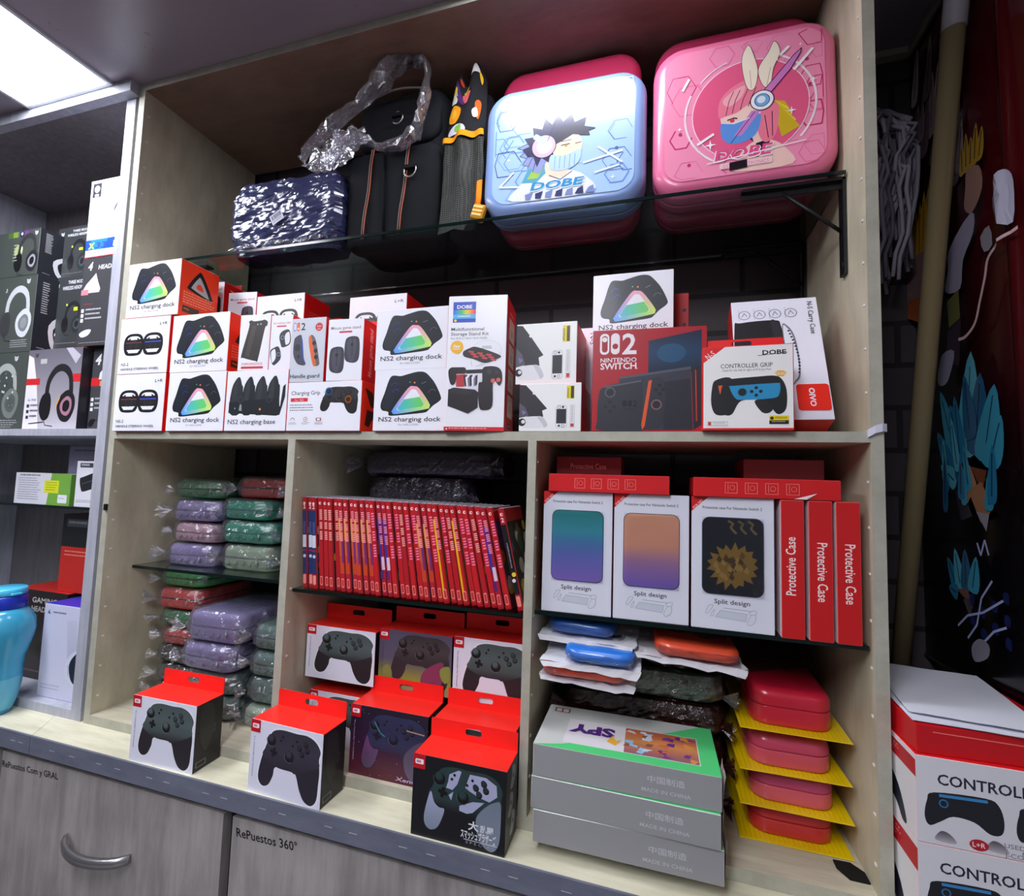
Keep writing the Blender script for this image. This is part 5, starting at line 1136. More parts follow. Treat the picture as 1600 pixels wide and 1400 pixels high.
def game_case(kind):
    t = thing('game_case', '', 'game case')
    mb = MB(); mb.box(-CW / 2, CW / 2, 0, CD, 0, CH, (170, 26, 36), 'plastic', {'top': (206, 196, 206)}, .0012)  # top face and strip on it are pale: plastic highlight put into colour
    mb.box(-CW / 2 + .0016, CW / 2 - .0016, .004, CD - .004, CH, CH + .0006, (206, 212, 222), 'plastic'); mb.build('case', t)
    mb = MB(); mb.box(-CW / 2 + .0008, CW / 2 - .0008, -.0006, -.0001, .004, CH - .003, (184, 30, 38), 'gloss'); spine_art(Canvas(mb, (-CW / 2 + .0008, -.00062, CH - .003), (CW - .0016, 0, 0), (0, 0, -(CH - .007)), 'gloss'), kind)
    mb.box(CW / 2, CW / 2 + .0003, .002, CD - .003, .004, CH - .003, (190, 40, 44), 'gloss'); cv = Canvas(mb, (CW / 2 + .00032, .002, CH - .003), (0, CD - .005, 0), (0, 0, -(CH - .007)), 'gloss')
    r = random.Random(kind + 'x'); base = {'black': (40, 36, 32), 'yellow': (60, 110, 60)}.get(kind, (70, 60, 66)); cv.rect(.0, .13, 1, 1, base)
    for i in range(14): cv.ell(r.random(), .2 + .75 * r.random(), r.uniform(.006, .016), r.choice([(220, 190, 60), (200, 80, 50), (120, 90, 60), (60, 100, 70), (210, 206, 196), (90, 70, 120)]), n=9)
    mb.build('cover_sleeve', t); return t
kinds = ['blue'] * 3 + ['plain'] * 4 + ['mix'] * 6 + ['bright', 'violet', 'violet', 'bright', 'bright', 'plain', 'bright', 'bright', 'mix', 'mix', 'bright', 'yellow', 'bright', 'plain', 'yellow', 'bright', 'bright', 'plain', 'bright', 'violet', 'bright', 'black']
NC = len(kinds); protos = {}
ORD = 'first second third fourth fifth sixth seventh eighth ninth tenth eleventh twelfth thirteenth fourteenth fifteenth sixteenth seventeenth eighteenth'.split()
look = {'blue': 'game case with a navy and white spine', 'plain': 'game case with a plain dark red spine', 'mix': 'game case with an orange streaked red spine', 'bright': 'red game case with long pink spine lettering', 'violet': 'game case with a violet and red spine', 'yellow': 'red game case with a yellow stripe down its spine', 'black': 'black spined game case with a yellow dot at the right end of the row'}
seen = {}; xcur = .0195
for i, k in enumerate(kinds):
    th = rad(4.5 + 9.5 * (i / (NC - 1))); 
    if i == NC - 1: xcur = .4195
    loc = (xcur, .0235 + .0025 * math.sin(i * 2.3), -.2782); first = k not in protos
    if first: protos[k] = game_case(k); o = protos[k]; o.location = loc
    else: o = dup(protos[k], loc)
    o.rotation_euler = (0, -th, 0)
    n = seen.get(k, 0); seen[k] = n + 1; tot = kinds.count(k)
    o['label'] = look[k] if tot == 1 else '%s, %s one from the left' % (look[k], ORD[n] if n else 'first'); o['group'] = 'game cases in a leaning row'
    xcur += (.3995 - .0195) / (NC - 2)

for w, d, h, x, y, z, c, lb, sd in ((.24, .16, .046, .175, .19, -.2780, (40, 36, 46), 'dark parcel at the bottom behind the game cases', 1), (.22, .15, .046, .185, .19, -.2300, (44, 38, 50), 'dark parcel second from the bottom behind the game cases', 5), (.23, .15, .046, .180, .19, -.1800, (34, 32, 42), 'dark parcel half hidden above the row of game cases', 2), (.21, .15, .050, .185, .185, -.1270, (42, 38, 50), 'black parcel in crinkled wrap above the game cases', 3), (.27, .15, .046, .20, .185, -.0740, (84, 70, 98), 'long plum coloured parcel under the middle shelf', 4)):
    t = thing('wrapped_parcel', lb, 'parcel', (x, y, z), group='dark parcels at the back of the middle bay')
    mb = MB(); mb.slab(w, d, h, .03, .012, c, 'eva', seg=5, rt=.016); mb.jitter(.003, 20, sd); mb.v = [(a, b, max(0, q)) for a, b, q in mb.v]; mb.build('parcel', t)
    film_over(w, d, h, .03, .012, sd + 40, t, .005, 'film_smoke', .003, 'clear_bag')

def ctrl_front(cv, style):
    if style == 'white':
        cv.rect(0, 0, 1, 1, (232, 232, 246)); controller_art(cv, (74, 86, 86), (44, 40, 44), (86, 100, 100), .0, .005, 1.0, halo=(240, 240, 250)); tx = (60, 60, 74)
    elif style == 'plum':
        cv.rect(0, 0, 1, 1, (230, 230, 246)); controller_art(cv, (54, 50, 62), (44, 40, 52), (62, 58, 72), .005, .01, 1.0, halo=(240, 240, 250), grad=True); tx = (120, 120, 136)
    elif style == 'black':
        cv.rect(0, 0, 1, 1, (20, 22, 26)); controller_art(cv, (44, 62, 62), (22, 24, 28), (40, 66, 66), .0, .02, 1.0, grips=(178, 180, 214), plates=(176, 178, 210)); tx = (44, 46, 52)
        W = (232, 234, 240)
        cv.text('大', .62, .765, .115 * cv.h, W, .03, 'l', fit=.11); cv.text('乱闘', .745, .765, .09 * cv.h, W, .025, 'l', fit=.135); cv.text('スマッシュブラザーズ', .545, .875, .11 * cv.h, W, .03, 'l', fit=.365); cv.line([(.58, .895), (.92, .895)], .0008, W); cv.text('S P E C I A L', .60, .94, .045 * cv.h, (170, 172, 180), .0, 'l', fit=.30)
    elif style == 'star':
        cv.vgrad([(0, 0), (1, 0), (1, 1), (0, 1)], [(0, (34, 28, 44)), (.5, (58, 26, 58)), (1, (92, 26, 44))], 10); r = random.Random(4)
        for i in range(40): cv.ell(r.random(), r.random(), r.uniform(.0003, .0008), (200, 170, 180), n=6)
        controller_art(cv, (52, 50, 84), (56, 36, 64), (48, 46, 78), .03, .02, .98, grips=(112, 60, 110)); cv.line([(.32, .20), (.40, .34), (.46, .38)], .002, (70, 130, 130)); cv.line([(.74, .24), (.96, .26)], .002, (180, 140, 120)); cv.text('Xenobl', .62, .955, .075 * cv.h, (214, 190, 226), .01, 'l', fit=.34, shear=.15); tx = (190, 176, 190)
    else:
        cv.vgrad([(0, 0), (1, 0), (1, 1), (0, 1)], [(0, (90, 84, 104)), (.5, (94, 88, 108)), (.8, (150, 150, 60)), (1, (166, 150, 120))], 10); controller_art(cv, (60, 54, 56), (54, 46, 52), (78, 68, 70), .05, .0, .95); cv.blob([(.62, .66), (.74, .52), (.88, .44), (.90, .58), (.86, .86), (.70, .98), (.60, .86)], (140, 58, 92)); cv.blob([(.86, .55), (.97, .50), (.985, .70), (.92, .78), (.86, .68)], (140, 150, 70)); cv.blob([(.04, .72), (.14, .60), (.20, .78), (.10, .92)], (134, 138, 74)); tx = (50, 46, 60)
    cv.rect(0, 0, .135, .175, (196, 18, 36)); cv.rr(.022, .055, .115, .118, .0018, (250, 240, 244)); cv.lines(.036, .072, .10, .105, 1, (200, 60, 76), 2, h=.9)
    cv.text('Pro Controller For N-Switch', .050, .235, .030 * cv.h, tx, .004, 'l', fit=.56, rot=90)
def ctrl_side(cv, style):
    if style == 'black':
        for a in ((.5, .05), (.35, .35), (.55, .62)): cv.blob([(a[0], a[1]), (a[0] + .25, a[1] + .05), (a[0] + .3, a[1] + .15), (a[0] + .1, a[1] + .28), (a[0] - .15, a[1] + .24), (a[0] - .02, a[1] + .12)], (150, 154, 160)); cv.ell(a[0] + .1, a[1] + .14, .003, (24, 26, 30))
    else:
        r = random.Random(6)
        for i in range(7): cv.ell(r.uniform(.1, .85), r.uniform(.05, .6), r.uniform(.002, .004), (62, 60, 62)); cv.ell(r.uniform(.1, .85), r.uniform(.05, .6), .002, (26, 26, 28))
        cv.blob([(.2, .05), (.6, .08), (.7, .4), (.45, .75), (.2, .5)], (46, 46, 46)); cv.rr(.10, .86, .46, .945, .001, (120, 118, 116)); cv.rr(.13, .872, .43, .933, .001, (30, 30, 30))
def ctrl_box(label, loc, yaw, style, h=.1095, w=.1395, d=.055, fr=None, slot=True):
    t = thing('controller_box', label, 'box', loc, (0, 0, rad(yaw)), 'boxed game controllers with red hanging tops')
    fc = {'white': (232, 232, 246), 'plum': (230, 230, 246), 'black': (20, 22, 26), 'star': (40, 28, 46), 'splat': (90, 84, 104)}[style]
    sd = (30, 29, 30) if style in ('white', 'plum') else (18, 19, 22)
    mb = MB(); mb.box(-w / 2, w / 2, 0, d, 0, h, sd, 'carton', {'front': fc, 'top': (250, 44, 34), 'left': sd, 'right': sd, 'back': (200, 24, 28)}, .0006); F = faces_of(mb, w, d, h); ctrl_front(F['front'], style); ctrl_side(F['right'], style); mb.build('carton', t)
    mb = MB(); hang_tab(mb, w - .001, .0265, .0010, (250, 36, 30), .026, .0085, cut=.0015); mb.build('hang_tab', t, (0, d - .0011, h)); return t
ctrl_box('white controller box at the front left on the worktop', (-.1855, -.0595, ZC + .0002), 1, 'white')
ctrl_box('white box with a plum black controller, second on the front of the worktop', (.0690, -.0605, ZC + .0002), -2, 'plum')
ctrl_box('black controller box with white Japanese lettering on the front of the worktop', (.3595, -.0600, ZC + .0002), 0, 'black')
ctrl_box('dark purple starry controller box behind the black one', (.2085, .0075, -.562), 0, 'star', d=.056)
ctrl_box('red topped controller box almost hidden behind the black Japanese lettered box', (.3535, .0075, -.562), 0, 'white', w=.134, d=.056)
ctrl_box('black sided controller box beneath the upper left one, mostly hidden', (.0750, .068, -.562), 0, 'white', h=.090, w=.134)
ctrl_box('controller box beneath the colourful one, hidden in the back row', (.2180, .068, -.562), 0, 'white', h=.090)
ctrl_box('controller box hidden at the back beside the second divider', (.3610, .068, -.562), 0, 'white', h=.090, w=.130)
ctrl_box('white controller box raised at the back against the first divider', (.0745, .058, -.4450), 0, 'white', h=.093, w=.143)
ctrl_box('colourful grey and yellow controller box in the raised back row', (.2195, .066, -.4450), 0, 'splat', h=.100)
ctrl_box('white controller box raised at the back beside the second divider', (.3605, .066, -.4450), 0, 'white', h=.103, w=.136)

# ------------------------------------------------------------------ right bay
def prot_front(cv, stops, dark=False):
    cv.poly([(0, 0), (.215, 0), (0, .115)], (214, 24, 28)); cv.text('FOR NS2', .035, .098, .030 * cv.h, (250, 214, 210), .01, 'l', fit=.16, rot=-45); cv.text('Protective case For Nintendo Switch 2', .14, .092, .030 * cv.h, (44, 46, 58), .012, fit=.72)
    cv.text('Split design', .50, .805, .048 * cv.h, (54, 56, 66), .012, 'c', fit=.43)
    g = (176, 182, 196)
    cv.poly([(.30, .905), (.36, .855), (.68, .865), (.66, .92)], (206, 212, 222)); cv.line([(.30, .905), (.36, .855), (.68, .865), (.66, .92)], .0008, g, True); cv.line([(.40, .835), (.74, .842)], .001, g)
    for p in ([(.18, .875), (.22, .825), (.27, .82), (.25, .85), (.20, .885)], [(.24, .895), (.29, .85), (.27, .90)], [(.70, .86), (.75, .835), (.79, .84), (.77, .87)], [(.68, .93), (.72, .875), (.78, .87), (.77, .92), (.71, .945)]): cv.poly(cat_rom(p, 3), (222, 226, 234)); cv.line(cat_rom(p, 3), .0007, g, True)
def win(mb, w, h, stops, gold=False):
    cv = Canvas(mb, (-w / 2, -.0003, h), (w, 0, 0), (0, 0, -h), 'gloss'); u0, u1, v0, v1, r = .135, .875, .155, .735, .010
    P = []; ru, rv = r / w, r / h
    for cu, cvv, a0 in ((u1 - ru, v0 + rv, 0), (u0 + ru, v0 + rv, 90), (u0 + ru, v1 - rv, 180), (u1 - ru, v1 - rv, 270)):
        for k in range(6): a = math.radians(a0 + 90 * k / 5); P.append((cu + ru * math.cos(a), cvv - rv * math.sin(a)))
    cv.vgrad(P, stops, 14); cv.line(P, .0010, (60, 70, 84), True)
    if gold:
        G1, G2 = (150, 116, 44), (112, 82, 30); r_ = random.Random(3); Q = []
        for k in range(34): a = 2 * math.pi * k / 34; rr_ = (.255 if k % 2 else .335) + r_.uniform(-.03, .03); Q.append((.51 + rr_ * math.cos(a) * .95, .52 + rr_ * .52 * math.sin(a)))
        Q = [(min(u1 - .02, max(u0 + .02, a)), min(v1 - .02, max(v0 + .02, b))) for a, b in Q]; cv.poly(Q, G1)
        for k in range(26): a = r_.uniform(0, 6.28); q = r_.uniform(.02, .2); cu, cw = .50 + q * math.cos(a), .52 + q * .55 * math.sin(a); cv.poly([(cu, cw - .03), (cu + .04, cw + .005), (cu + .015, cw + .03), (cu - .03, cw + .01)], r_.choice((G2, (174, 140, 66), (84, 62, 26))))
        for k in range(3): x = .46 + k * .12; cv.line(cat_rom([(x, .18), (x + .05, .20), (x + .03, .23), (x + .09, .27)], 4, False), .003, (150, 126, 76))
    return cv
def prot_box(label, loc, yaw, stops, gold=False, gp='white boxes with display windows'):
    w, d, h = .1040, .026, .1800
    t = thing('windowed_box', label, 'box', loc, (0, 0, rad(yaw)), gp)
    mb = MB(); mb.box(-w / 2, w / 2, 0, d, 0, h, DRED, 'carton', {'front': (226, 228, 240)}, .0006); prot_front(faces_of(mb, w, d, h)['front'], stops); mb.build('carton', t)
    mb = MB(); cv = win(mb, w, h, stops, gold); o = mb.build('picture_window', t); o['label'] = 'window showing ' + ('a black case with gold splinters' if gold else 'a two-tone case')
    mb = MB(); sheet(mb, (-w * .365, -.0022, h * .265), (w * .375, -.0022, h * .265), (w * .375, -.0022, h * .845), (-w * .365, -.0022, h * .845), 8, 12, .0012, int(loc[0] * 100), 'film_soft', freq=28, smooth=True); mb.build('window_film', t)
GZ3 = -.2706
prot_box('white windowed box showing a teal to violet case', (.5055, .0155, GZ3), 0, [(0, (52, 150, 146)), (.30, (70, 172, 182)), (.42, (84, 150, 190)), (.6, (112, 130, 200)), (1, (160, 128, 214))])
prot_box('white windowed box showing an orange to violet case', (.6120, .0155, GZ3), 0, [(0, (240, 178, 138)), (.45, (236, 170, 138)), (.66, (184, 138, 176)), (1, (138, 112, 204))])
prot_box('white windowed box showing a black case with gold splinters', (.7190, .0125, GZ3), -1, [(0, (30, 34, 42)), (1, (24, 26, 34))], True)
for x, lb in ((.7915, 'red spined box next to the gold splintered window box'), (.8240, 'middle one of three red spined boxes standing upright'), (.8552, 'red spined box standing against the right cabinet panel')):
    w, d, h = .0275, .10, .1795
    t = thing('red_spined_box', lb, 'box', (x, .0060, GZ3), (0, 0, rad(0)), 'upright red boxes with white lettering')
    mb = MB(); mb.box(-w / 2, w / 2, 0, d, 0, h, (206, 22, 26), 'carton', {'left': (232, 232, 240), 'edge': (220, 90, 86)}, .0008); F = faces_of(mb, w, d, h); up_ = x < .80
    F['front'].text('Protective Case', .62 if up_ else .36, .69 if up_ else .30, .60 * w, (250, 232, 228), .012, 'l', fit=.42, rot=-90 if up_ else 90)
    L = F['left']; L.rr(.08, .24, .30, .8, .004, (60, 40, 46)); mb.build('carton', t)
def flat_box(label, x0, x1, y, z, h, d=.10, icons=True, text=None, col=(214, 20, 26)):
    w = x1 - x0; t = thing('flat_red_box', label, 'box', ((x0 + x1) / 2, y, z), (0, 0, 0), 'flat red boxes lying on top')
    mb = MB(); mb.box(-w / 2, w / 2, 0, d, 0, h, col, 'carton', {'edge': mixc(col, (230, 120, 120), .4)}, .0006); cv = faces_of(mb, w, d, h)['front']; c = (246, 130, 122)
    if icons:
        for i in range(4):
            u = .27 + i * .14; r = .0075; P = Canvas_round(cv, .001); cv.line([(u - r / w, .24), (u + r / w, .24), (u + r / w, .78), (u - r / w, .78)], .0007, c, True); cv.ring(u + .008, .5, .0032, .0006, c, 10); cv.line([(u - .022, .3), (u - .022, .7)], .0007, c)
            if i == 2: cv.line([(u - .008, .62), (u + .02, .62)], .0006, c)
    if text: cv.text(text, .5, .66, .42 * h, (250, 150, 150), .006, 'c', fit=.55)
    mb.build('carton', t); return t
flat_box('flat red box lying on the teal and orange windowed boxes, icons on its edge', .462, .637, .008, -.0902, .0265)
t = flat_box('flat red box lying across the gold windowed box and red spines, corner torn', .669, .848, .0065, -.0902, .0265)
mb = MB(); mb.poly([(.035, -.0012, .0005), (.050, -.0015, .0008), (.062, -.0016, .0085), (.059, -.0014, .0078)], (244, 236, 236), 'matte'); mb.poly([(.059, -.0014, .0078), (.062, -.0016, .0085), (.050, -.0011, .0004), (.035, -.0008, .0003)], (244, 236, 236), 'matte'); o = mb.build('torn_corner', t); o['label'] = 'torn white paper edge'
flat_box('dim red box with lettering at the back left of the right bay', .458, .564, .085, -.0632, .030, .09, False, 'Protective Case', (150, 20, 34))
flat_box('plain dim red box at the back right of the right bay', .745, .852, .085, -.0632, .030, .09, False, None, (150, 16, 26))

# soft pouches in mailer bags, dark pouches behind
GD2 = 'dark pouches heaped behind the grey boxes'
zz = -.5620
for i, (w, d, h, c, x, lb) in enumerate(((.25, .15, .050, (30, 28, 32), .595, 'black pouch at the bottom of the heap behind the grey boxes'), (.25, .15, .050, (34, 30, 34), .597, 'black pouch second from the bottom of the heap behind the grey boxes'), (.24, .14, .050, (44, 66, 56), .604, 'dark green pouch in film just above the printed grey box'), (.24, .14, .044, (32, 74, 48), .606, 'deep green pouch in film, uppermost wide one of the heap'), (.120, .13, .038, (34, 34, 38), .664, 'small black pouch in film under the right orange mailer bag'))):
    t = thing('dark_pouch', lb, 'pouch', (x - .006, .100 + .075, zz), (0, 0, rad((-1, 1, 1, 1, 1)[i])), GD2)
    mb = MB(); mb.slab(w, d, h - .006, .03, .012, c, 'eva', seg=5, rt=.014); mb.jitter(.0025, 22, i); mb.v = [(a, b, max(0, q)) for a, b, q in mb.v]; mb.build('pouch', t)
    film_over(w, d, h - .006, .03, .012, 60 + i, t, .006, 'film_dark' if i != 3 else 'film', .003, 'clear_bag')
    if i == 4:
        mb = MB(); sheet(mb, (.060, -.060, .004), (.195, -.02, .014), (.20, .02, .040), (.060, -.02, .034), 14, 6, .004, 5, 'film_dark', freq=30, smooth=True); o = mb.build('bag_tail', t); o['label'] = 'brown translucent bag end stretched sideways'
    zz += h + .001
ZB = zz - .0390 + .0005
def mailer(label, loc, rot, w, d, pc, pw, pd, px, py, seed, sheetcol=(226, 226, 232)):
    t = thing('mailer_bag', label, 'bag', loc, rot, 'mailer bags with coloured pouches')
    mb = MB(); sheet(mb, (-w / 2, -d / 2, .004), (w / 2, -d / 2, .004), (w / 2, d / 2, .004), (-w / 2, d / 2, .004), 14, 10, .0035, seed, 'matte', sheetcol, 40); sheet(mb, (-w / 2, -d / 2, .0035), (-w / 2, d / 2, .0035), (w / 2, d / 2, .0035), (w / 2, -d / 2, .0035), 14, 10, .0035, seed, 'matte', sheetcol, 40)
    # open lip curling down at the front edge
    sheet(mb, (-w / 2 + .004, -d / 2 - .004, -.001), (w / 2 - .004, -d / 2 - .005, -.004), (w / 2, -d / 2, .005), (-w / 2, -d / 2, .005), 12, 2, .003, seed + 3, 'matte', mixc(sheetcol, (200, 190, 190), .3), 50); mb.build('backing_sheet', t)
    mb = MB(); mb.M = Matrix.Translation((px, py, .0085)); mb.slab(pw, pd, .0180, .022, .007, pc, 'shell', seg=5, rt=.008); mb.jitter(.0015, 40, seed); mb.build('pouch', t)
    mb = MB(); mb.M = Matrix.Translation((px, py, .0085))
    for k in range(3): sheet(mb, (-pw / 2 + .004, -pd / 2 - .004, .003 + .004 * k), (pw / 2 - .004, -pd / 2 - .003, .004 + .004 * k), (pw / 2 - .01, pd / 2 - .02, .0205), (-pw / 2 + .01, pd / 2 - .02, .0205), 12, 8, .0028, seed + 9 + k, 'film', freq=70)
    mb.build('clear_front', t); return t
mailer('white mailer bag with an orange pouch, lowest at the left of the heap', (.526, .072, ZB), (rad(2), 0, rad(-1)), .14, .13, (226, 74, 36), .125, .09, -.004, -.030, 3)
mailer('white mailer bag with a bright blue pouch, above the left orange one', (.528, .066, ZB + .0262), (rad(3), rad(1), rad(2)), .14, .14, (44, 120, 214), .100, .095, .012, -.026, 5)
mailer('mailer bag with a darker blue pouch, topmost at the left', (.522, .090, ZB + .0520), (rad(2), rad(1), rad(-2)), .145, .14, (40, 96, 176), .100, .09, -.010, -.018, 7)
mailer('white mailer bag with a shiny orange pouch, right of the blue ones', (.662, .095, ZB + .0400), (rad(2), rad(3), rad(3)), .150, .14, (232, 82, 50), .115, .095, .010, -.026, 9)

# three grey boxes
def grey_box(label, loc, yaw, top=False, h=.0420):
    w, d = .240, .125; t = thing('grey_box', label, 'box', loc, (0, 0, rad(yaw)), 'grey boxes stacked in the right bay')
    G = (158, 158, 160); mb = MB(); mb.box(-w / 2, w / 2, 0, d, 0, h, G, 'carton', {'top': (74, 196, 116), 'edge': (214, 212, 206)}, .0007); F = faces_of(mb, w, d, h)
    F['front'].text('中国制造', .725, .50, .22 * h, (206, 206, 210), .004, 'c', fit=.19); F['front'].text('MADE IN CHINA', .725, .80, .16 * h, (200, 200, 204), .006, 'c', fit=.25)
    if top:
        cv = F['top']; cv.rect(0, 0, 1, 1, (86, 214, 126)); cv.poly([(.0, 0), (.93, 0), (.78, .22), (.16, .90), (.0, 1.0)], (206, 208, 204)); cv.rr(.04, .06, .14, .17, .001, (150, 40, 50)); cv.rr(.05, .075, .085, .155, .001, (226, 224, 220)); cv.rr(.095, .075, .13, .155, .001, (226, 224, 220))
        cv.rect(.155, .30, .905, .86, (226, 222, 226)); cv.vgrad([(.50, .31), (.90, .31), (.90, .85), (.50, .85)], [(0, (190, 90, 60)), (.5, (216, 140, 80)), (1, (150, 90, 110))], 8)
        r7 = random.Random(17)
        for k in range(30): u, v = r7.uniform(.50, .86), r7.uniform(.32, .78); cv.poly([(u, v), (u + r7.uniform(.02, .05), v + r7.uniform(-.02, .03)), (u + r7.uniform(.01, .05), v + r7.uniform(.04, .10)), (u - r7.uniform(.0, .02), v + r7.uniform(.03, .07))], (r7.choice([(100, 160, 210), (150, 196, 226), (206, 214, 226), (150, 90, 60)]) if u < .66 else r7.choice([(96, 44, 130), (120, 60, 150), (222, 150, 80), (206, 110, 70), (236, 190, 120)])))
        cv.text('SPY', .44, .42, .26 * cv.h, (84, 38, 120), .05, 'l', fit=.27, rot=180); cv.poly([(.40, .70), (.43, .55), (.45, .66), (.48, .62), (.45, .76)], (236, 180, 60))
    mb.build('carton', t)
    mb = MB(); sheet(mb, (w / 2 + .0006, .004, .002), (w / 2 + .0009, .05, .002), (w / 2 + .006, .05, h - .002), (w / 2 + .004, .004, h - .001), 6, 4, .0018, int(loc[2] * -1000), 'matte', (206, 202, 194), 50); mb.build('frayed_flap', t)
grey_box('lowest of three grey boxes, overhanging the cabinet base', (.5830, -.0420, -.5620), .5)
grey_box('middle one of three stacked grey boxes with a green lid', (.5790, -.0430, -.5196), -.4)
grey_box('topmost grey box with a green lid and a printed window picture', (.5805, -.0410, -.4772), .6, True)

# pink blister cases on yellow cards
for i, (z, c) in enumerate(((-.5620, (196, 40, 44)), (-.5175, (204, 76, 104)), (-.4700, (200, 66, 96)), (-.4145, (206, 30, 56)))):
    t = thing('blister_case', ('red blister case on the lowest yellow card', 'pink blister case on the second yellow card from the bottom', 'pink blister case on the third yellow card from the bottom', 'glossy red blister case on the topmost yellow card')[i], 'case', (.804 + .001 * (i % 2), .0600, z), (rad(1.5 if i == 3 else 0), 0, rad((0, -1, 1, 0)[i])), 'blister cases on yellow cards')
    mb = MB(); mb.box(-.0695, .0695, 0, .205, 0, .0015, (240, 208, 10), 'gloss', {'edge': (226, 190, 20)}, .0004)
    for k in range(22): mb.box(-.066 + k * .006, -.0645 + k * .006, .004, .200, .0015, .0017, (228, 190, 8), 'gloss')
    mb.build('yellow_card', t); hh = (.041, .042, .044, .052)[i]
    mb = MB(); mb.M = Matrix.Translation((.0, .085, .002)); mb.slab(.106, .140, hh * .5, .024, .004, mixc(c, (240, 130, 90), .22 if i in (1, 2) else .05), 'shell', seg=6, rt=.001); mb.build('lower_shell', t)
    mb = MB(); mb.M = Matrix.Translation((.0, .085, .002 + hh * .5)); mb.slab(.105, .139, .0016, .024, .0003, mixc(c, (70, 10, 20), .3), 'cloth', seg=6); mb.build('zipper', t)
    mb = MB(); mb.M = Matrix.Translation((.0, .085, .0036 + hh * .5)); mb.slab(.106, .140, hh * .5 - .0035, .024, .001, c if i != 1 else mixc(c, (150, 40, 110), .3), 'shell', seg=6, rt=.013, steps=5); mb.build('upper_shell', t)
mb = MB(); P = [(-.016, .016), (.004, .017), (.016, .004), (.016, -.014), (-.006, -.014), (-.016, .002)]
mb.rings([[(x, y, 0) for x, y in P], [(x, y, .002) for x, y in P]], (26, 24, 22), 'cloth', False)
tag(mb.build('felt_pad', None, (.862, .037, -.562)), 'small black pad on the cabinet base beneath the lowest yellow card', 'pad')

# ------------------------------------------------------------------ left cabinet contents
GH = 'headset boxes in the left cabinet'
OL, OLS = (72, 78, 74), (30, 32, 40)
def headset(cv, cu, cv_, s, band=(40, 42, 48), cup=(28, 30, 36), trim=(90, 96, 104), pad=(20, 20, 24), tilt=0):
    T = lambda P: cv.turn([(cu + a * s, cv_ + b * s * cv.w / cv.h) for a, b in P], cu, cv_, tilt)
    cv.poly(T(cat_rom([(-.30, .10), (-.28, -.22), (-.12, -.44), (.10, -.48), (.28, -.34), (.34, -.02), (.26, .02), (.22, -.24), (.08, -.36), (-.08, -.33), (-.20, -.16), (-.22, .10)], 3)), band)
    cv.poly(T(cat_rom([(-.36, .02), (-.20, -.02), (-.14, .16), (-.18, .38), (-.32, .42), (-.42, .24)], 3)), pad)
    cv.poly(T(cat_rom([(.04, .06), (.22, -.06), (.38, .04), (.40, .24), (.28, .44), (.10, .42), (.0, .24)], 3)), cup); cv.poly(T(cat_rom([(.10, .12), (.22, .04), (.32, .10), (.33, .24), (.25, .35), (.13, .32), (.07, .22)], 3)), trim); cv.poly(T(cat_rom([(.14, .15), (.22, .10), (.28, .14), (.28, .23), (.22, .29), (.14, .26)], 3)), mixc(cup, (0, 0, 0), .3))
    cv.line(T([(-.30, .36), (-.24, .50), (-.06, .52)]), .002, (24, 24, 28))
def hs_box(label, x1, y, z, w, d, h, art, col=OL, side=OLS, yaw=0, sideart=None, cols=None):
    """x1 = right edge of the front"""
    c = {'all': side, 'front': col}; c.update(cols or {})
    b = carton('headset_box', w, d, h, c, lambda F: (art(F['front']), sideart and sideart(F['right'])))
    b.location = (x1 - w / 2, y, z); b.rotation_euler = (0, 0, rad(yaw)); return tag(b, label, 'box', GH)
def crest(cv, u, v, s, c=(206, 208, 212)): cv.poly([(u - s / cv.w, v - s / cv.h), (u - .4 * s / cv.w, v - .6 * s / cv.h), (u + .4 * s / cv.w, v - .6 * s / cv.h), (u + s / cv.w, v - s / cv.h), (u + .8 * s / cv.w, v + .4 * s / cv.h), (u, v + s / cv.h), (u - .8 * s / cv.w, v + .4 * s / cv.h)], c); cv.ell(u - .35 * s / cv.w, v - .05 * s / cv.h, s * .18, (50, 54, 56), n=6); cv.ell(u + .35 * s / cv.w, v - .05 * s / cv.h, s * .18, (50, 54, 56), n=6)
def hs_side(cv):
    cv.lines(.14, .08, .30, .5, 14, (196, 198, 204), 3); cv.poly(cat_rom([(.35, .62), (.62, .46), (.66, .52), (.46, .66), (.52, .84), (.66, .92), (.60, .97), (.42, .88)], 3), (206, 208, 214)); cv.lines(.12, .93, .32, .95, 1, (190, 192, 198), 5)
def a1(cv):
    for i, c in enumerate(((80, 110, 60), (130, 160, 50), (70, 90, 130), (110, 70, 130), (80, 70, 90))): cv.rect(.30 + .11 * i, .02, .41 + .11 * i, .14, c)
    cv.rr(.56, .03, .65, .14, .002, (40, 42, 46)); cv.ell(.605, .075, .004, (230, 230, 230)); crest(cv, .92, .10, .006); cv.ell(.56, .45, .016, (170, 186, 120)); cv.ell(.60, .40, .008, (240, 246, 220)); headset(cv, .74, .52, .62, (52, 54, 56), (40, 40, 46), (150, 150, 156)); cv.lines(.45, .3, .55, .7, 6, (180, 190, 160), 3)
def a2(cv): crest(cv, .82, .08, .007); headset(cv, .62, .48, .82, (196, 200, 204), (206, 210, 214), (120, 124, 128), (56, 58, 60)); cv.text('3', .34, .20, .07 * cv.h, (220, 222, 226), .02, shear=.2); cv.lines(.55, .84, .92, .95, 4, (170, 174, 176), 3); cv.ring(.3, .9, .006, .001, (170, 174, 176))
def a3(cv):
    crest(cv, .72, .08, .007); headset(cv, .50, .50, .85, (170, 176, 172), (120, 128, 122), (90, 96, 92)); r = random.Random(8)
    for i in range(26): cv.ell(.26 + .5 * r.random(), .25 + .5 * r.random(), .003, r.choice([(216, 220, 216), (60, 66, 62), (110, 118, 112)]), n=7)
    cv.lines(.2, .86, .9, .97, 4, (180, 184, 186), 4)
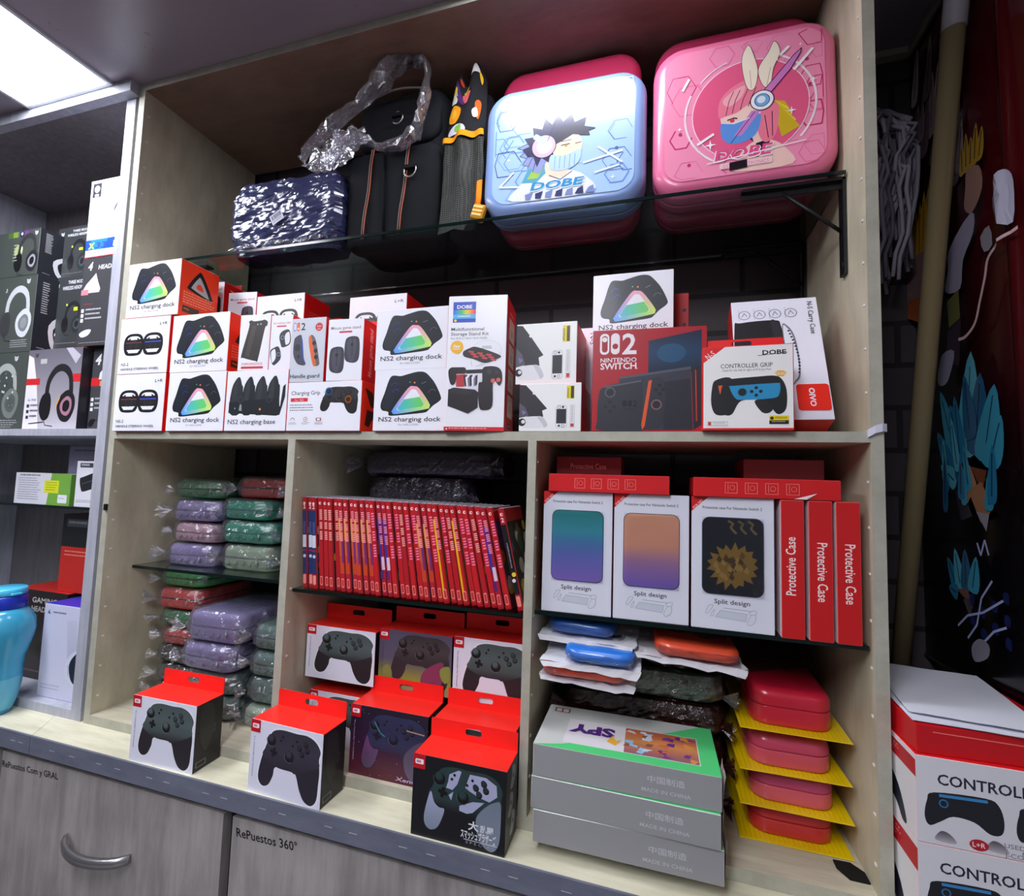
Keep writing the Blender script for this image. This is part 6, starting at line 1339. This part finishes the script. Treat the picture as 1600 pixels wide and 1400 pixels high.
ZL = 0.0064
hs_box('dark box with a white headset, middle of the left column, black side showing', -.8300, .0500, ZL + .1935, .170, .090, .1920, a2, sideart=hs_side)
hs_box('dark box with a grey camouflage headset at the foot of the left column', -.8285, .0500, ZL, .170, .090, .1930, a3, sideart=hs_side)
hs_box('dark box with a black headset and rainbow strip topping the left column', -.8360, .0500, ZL + .386, .170, .090, .118, a1, sideart=hs_side)
def a4(cv): crest(cv, .12, .13, .006); cv.text('THREE MODE', .58, .11, .065 * cv.h, (226, 228, 232), .01, 'c', fit=.40); cv.text('WIRELESS HEADPHONE', .58, .19, .07 * cv.h, (226, 228, 232), .01, 'c', fit=.66); headset(cv, .55, .58, .62, (30, 32, 38), (40, 44, 48), (70, 76, 80)); cv.rr(.58, .44, .68, .49, .001, (206, 226, 40)); cv.ell(.40, .40, .003, (200, 220, 60)); cv.ell(.14, .80, .004, (214, 216, 220)); cv.lines(.1, .92, .9, .95, 1, (120, 124, 126), 2); crest(cv, .93, .10, .006)
hs_box('upper dark three mode headphone box behind the white box', -.7990, .1000, ZL + .396, .140, .060, .132, a4, (56, 60, 62)).location.x = -.790
hs_box('lower dark three mode headphone box in the second column', -.7900, .0950, ZL + .2105, .140, .060, .185, a4, (54, 58, 60)).location.x = -.780
b = hs_box('plain dark headset box hidden behind the grey and red headset box', -.7050, .1200, ZL, .150, .08, .210, lambda cv: None, (50, 54, 56))
def a5(cv): cv.vgrad([(0, 0), (1, 0), (1, 1), (0, 1)], [(0, (104, 100, 112)), (.5, (150, 146, 156)), (1, (196, 192, 200))], 8); cv.poly([(0, .06), (.10, .1), (.20, .42), (.26, .74), (.30, 1), (0, 1)], (232, 228, 236)); cv.rect(.0, .36, .26, .44, (206, 36, 44)); cv.rect(.86, .32, 1, .42, (206, 40, 46)); headset(cv, .62, .56, .80, (34, 32, 36), (30, 28, 32), (170, 120, 140)); cv.line([(.60, .72), (.66, .60)], .003, (230, 170, 40)); cv.text('G-700', .06, .64, .04 * cv.h, (90, 86, 96), .01, fit=.16); [cv.rr(.05, .68 + .07 * i, .10, .72 + .07 * i, .001, (60, 56, 66)) for i in range(3)]; cv.lines(.12, .68, .28, .88, 3, (110, 106, 116), 4); cv.rr(.24, .12, .36, .18, .001, (180, 184, 180)); cv.line([(.12, .92), (.40, .90)], .0022, (26, 26, 30)); crest(cv, .16, .07, .006, (70, 68, 74)); cv.poly([(.70, 0), (.82, 0), (.98, .10), (.90, .2)], (186, 184, 196))
hs_box('grey box with white and red accents picturing a black headset', -.6150, .0300, ZL, .178, .085, .1880, a5, (120, 116, 126), (40, 38, 44), cols={'top': (206, 110, 96)})
def a6(cv): cv.text('4', .06, .20, .18 * cv.h, (232, 232, 236), .03, shear=.2); cv.text('MODES', .30, .11, .085 * cv.h, (226, 226, 230), .02, fit=.42, shear=.1); cv.text('HEADSET', .30, .20, .085 * cv.h, (226, 226, 230), .02, fit=.46, shear=.1); cv.rect(.0, .36, .26, .46, (206, 40, 46)); cv.rect(.26, .40, .40, .46, (220, 150, 90)); cv.poly([(.24, .30), (.32, .26), (.36, .38), (.22, .38)], (220, 220, 226)); [cv.rr(.04, .60 + .06 * i, .12, .64 + .06 * i, .0008, (226, 226, 230)) for i in range(3)]; cv.lines(.16, .60, .5, .77, 3, (190, 190, 196), 3); cv.poly(cat_rom([(.02, .92), (.10, .86), (.22, .86), (.16, .93), (.08, .95)], 3), (24, 24, 28)); cv.line([(.18, .88), (.80, .80)], .0014, (24, 24, 28)); headset(cv, .95, .55, .55)
hs_box('dark four modes headset box partly hidden by the grey upright', -.5050, .0500, ZL, .106, .085, .1890, a6, (66, 66, 70)).location.x = -.5585
def a7(cv): cv.text('4', .10, .14, .13 * cv.h, (232, 232, 236), .03, shear=.2); cv.text('HEADSET', .34, .14, .07 * cv.h, (226, 226, 230), .02, fit=.46, shear=.1); cv.poly([(.10, .30), (.24, .22), (.30, .18), (.36, .28), (.42, .36), (.40, .40), (.0, .40)], (226, 220, 226)); cv.rect(0, .36, .16, .42, (226, 130, 140)); cv.lines(.08, .52, .35, .55, 1, (150, 60, 66), 2); [cv.rr(.04, .58 + .055 * i, .10, .62 + .055 * i, .0008, (226, 226, 230)) for i in range(3)]; cv.lines(.14, .58, .5, .73, 3, (190, 190, 196), 3); cv.poly(cat_rom([(.04, .86), (.16, .82), (.30, .82), (.24, .88), (.10, .90)], 3), (226, 226, 230)); headset(cv, .88, .52, .5, (30, 30, 34), (40, 40, 44)); cv.lines(.05, .96, .8, .975, 1, (180, 180, 186), 4)
hs_box('dark headset box standing right under the tall white headset box', -.5050, .0340, ZL + .1905, .142, .085, .2050, a7, (64, 64, 68)).location.x = -.574
def a8(cv): cv.rr(.05, .04, .24, .22, .001, (40, 40, 56)); cv.ell(.145, .115, .0085, (244, 244, 250)); cv.rr(.10, .18, .19, .21, .0008, (244, 244, 250)); cv.lines(.08, .28, .20, .62, 9, (176, 178, 196), 7); cv.ring(.78, .46, .030, .006, (206, 206, 226), 20, 120, 260); cv.blob([(.52, .46), (.60, .44), (.63, .56), (.56, .60)], (190, 186, 216)); cv.ring(.18, .66, .004, .001, (90, 90, 104)); cv.blob([(.40, .68), (.7, .66), (.9, .72), (.6, .75)], (236, 190, 206)); cv.rect(0, .77, 1, .90, (30, 80, 190)); cv.poly([(.12, .77), (.5, .77), (.40, .90), (.1, .90)], (36, 130, 190)); cv.text('X', .06, .885, .105 * cv.h, (226, 230, 60), .03, shear=.1, fit=.14); cv.text('33', .22, .885, .105 * cv.h, (60, 70, 210), .03, shear=.1, fit=.24); cv.text('E', .62, .885, .10 * cv.h, (236, 236, 250), .02); cv.lines(.06, .93, .8, .96, 1, (150, 150, 180), 5); cv.rect(0, .985, 1, 1, (170, 50, 66))
hs_box('tall white headset box with a blue band, topmost behind the grey upright', -.5050, .0340, ZL + .3960, .142, .085, .1850, a8, (244, 244, 252), (220, 220, 236)).location.x = -.574

# under the left middle shelf
ZG = -0.1616
def card_art(cv): cv.poly([(.66, 0), (1, 0), (1, 1), (.60, 1)], (120, 176, 70)); cv.lines(.08, .05, .5, .10, 1, (90, 92, 104), 9, h=.9); cv.rect(.54, .22, .80, .62, (226, 232, 40)); cv.lines(.57, .28, .78, .58, 4, (150, 156, 40), 4); cv.lines(.06, .16, .48, .90, 10, (150, 152, 168), 6); cv.rr(.80, .66, .96, .92, .002, (236, 240, 246)); cv.lines(.82, .76, .94, .82, 1, (140, 146, 160), 2)
b = carton('accessory_box', .182, .04, .0705, {'all': (222, 222, 232), 'right': (110, 170, 60)}, lambda F: card_art(F['front'])); b.location = (-.7120, .034, ZG); tag(b, 'white and green card box with a yellow square on the left glass shelf', 'box', 'boxes under the left middle shelf')
def mini_art(cv): cv.rr(.10, .04, .50, .14, .0012, (70, 72, 80)); cv.lines(.14, .06, .46, .13, 1, (200, 200, 210), 2, h=.6); cv.poly(cat_rom([(.12, .40), (.24, .34), (.80, .18), (.92, .24), (.92, .46), (.84, .50), (.30, .66), (.18, .62)], 3), (36, 40, 42)); cv.line([(.2, .5), (.8, .34)], .001, (110, 116, 118)); cv.ell(.56, .70, .006, (40, 42, 46)); cv.ell(.70, .69, .005, (60, 62, 66)); cv.lines(.06, .85, .8, .92, 2, (130, 132, 142), 4)
b = carton('accessory_box', .100, .04, .100, {'all': (232, 232, 240)}, lambda F: mini_art(F['front'])); b.location = (-.5550, .034, ZG); tag(b, 'white box picturing a black handheld dock on the left glass shelf', 'box', 'boxes under the left middle shelf')
b = carton('accessory_box', .150, .04, .136, {'all': (128, 124, 146)}, lambda F: (F['front'].blob([(.2, .3), (.4, .24), (.5, .3), (.5, .42), (.3, .44)], (50, 50, 60)), F['front'].lines(.1, .06, .6, .14, 1, (70, 70, 84), 3))); b.location = (-.6000 - .028, .076, ZG); tag(b, 'lilac grey box standing behind the white handheld dock box', 'box', 'boxes under the left middle shelf')
ZB0 = -.5616
def phone_art(cv): cv.text('GAMING', .36, .14, .085 * cv.h, (214, 208, 206), .01, fit=.46); cv.text('HEADPHONE', .36, .24, .085 * cv.h, (214, 208, 206), .01, fit=.60); headset(cv, .72, .58, .5, (54, 46, 46), (60, 50, 50), (90, 80, 78)); cv.lines(.3, .9, .9, .95, 1, (120, 90, 80), 2)
b = carton('headphone_box', .180, .10, .198, {'all': (40, 34, 36), 'top': (196, 44, 36), 'front': (38, 32, 34)}, lambda F: phone_art(F['front'])); b.location = (-.7600 + .012, .072, ZB0); tag(b, 'dark headphone box with a red top standing behind the water bottle', 'box', 'boxes at the foot of the left cabinet')
def br_art(cv): cv.rect(0, 0, 1, .42, (34, 34, 38)); cv.rr(.08, .06, .54, .16, .001, (90, 92, 98)); cv.lines(.12, .085, .5, .14, 1, (180, 182, 188), 3, h=.6); cv.lines(.5, .34, .95, .38, 1, (190, 190, 196), 4); cv.text('ONIKUMA', .08, .53, .055 * cv.h, (246, 150, 130), .01, fit=.5) if False else cv.lines(.08, .47, .62, .56, 2, (246, 150, 130), 6); cv.lines(.70, .90, .98, .95, 1, (246, 170, 150), 4)
b = carton('headphone_box', .165, .09, .178, {'all': (150, 30, 30), 'front': (206, 44, 36)}, lambda F: br_art(F['front'])); b.location = (-.6320, .084, ZB0 + .1985); tag(b, 'black and red box standing on the red topped headphone box', 'box', 'boxes at the foot of the left cabinet')
def ps_art(cv): cv.poly([(.075, .10), (.115, .055), (.115, .10), (.145, .085), (.13, .11)], (50, 52, 74)); cv.lines(.20, .075, .50, .095, 1, (90, 92, 120), 3, h=.9); cv.vgrad([(.52, .16), (.72, .14), (.80, .50), (.60, .62)], [(0, (206, 206, 226)), (1, (190, 190, 214))], 4); cv.blob([(.56, .62), (.64, .52), (.80, .45), (.95, .46), (1.0, .60), (.98, .78), (.82, .84), (.66, .80), (.57, .72)], (220, 220, 238)); cv.blob([(.64, .64), (.70, .54), (.84, .47), (.98, .50), (.995, .66), (.96, .78), (.82, .82), (.70, .77)], (24, 26, 48)); cv.lines(.06, .86, .5, .93, 2, (180, 180, 206), 3); cv.line([(.62, .62), (.64, .74)], .001, (120, 122, 150))
b = carton('headphone_box', .135, .085, .192, {'all': (30, 50, 170), 'front': (214, 214, 236), 'top': (34, 52, 190)}, lambda F: ps_art(F['front'])); b.location = (-.5730, .0215, ZB0); b.rotation_euler = (0, 0, rad(1)); tag(b, 'white headphone box with a blue top beside the grey upright', 'box', 'boxes at the foot of the left cabinet')

# ---- water bottle
t = thing('water_bottle', 'translucent sky blue water bottle with a dark blue cap band on the worktop', 'bottle', (-.6700, -.0335, ZC + .0002)); t.scale = (.93, .93, .93)
M['bottle'] = attr_mat('frosted_bottle_plastic', 0.22, 0.5, coat=0.3, trans=0.35)
mb = MB(); B1, B2, B3 = (70, 186, 226), (110, 206, 234), (40, 156, 206)
prof = [(.0, .0), (.024, .0), (.0285, .003), (.0300, .010), (.0330, .020), (.0365, .034), (.0395, .055), (.0405, .078), (.0405, .098), (.0425, .118), (.0485, .140), (.0540, .162), (.0560, .180), (.0535, .200), (.0460, .216), (.0370, .226)]
mb.lathe(prof, B1, 'bottle', 36, colfn=lambda j, k: B3 if j < 3 else (B2 if j < 7 else B1)); mb.build('body', t)
mb = MB(); mb.lathe([(.034, .2262), (.0370, .2266), (.0378, .229), (.0378, .252), (.0364, .254), (.028, .255)], (24, 52, 176), 'plastic', 36); o = mb.build('cap_band', t); o['label'] = 'dark blue cap band'
mb = MB(); mb.lathe([(.028, .2552), (.0355, .2554), (.0365, .258), (.0365, .268), (.034, .271), (.0, .272)], (76, 188, 230), 'plastic', 36); mb.box(.020, .0385, -.010, .010, .2555, .262, (76, 188, 230), 'plastic', ch=.002); mb.build('flip_lid', t)

# ------------------------------------------------------------------ right side: banner, pole, mop, stacked boxes
t = thing('vinyl_banner', 'dark red and black vinyl banner with blue and yellow flame shapes', 'banner', (1.078, 0, -.352))
mb = MB(); XB = 1.0335; KB = 1.09
ny, nz = 26, 30; Y0, Y1, Z0, Z1 = -.42, .228, -.330, .668
def bx(y, z): return XB - .004 - .003 * math.sin(y * 26) - (.006 * math.exp(-((y + .006 - .02 * (z - .3)) / .007) ** 2))
def field(y, z):
    red = max(0, min(1, (.13 - y) * 5 + (z - .0) * 1.6)); red *= max(0, min(1, (z + .12) * 5))
    return mixc((14, 10, 14), (88, 8, 16), max(0, min(1, red * .9)))
ys = sorted(set([Y0 + (Y1 - Y0) * i / ny for i in range(ny + 1)] + [-.030 + .004 * i for i in range(15)]))
G = [[mb.vert((bx(y, Z0 + (Z1 - Z0) * j / nz), y, Z0 + (Z1 - Z0) * j / nz)) for y in ys] for j in range(nz + 1)]
for j in range(nz):
    for i in range(len(ys) - 1):
        f = [field(ys[a], Z0 + (Z1 - Z0) * b_ / nz) for a, b_ in ((i + 1, j), (i, j), (i, j + 1), (i + 1, j + 1))]
        mb.face([G[j][i + 1], G[j][i], G[j + 1][i], G[j + 1][i + 1]], f, 'gloss', True)
class Wall:
    def __init__(s): s.k = 0
    def p(s, y, z): return (bx(y, z) - .0004 - .0001 * s.k, y, z)
    def fan(s, P, col):
        s.k += 1; cu, cz = sum(p[0] for p in P) / len(P), sum(p[1] for p in P) / len(P)
        for a, b in zip(P, P[1:] + P[:1]):
            L = lambda q, f: (cu + (q[0] - cu) * f, cz + (q[1] - cz) * f)
            mb.poly([s.p(*L(a, 1)), s.p(*L(b, 1)), s.p(*L(b, .5)), s.p(*L(a, .5))], col, 'gloss'); mb.poly([s.p(*L(a, .5)), s.p(*L(b, .5)), s.p(cu, cz)], col, 'gloss')
    def poly(s, P, col): s.k += 1; mb.poly([s.p(*q) for q in P], col, 'gloss')
    def line(s, P, w, col):
        s.k += 1
        for a, b in zip(P, P[1:]):
            d = Vector((b[0] - a[0], b[1] - a[1])); n = Vector((-d.y, d.x)).normalized() * w / 2
            mb.poly([s.p(a[0] + n.x, a[1] + n.y), s.p(b[0] + n.x, b[1] + n.y), s.p(b[0] - n.x, b[1] - n.y), s.p(a[0] - n.x, a[1] - n.y)], col, 'gloss')
wl = Wall(); rb = random.Random(12)
def tongue(y, z, y2, z2, w, col, edge=None):
    """a pointed flame lick from base (y,z) to tip (y2,z2)"""
    d = Vector((y2 - y, z2 - z)); n = Vector((-d.y, d.x)).normalized() * w
    P = cat_rom([(y + n.x, z + n.y), (y + d.x * .45 + n.x * 1.1, z + d.y * .45 + n.y * 1.1), (y2, z2), (y + d.x * .5 - n.x * .9, z + d.y * .5 - n.y * .9), (y - n.x, z - n.y)], 3)
    wl.fan([(y + d.x * f + (q[0] - y - d.x * f) * 1.0, q[1]) for q in P for f in (0,)], col)
    wl.line([(y + d.x * .1, z + d.y * .1), (y + d.x * .85, z + d.y * .85)], .0022, mixc(col, (10, 14, 24), .55))
PALE = (214, 196, 198)
for k in range(34): y = .085 + .135 * rb.random(); z = .30 + .30 * rb.random(); tongue(y, z, y - .02 + .01 * rb.random(), z + .05 + .05 * rb.random(), .006 + .006 * rb.random(), mixc(PALE, (104, 78, 86), rb.random()))
for k in range(9): y = .13 + .012 * k; tongue(y, .27 + .01 * (k % 3), y - .012, .37 + .05 * rb.random(), .010, mixc((222, 170, 44), (150, 104, 30), rb.random()))
for k in range(8): wl.fan(cat_rom([(.15 + .09 * rb.random() + a, .20 + .10 * rb.random() + b) for a, b in ((.0, .0), (.012, .006), (.010, .02), (-.004, .018))], 2), (150, 116, 116))
wl.fan([(.229, .244), (.180, .236), (.188, .192), (.241, .215)], (190, 92, 36))
for k in range(5): tongue(.030 + .008 * k, .36, .022 + .010 * k, .40 + .012 * (k % 2), .006, (186, 146, 48))
wl.fan(cat_rom([(.052, .358), (.028, .350), (.024, .318), (.044, .296), (.060, .310), (.056, .336)], 3), (170, 130, 118))
wl.fan(cat_rom([(.102, .271), (.046, .297), (.043, .269), (.067, .241), (.076, .205), (.117, .216), (.106, .245)], 3), (168, 160, 184)); wl.fan([(.112, .20), (.080, .205), (.078, .165), (.108, .16)], (110, 106, 60)); wl.fan([(.114, .155), (.076, .165), (.084, .10), (.118, .11)], (60, 48, 60))
wl.fan(cat_rom([(.007, .291), (-.006, .316), (-.017, .315), (-.026, .295), (-.023, .246), (-.000, .262)], 3), (196, 194, 214)); wl.fan(cat_rom([(.030, .255), (.014, .262), (.010, .235), (.024, .232)], 2), (150, 144, 156)); wl.fan(cat_rom([(.147, .091), (.132, .126), (.095, .123), (.112, .089), (.131, .081)], 3), (160, 156, 178))
wl.line(cat_rom([(-.030, .236), (-.006, .233), (.017, .222), (.024, .200), (.035, .171), (.046, .146), (.066, .135), (.083, .136)], 4, False), .0042, (226, 190, 196))
# blue flame cluster
BL = [(58, 150, 178), (40, 118, 156), (84, 172, 192), (30, 92, 132)]
for k, (y, z, y2, z2, w) in enumerate(((.100, -.03, .140, .075, .016), (.088, -.02, .112, .050, .018), (.072, -.02, .055, .112, .022), (.052, -.02, .038, .080, .018), (.036, -.03, .014, .060, .018), (.110, -.05, .150, .015, .014), (.10, -.06, .142, -.035, .012), (.060, .0, .070, .085, .012), (.026, -.04, .004, .020, .014), (.084, -.03, .095, .06, .012))): tongue(y, z, y2, z2, w, BL[k % 4])
for P, c in (([(.092, -.050), (.062, -.038), (.050, -.062), (.070, -.088)], (176, 126, 92)), ([(.060, -.040), (.030, -.046), (.040, -.074)], (120, 66, 46)), ([(.068, -.070), (.040, -.060), (.022, -.094), (.044, -.112)], (166, 116, 84)), ([(.034, -.056), (.014, -.062), (.020, -.090)], (110, 60, 42)), ([(.100, -.070), (.076, -.078), (.060, -.104), (.086, -.112)], (46, 44, 58)), ([(.052, -.098), (.028, -.100), (.034, -.122)], (150, 146, 160))): wl.fan(P, c)
for k in range(10): y = .02 + .11 * rb.random(); z = -.10 + .06 * rb.random(); tongue(y, z, y + .02 * (rb.random() - .3), z + .05 + .03 * rb.random(), .007, BL[k % 4])
for k, (y, z, y2, z2, w) in enumerate(((.100, -.20, .122, -.165, .010), (.088, -.20, .100, -.150, .011), (.074, -.20, .074, -.148, .011), (.060, -.20, .050, -.155, .010), (.095, -.21, .118, -.205, .009))): tongue(y, z, y2, z2, w, BL[(k + 1) % 4])
wl.fan([(.094, -.205), (.070, -.198), (.058, -.222)], (110, 76, 66)); wl.fan([(.080, -.215), (.055, -.205), (.066, -.236)], (70, 60, 74))
for k in range(9): wl.fan(cat_rom([(-.005 + .02 * (k % 4) + a, -.255 + .026 * (k // 4) + .012 * (k % 2) + b) for a, b in ((.0, 0), (.009, .002), (.008, .013), (-.001, .012))], 2), (24, 34, 84))
for P in ([(.093, -.252), (.069, -.233), (.038, -.222), (.004, -.200)], [(.070, -.262), (.05, -.24), (.04, -.205), (.02, -.18)], [(.044, -.137), (.038, -.152), (.030, -.132), (.024, -.15)], [(.04, -.26), (.02, -.24), (-.0, -.23)]): wl.line(P, .0028, (170, 176, 220))
wl.fan(cat_rom([(.062, -.271), (.046, -.256), (.029, -.259), (.032, -.275), (.056, -.287)], 3), (140, 136, 150))
def _far(m):   # the wall stands a little further right than the sketch coordinates above
    m.v = [(0.62 + (x - 0.62) * KB, min(0.3165, -0.72 + (y + 0.72) * KB), min(CEIL - 0.016, -0.0794 + (z + 0.0794) * KB)) for x, y, z in m.v]
_far(mb); mb.build('print', t)
mb = MB(); mb.tube([(XB - .003, Y0, Z0), (XB - .003, Y1, Z0)], .0025, (60, 50, 52), 'plastic', 6); mb.tube([(XB - .003, Y0, Z1), (XB - .003, Y1, Z1)], .0025, (60, 50, 52), 'plastic', 6); _far(mb); mb.build('hem', t)
for o in t.children: o.location = (-1.078, 0, .352)

# pole leaning along the banner
t = thing('broom_pole', 'long wooden pole with a white top sleeve leaning in front of the banner', 'pole', (1.005, .298, ZC + .0005))
A, B = Vector((1.005, .298, ZC + .0010)), Vector((1.030, .085, .660)); dv = B - A
mb = MB(); mb.tube([A, A + dv * .955], .0135, (122, 108, 78), 'matte', 14); o = mb.build('shaft', t); o.location = -A + Vector((0, 0, .0005)); 
mb = MB(); mb.tube([A + dv * .952, A + dv * 1.04], .0150, (176, 176, 182), 'plastic', 14); o = mb.build('sleeve', t); o.location = -A + Vector((0, 0, .0005)); o['label'] = 'white plastic sleeve at the top'

# mop standing head up in the corner
t = thing('mop', 'grey string mop standing head up in the dark corner beside the cabinet', 'mop', (.958, .292, ZC + .0005))
mb = MB(); mb.tube([(0, 0, 0.0), (0, 0, 1.19)], .011, (90, 84, 78), 'plastic', 10); mb.build('handle', t)
mb = MB(); rr = random.Random(5)
for k in range(340):
    a = rr.uniform(math.pi * .9, math.pi * 2.15); R0 = rr.uniform(.015, .066); L = rr.uniform(.12, .29); z0 = 1.195 + rr.uniform(-.07, .03); P = []
    for i in range(9):
        f = i / 8; rad_ = R0 * min(1, f * 3) * (1.15 - .35 * f); w = .0075 * math.sin(f * (13 + k % 7) + k)
        P.append((max(-.05, min(.085, math.cos(a) * rad_ * 1.6 + .010 + w)), min(.018, math.sin(a) * rad_ * 1.5 + w * .6), z0 - L * f + .02 * math.sin(f * math.pi) * .5))
    mb.tube(P, .0034, rr.choice([(158, 152, 166), (126, 120, 134), (184, 178, 190)]), 'cloth', 5)
mb.build('mop_head', t)

# controller grip boxes, red box and papers
def cg_front(cv):
    cv.text('CONTROLLER GRIP', .12, .30, .17 * cv.h, (34, 36, 52), .018, 'l', fit=.80)
    for u, c in ((.25, (60, 140, 200)), (.73, (220, 110, 60))):
        cv.blob([(u - .19, .50), (u - .15, .40), (u + .12, .37), (u + .19, .43), (u + .215, .60), (u + .20, .74), (u + .14, .76), (u + .06, .66), (u - .05, .64), (u - .12, .72), (u - .18, .78), (u - .205, .68)], (28, 30, 38)); cv.line([(u - .12, .425), (u + .13, .405)], .003, c); cv.ring(u - .10, .51, .0038, .0012, c, 12)
    for u in (.15, .42, .60): cv.vgrad(cat_rom([(u - .05, .93), (u - .03, .84), (u, .82), (u + .04, .86), (u + .06, .94)], 3), [(0, (90, 84, 92)), (1, (196, 190, 198))], 3)
    cv.ell(.33, .90, .0085, (186, 24, 40), ry=.0058); cv.text('L+R', .33, .925, .075 * cv.h, (250, 226, 230), .02, 'c'); cv.text('USED FOR LEFT & RIGHT', .46, .87, .07 * cv.h, (120, 116, 126), 0, fit=.5); cv.text('J-CON GRIP HANDLES', .46, .97, .07 * cv.h, (120, 116, 126), 0, fit=.45)
def cg_side(cv): cv.rect(.0, .06, 1, .26, (196, 24, 40)); cv.lines(.12, .10, .8, .22, 3, (250, 160, 160), 4); cv.blob([(.25, .50), (.55, .44), (.75, .60), (.86, .92), (.80, .97), (.66, .80), (.30, .86)], (24, 28, 44)); cv.blob([(.2, .40), (.5, .38), (.6, .6), (.3, .62)], (60, 130, 180))
W_, D_ = .168, .165
for z, h, lb in ((-.5796, .1205, 'lower controller grip box at the right edge of the photo'), (-.4588, .0915, 'upper controller grip box beneath the red box and papers')):
    def art(F, h=h): cg_front(Canvas(F['front'].mb, F['front'].O, F['front'].U, (0, 0, -.0925))); cg_side(F['left'])
    b = carton('controller_grip_box', W_, D_, h, {'all': (220, 26, 32), 'front': (226, 226, 232), 'left': (232, 230, 232), 'edge': (232, 200, 200)}, lambda F: art(F)); b.location = (.9820, -.0480, z); b.rotation_euler = (0, 0, rad(0)); tag(b, lb, 'box', 'controller grip boxes at the right')
b = carton('red_box', .160, .185, .031, {'all': (206, 16, 28)}, lambda F: (F['front'].line([(.1, .22), (.7, .30)], .001, (246, 130, 120)), F['top'].line([(.06, .95), (.9, .97)], .0008, (240, 110, 110)))); b.location = (.9820, -.0400, -.3670); b.rotation_euler = (0, 0, rad(2)); tag(b, 'flat red box lying on the upper controller grip box under papers', 'box')
for k, (x, y, r, w, d, lb) in enumerate(((.9740, .050, -4, .135, .185, 'lower sheet of white paper on the red box'), (.9790, .062, -7, .128, .185, 'upper sheet of white paper on the red box'))):
    mb = MB(); sheet(mb, (-w / 2, -d / 2, 0.0012), (w / 2, -d / 2, .0012), (w / 2, d / 2, .0012), (-w / 2, d / 2, .0012), 10, 12, .0010, 4 + k, 'matte', (226, 228, 238), 18, True); sheet(mb, (-w / 2, -d / 2, .0009), (-w / 2, d / 2, .0009), (w / 2, d / 2, .0009), (w / 2, -d / 2, .0009), 12, 10, .0010, 4 + k, 'matte', (226, 228, 238), 18, True)
    tag(mb.build('paper_sheet', None, (x, y, -.3350 + .0030 * k), (0, 0, rad(r))), lb, 'paper', 'papers on the red box')
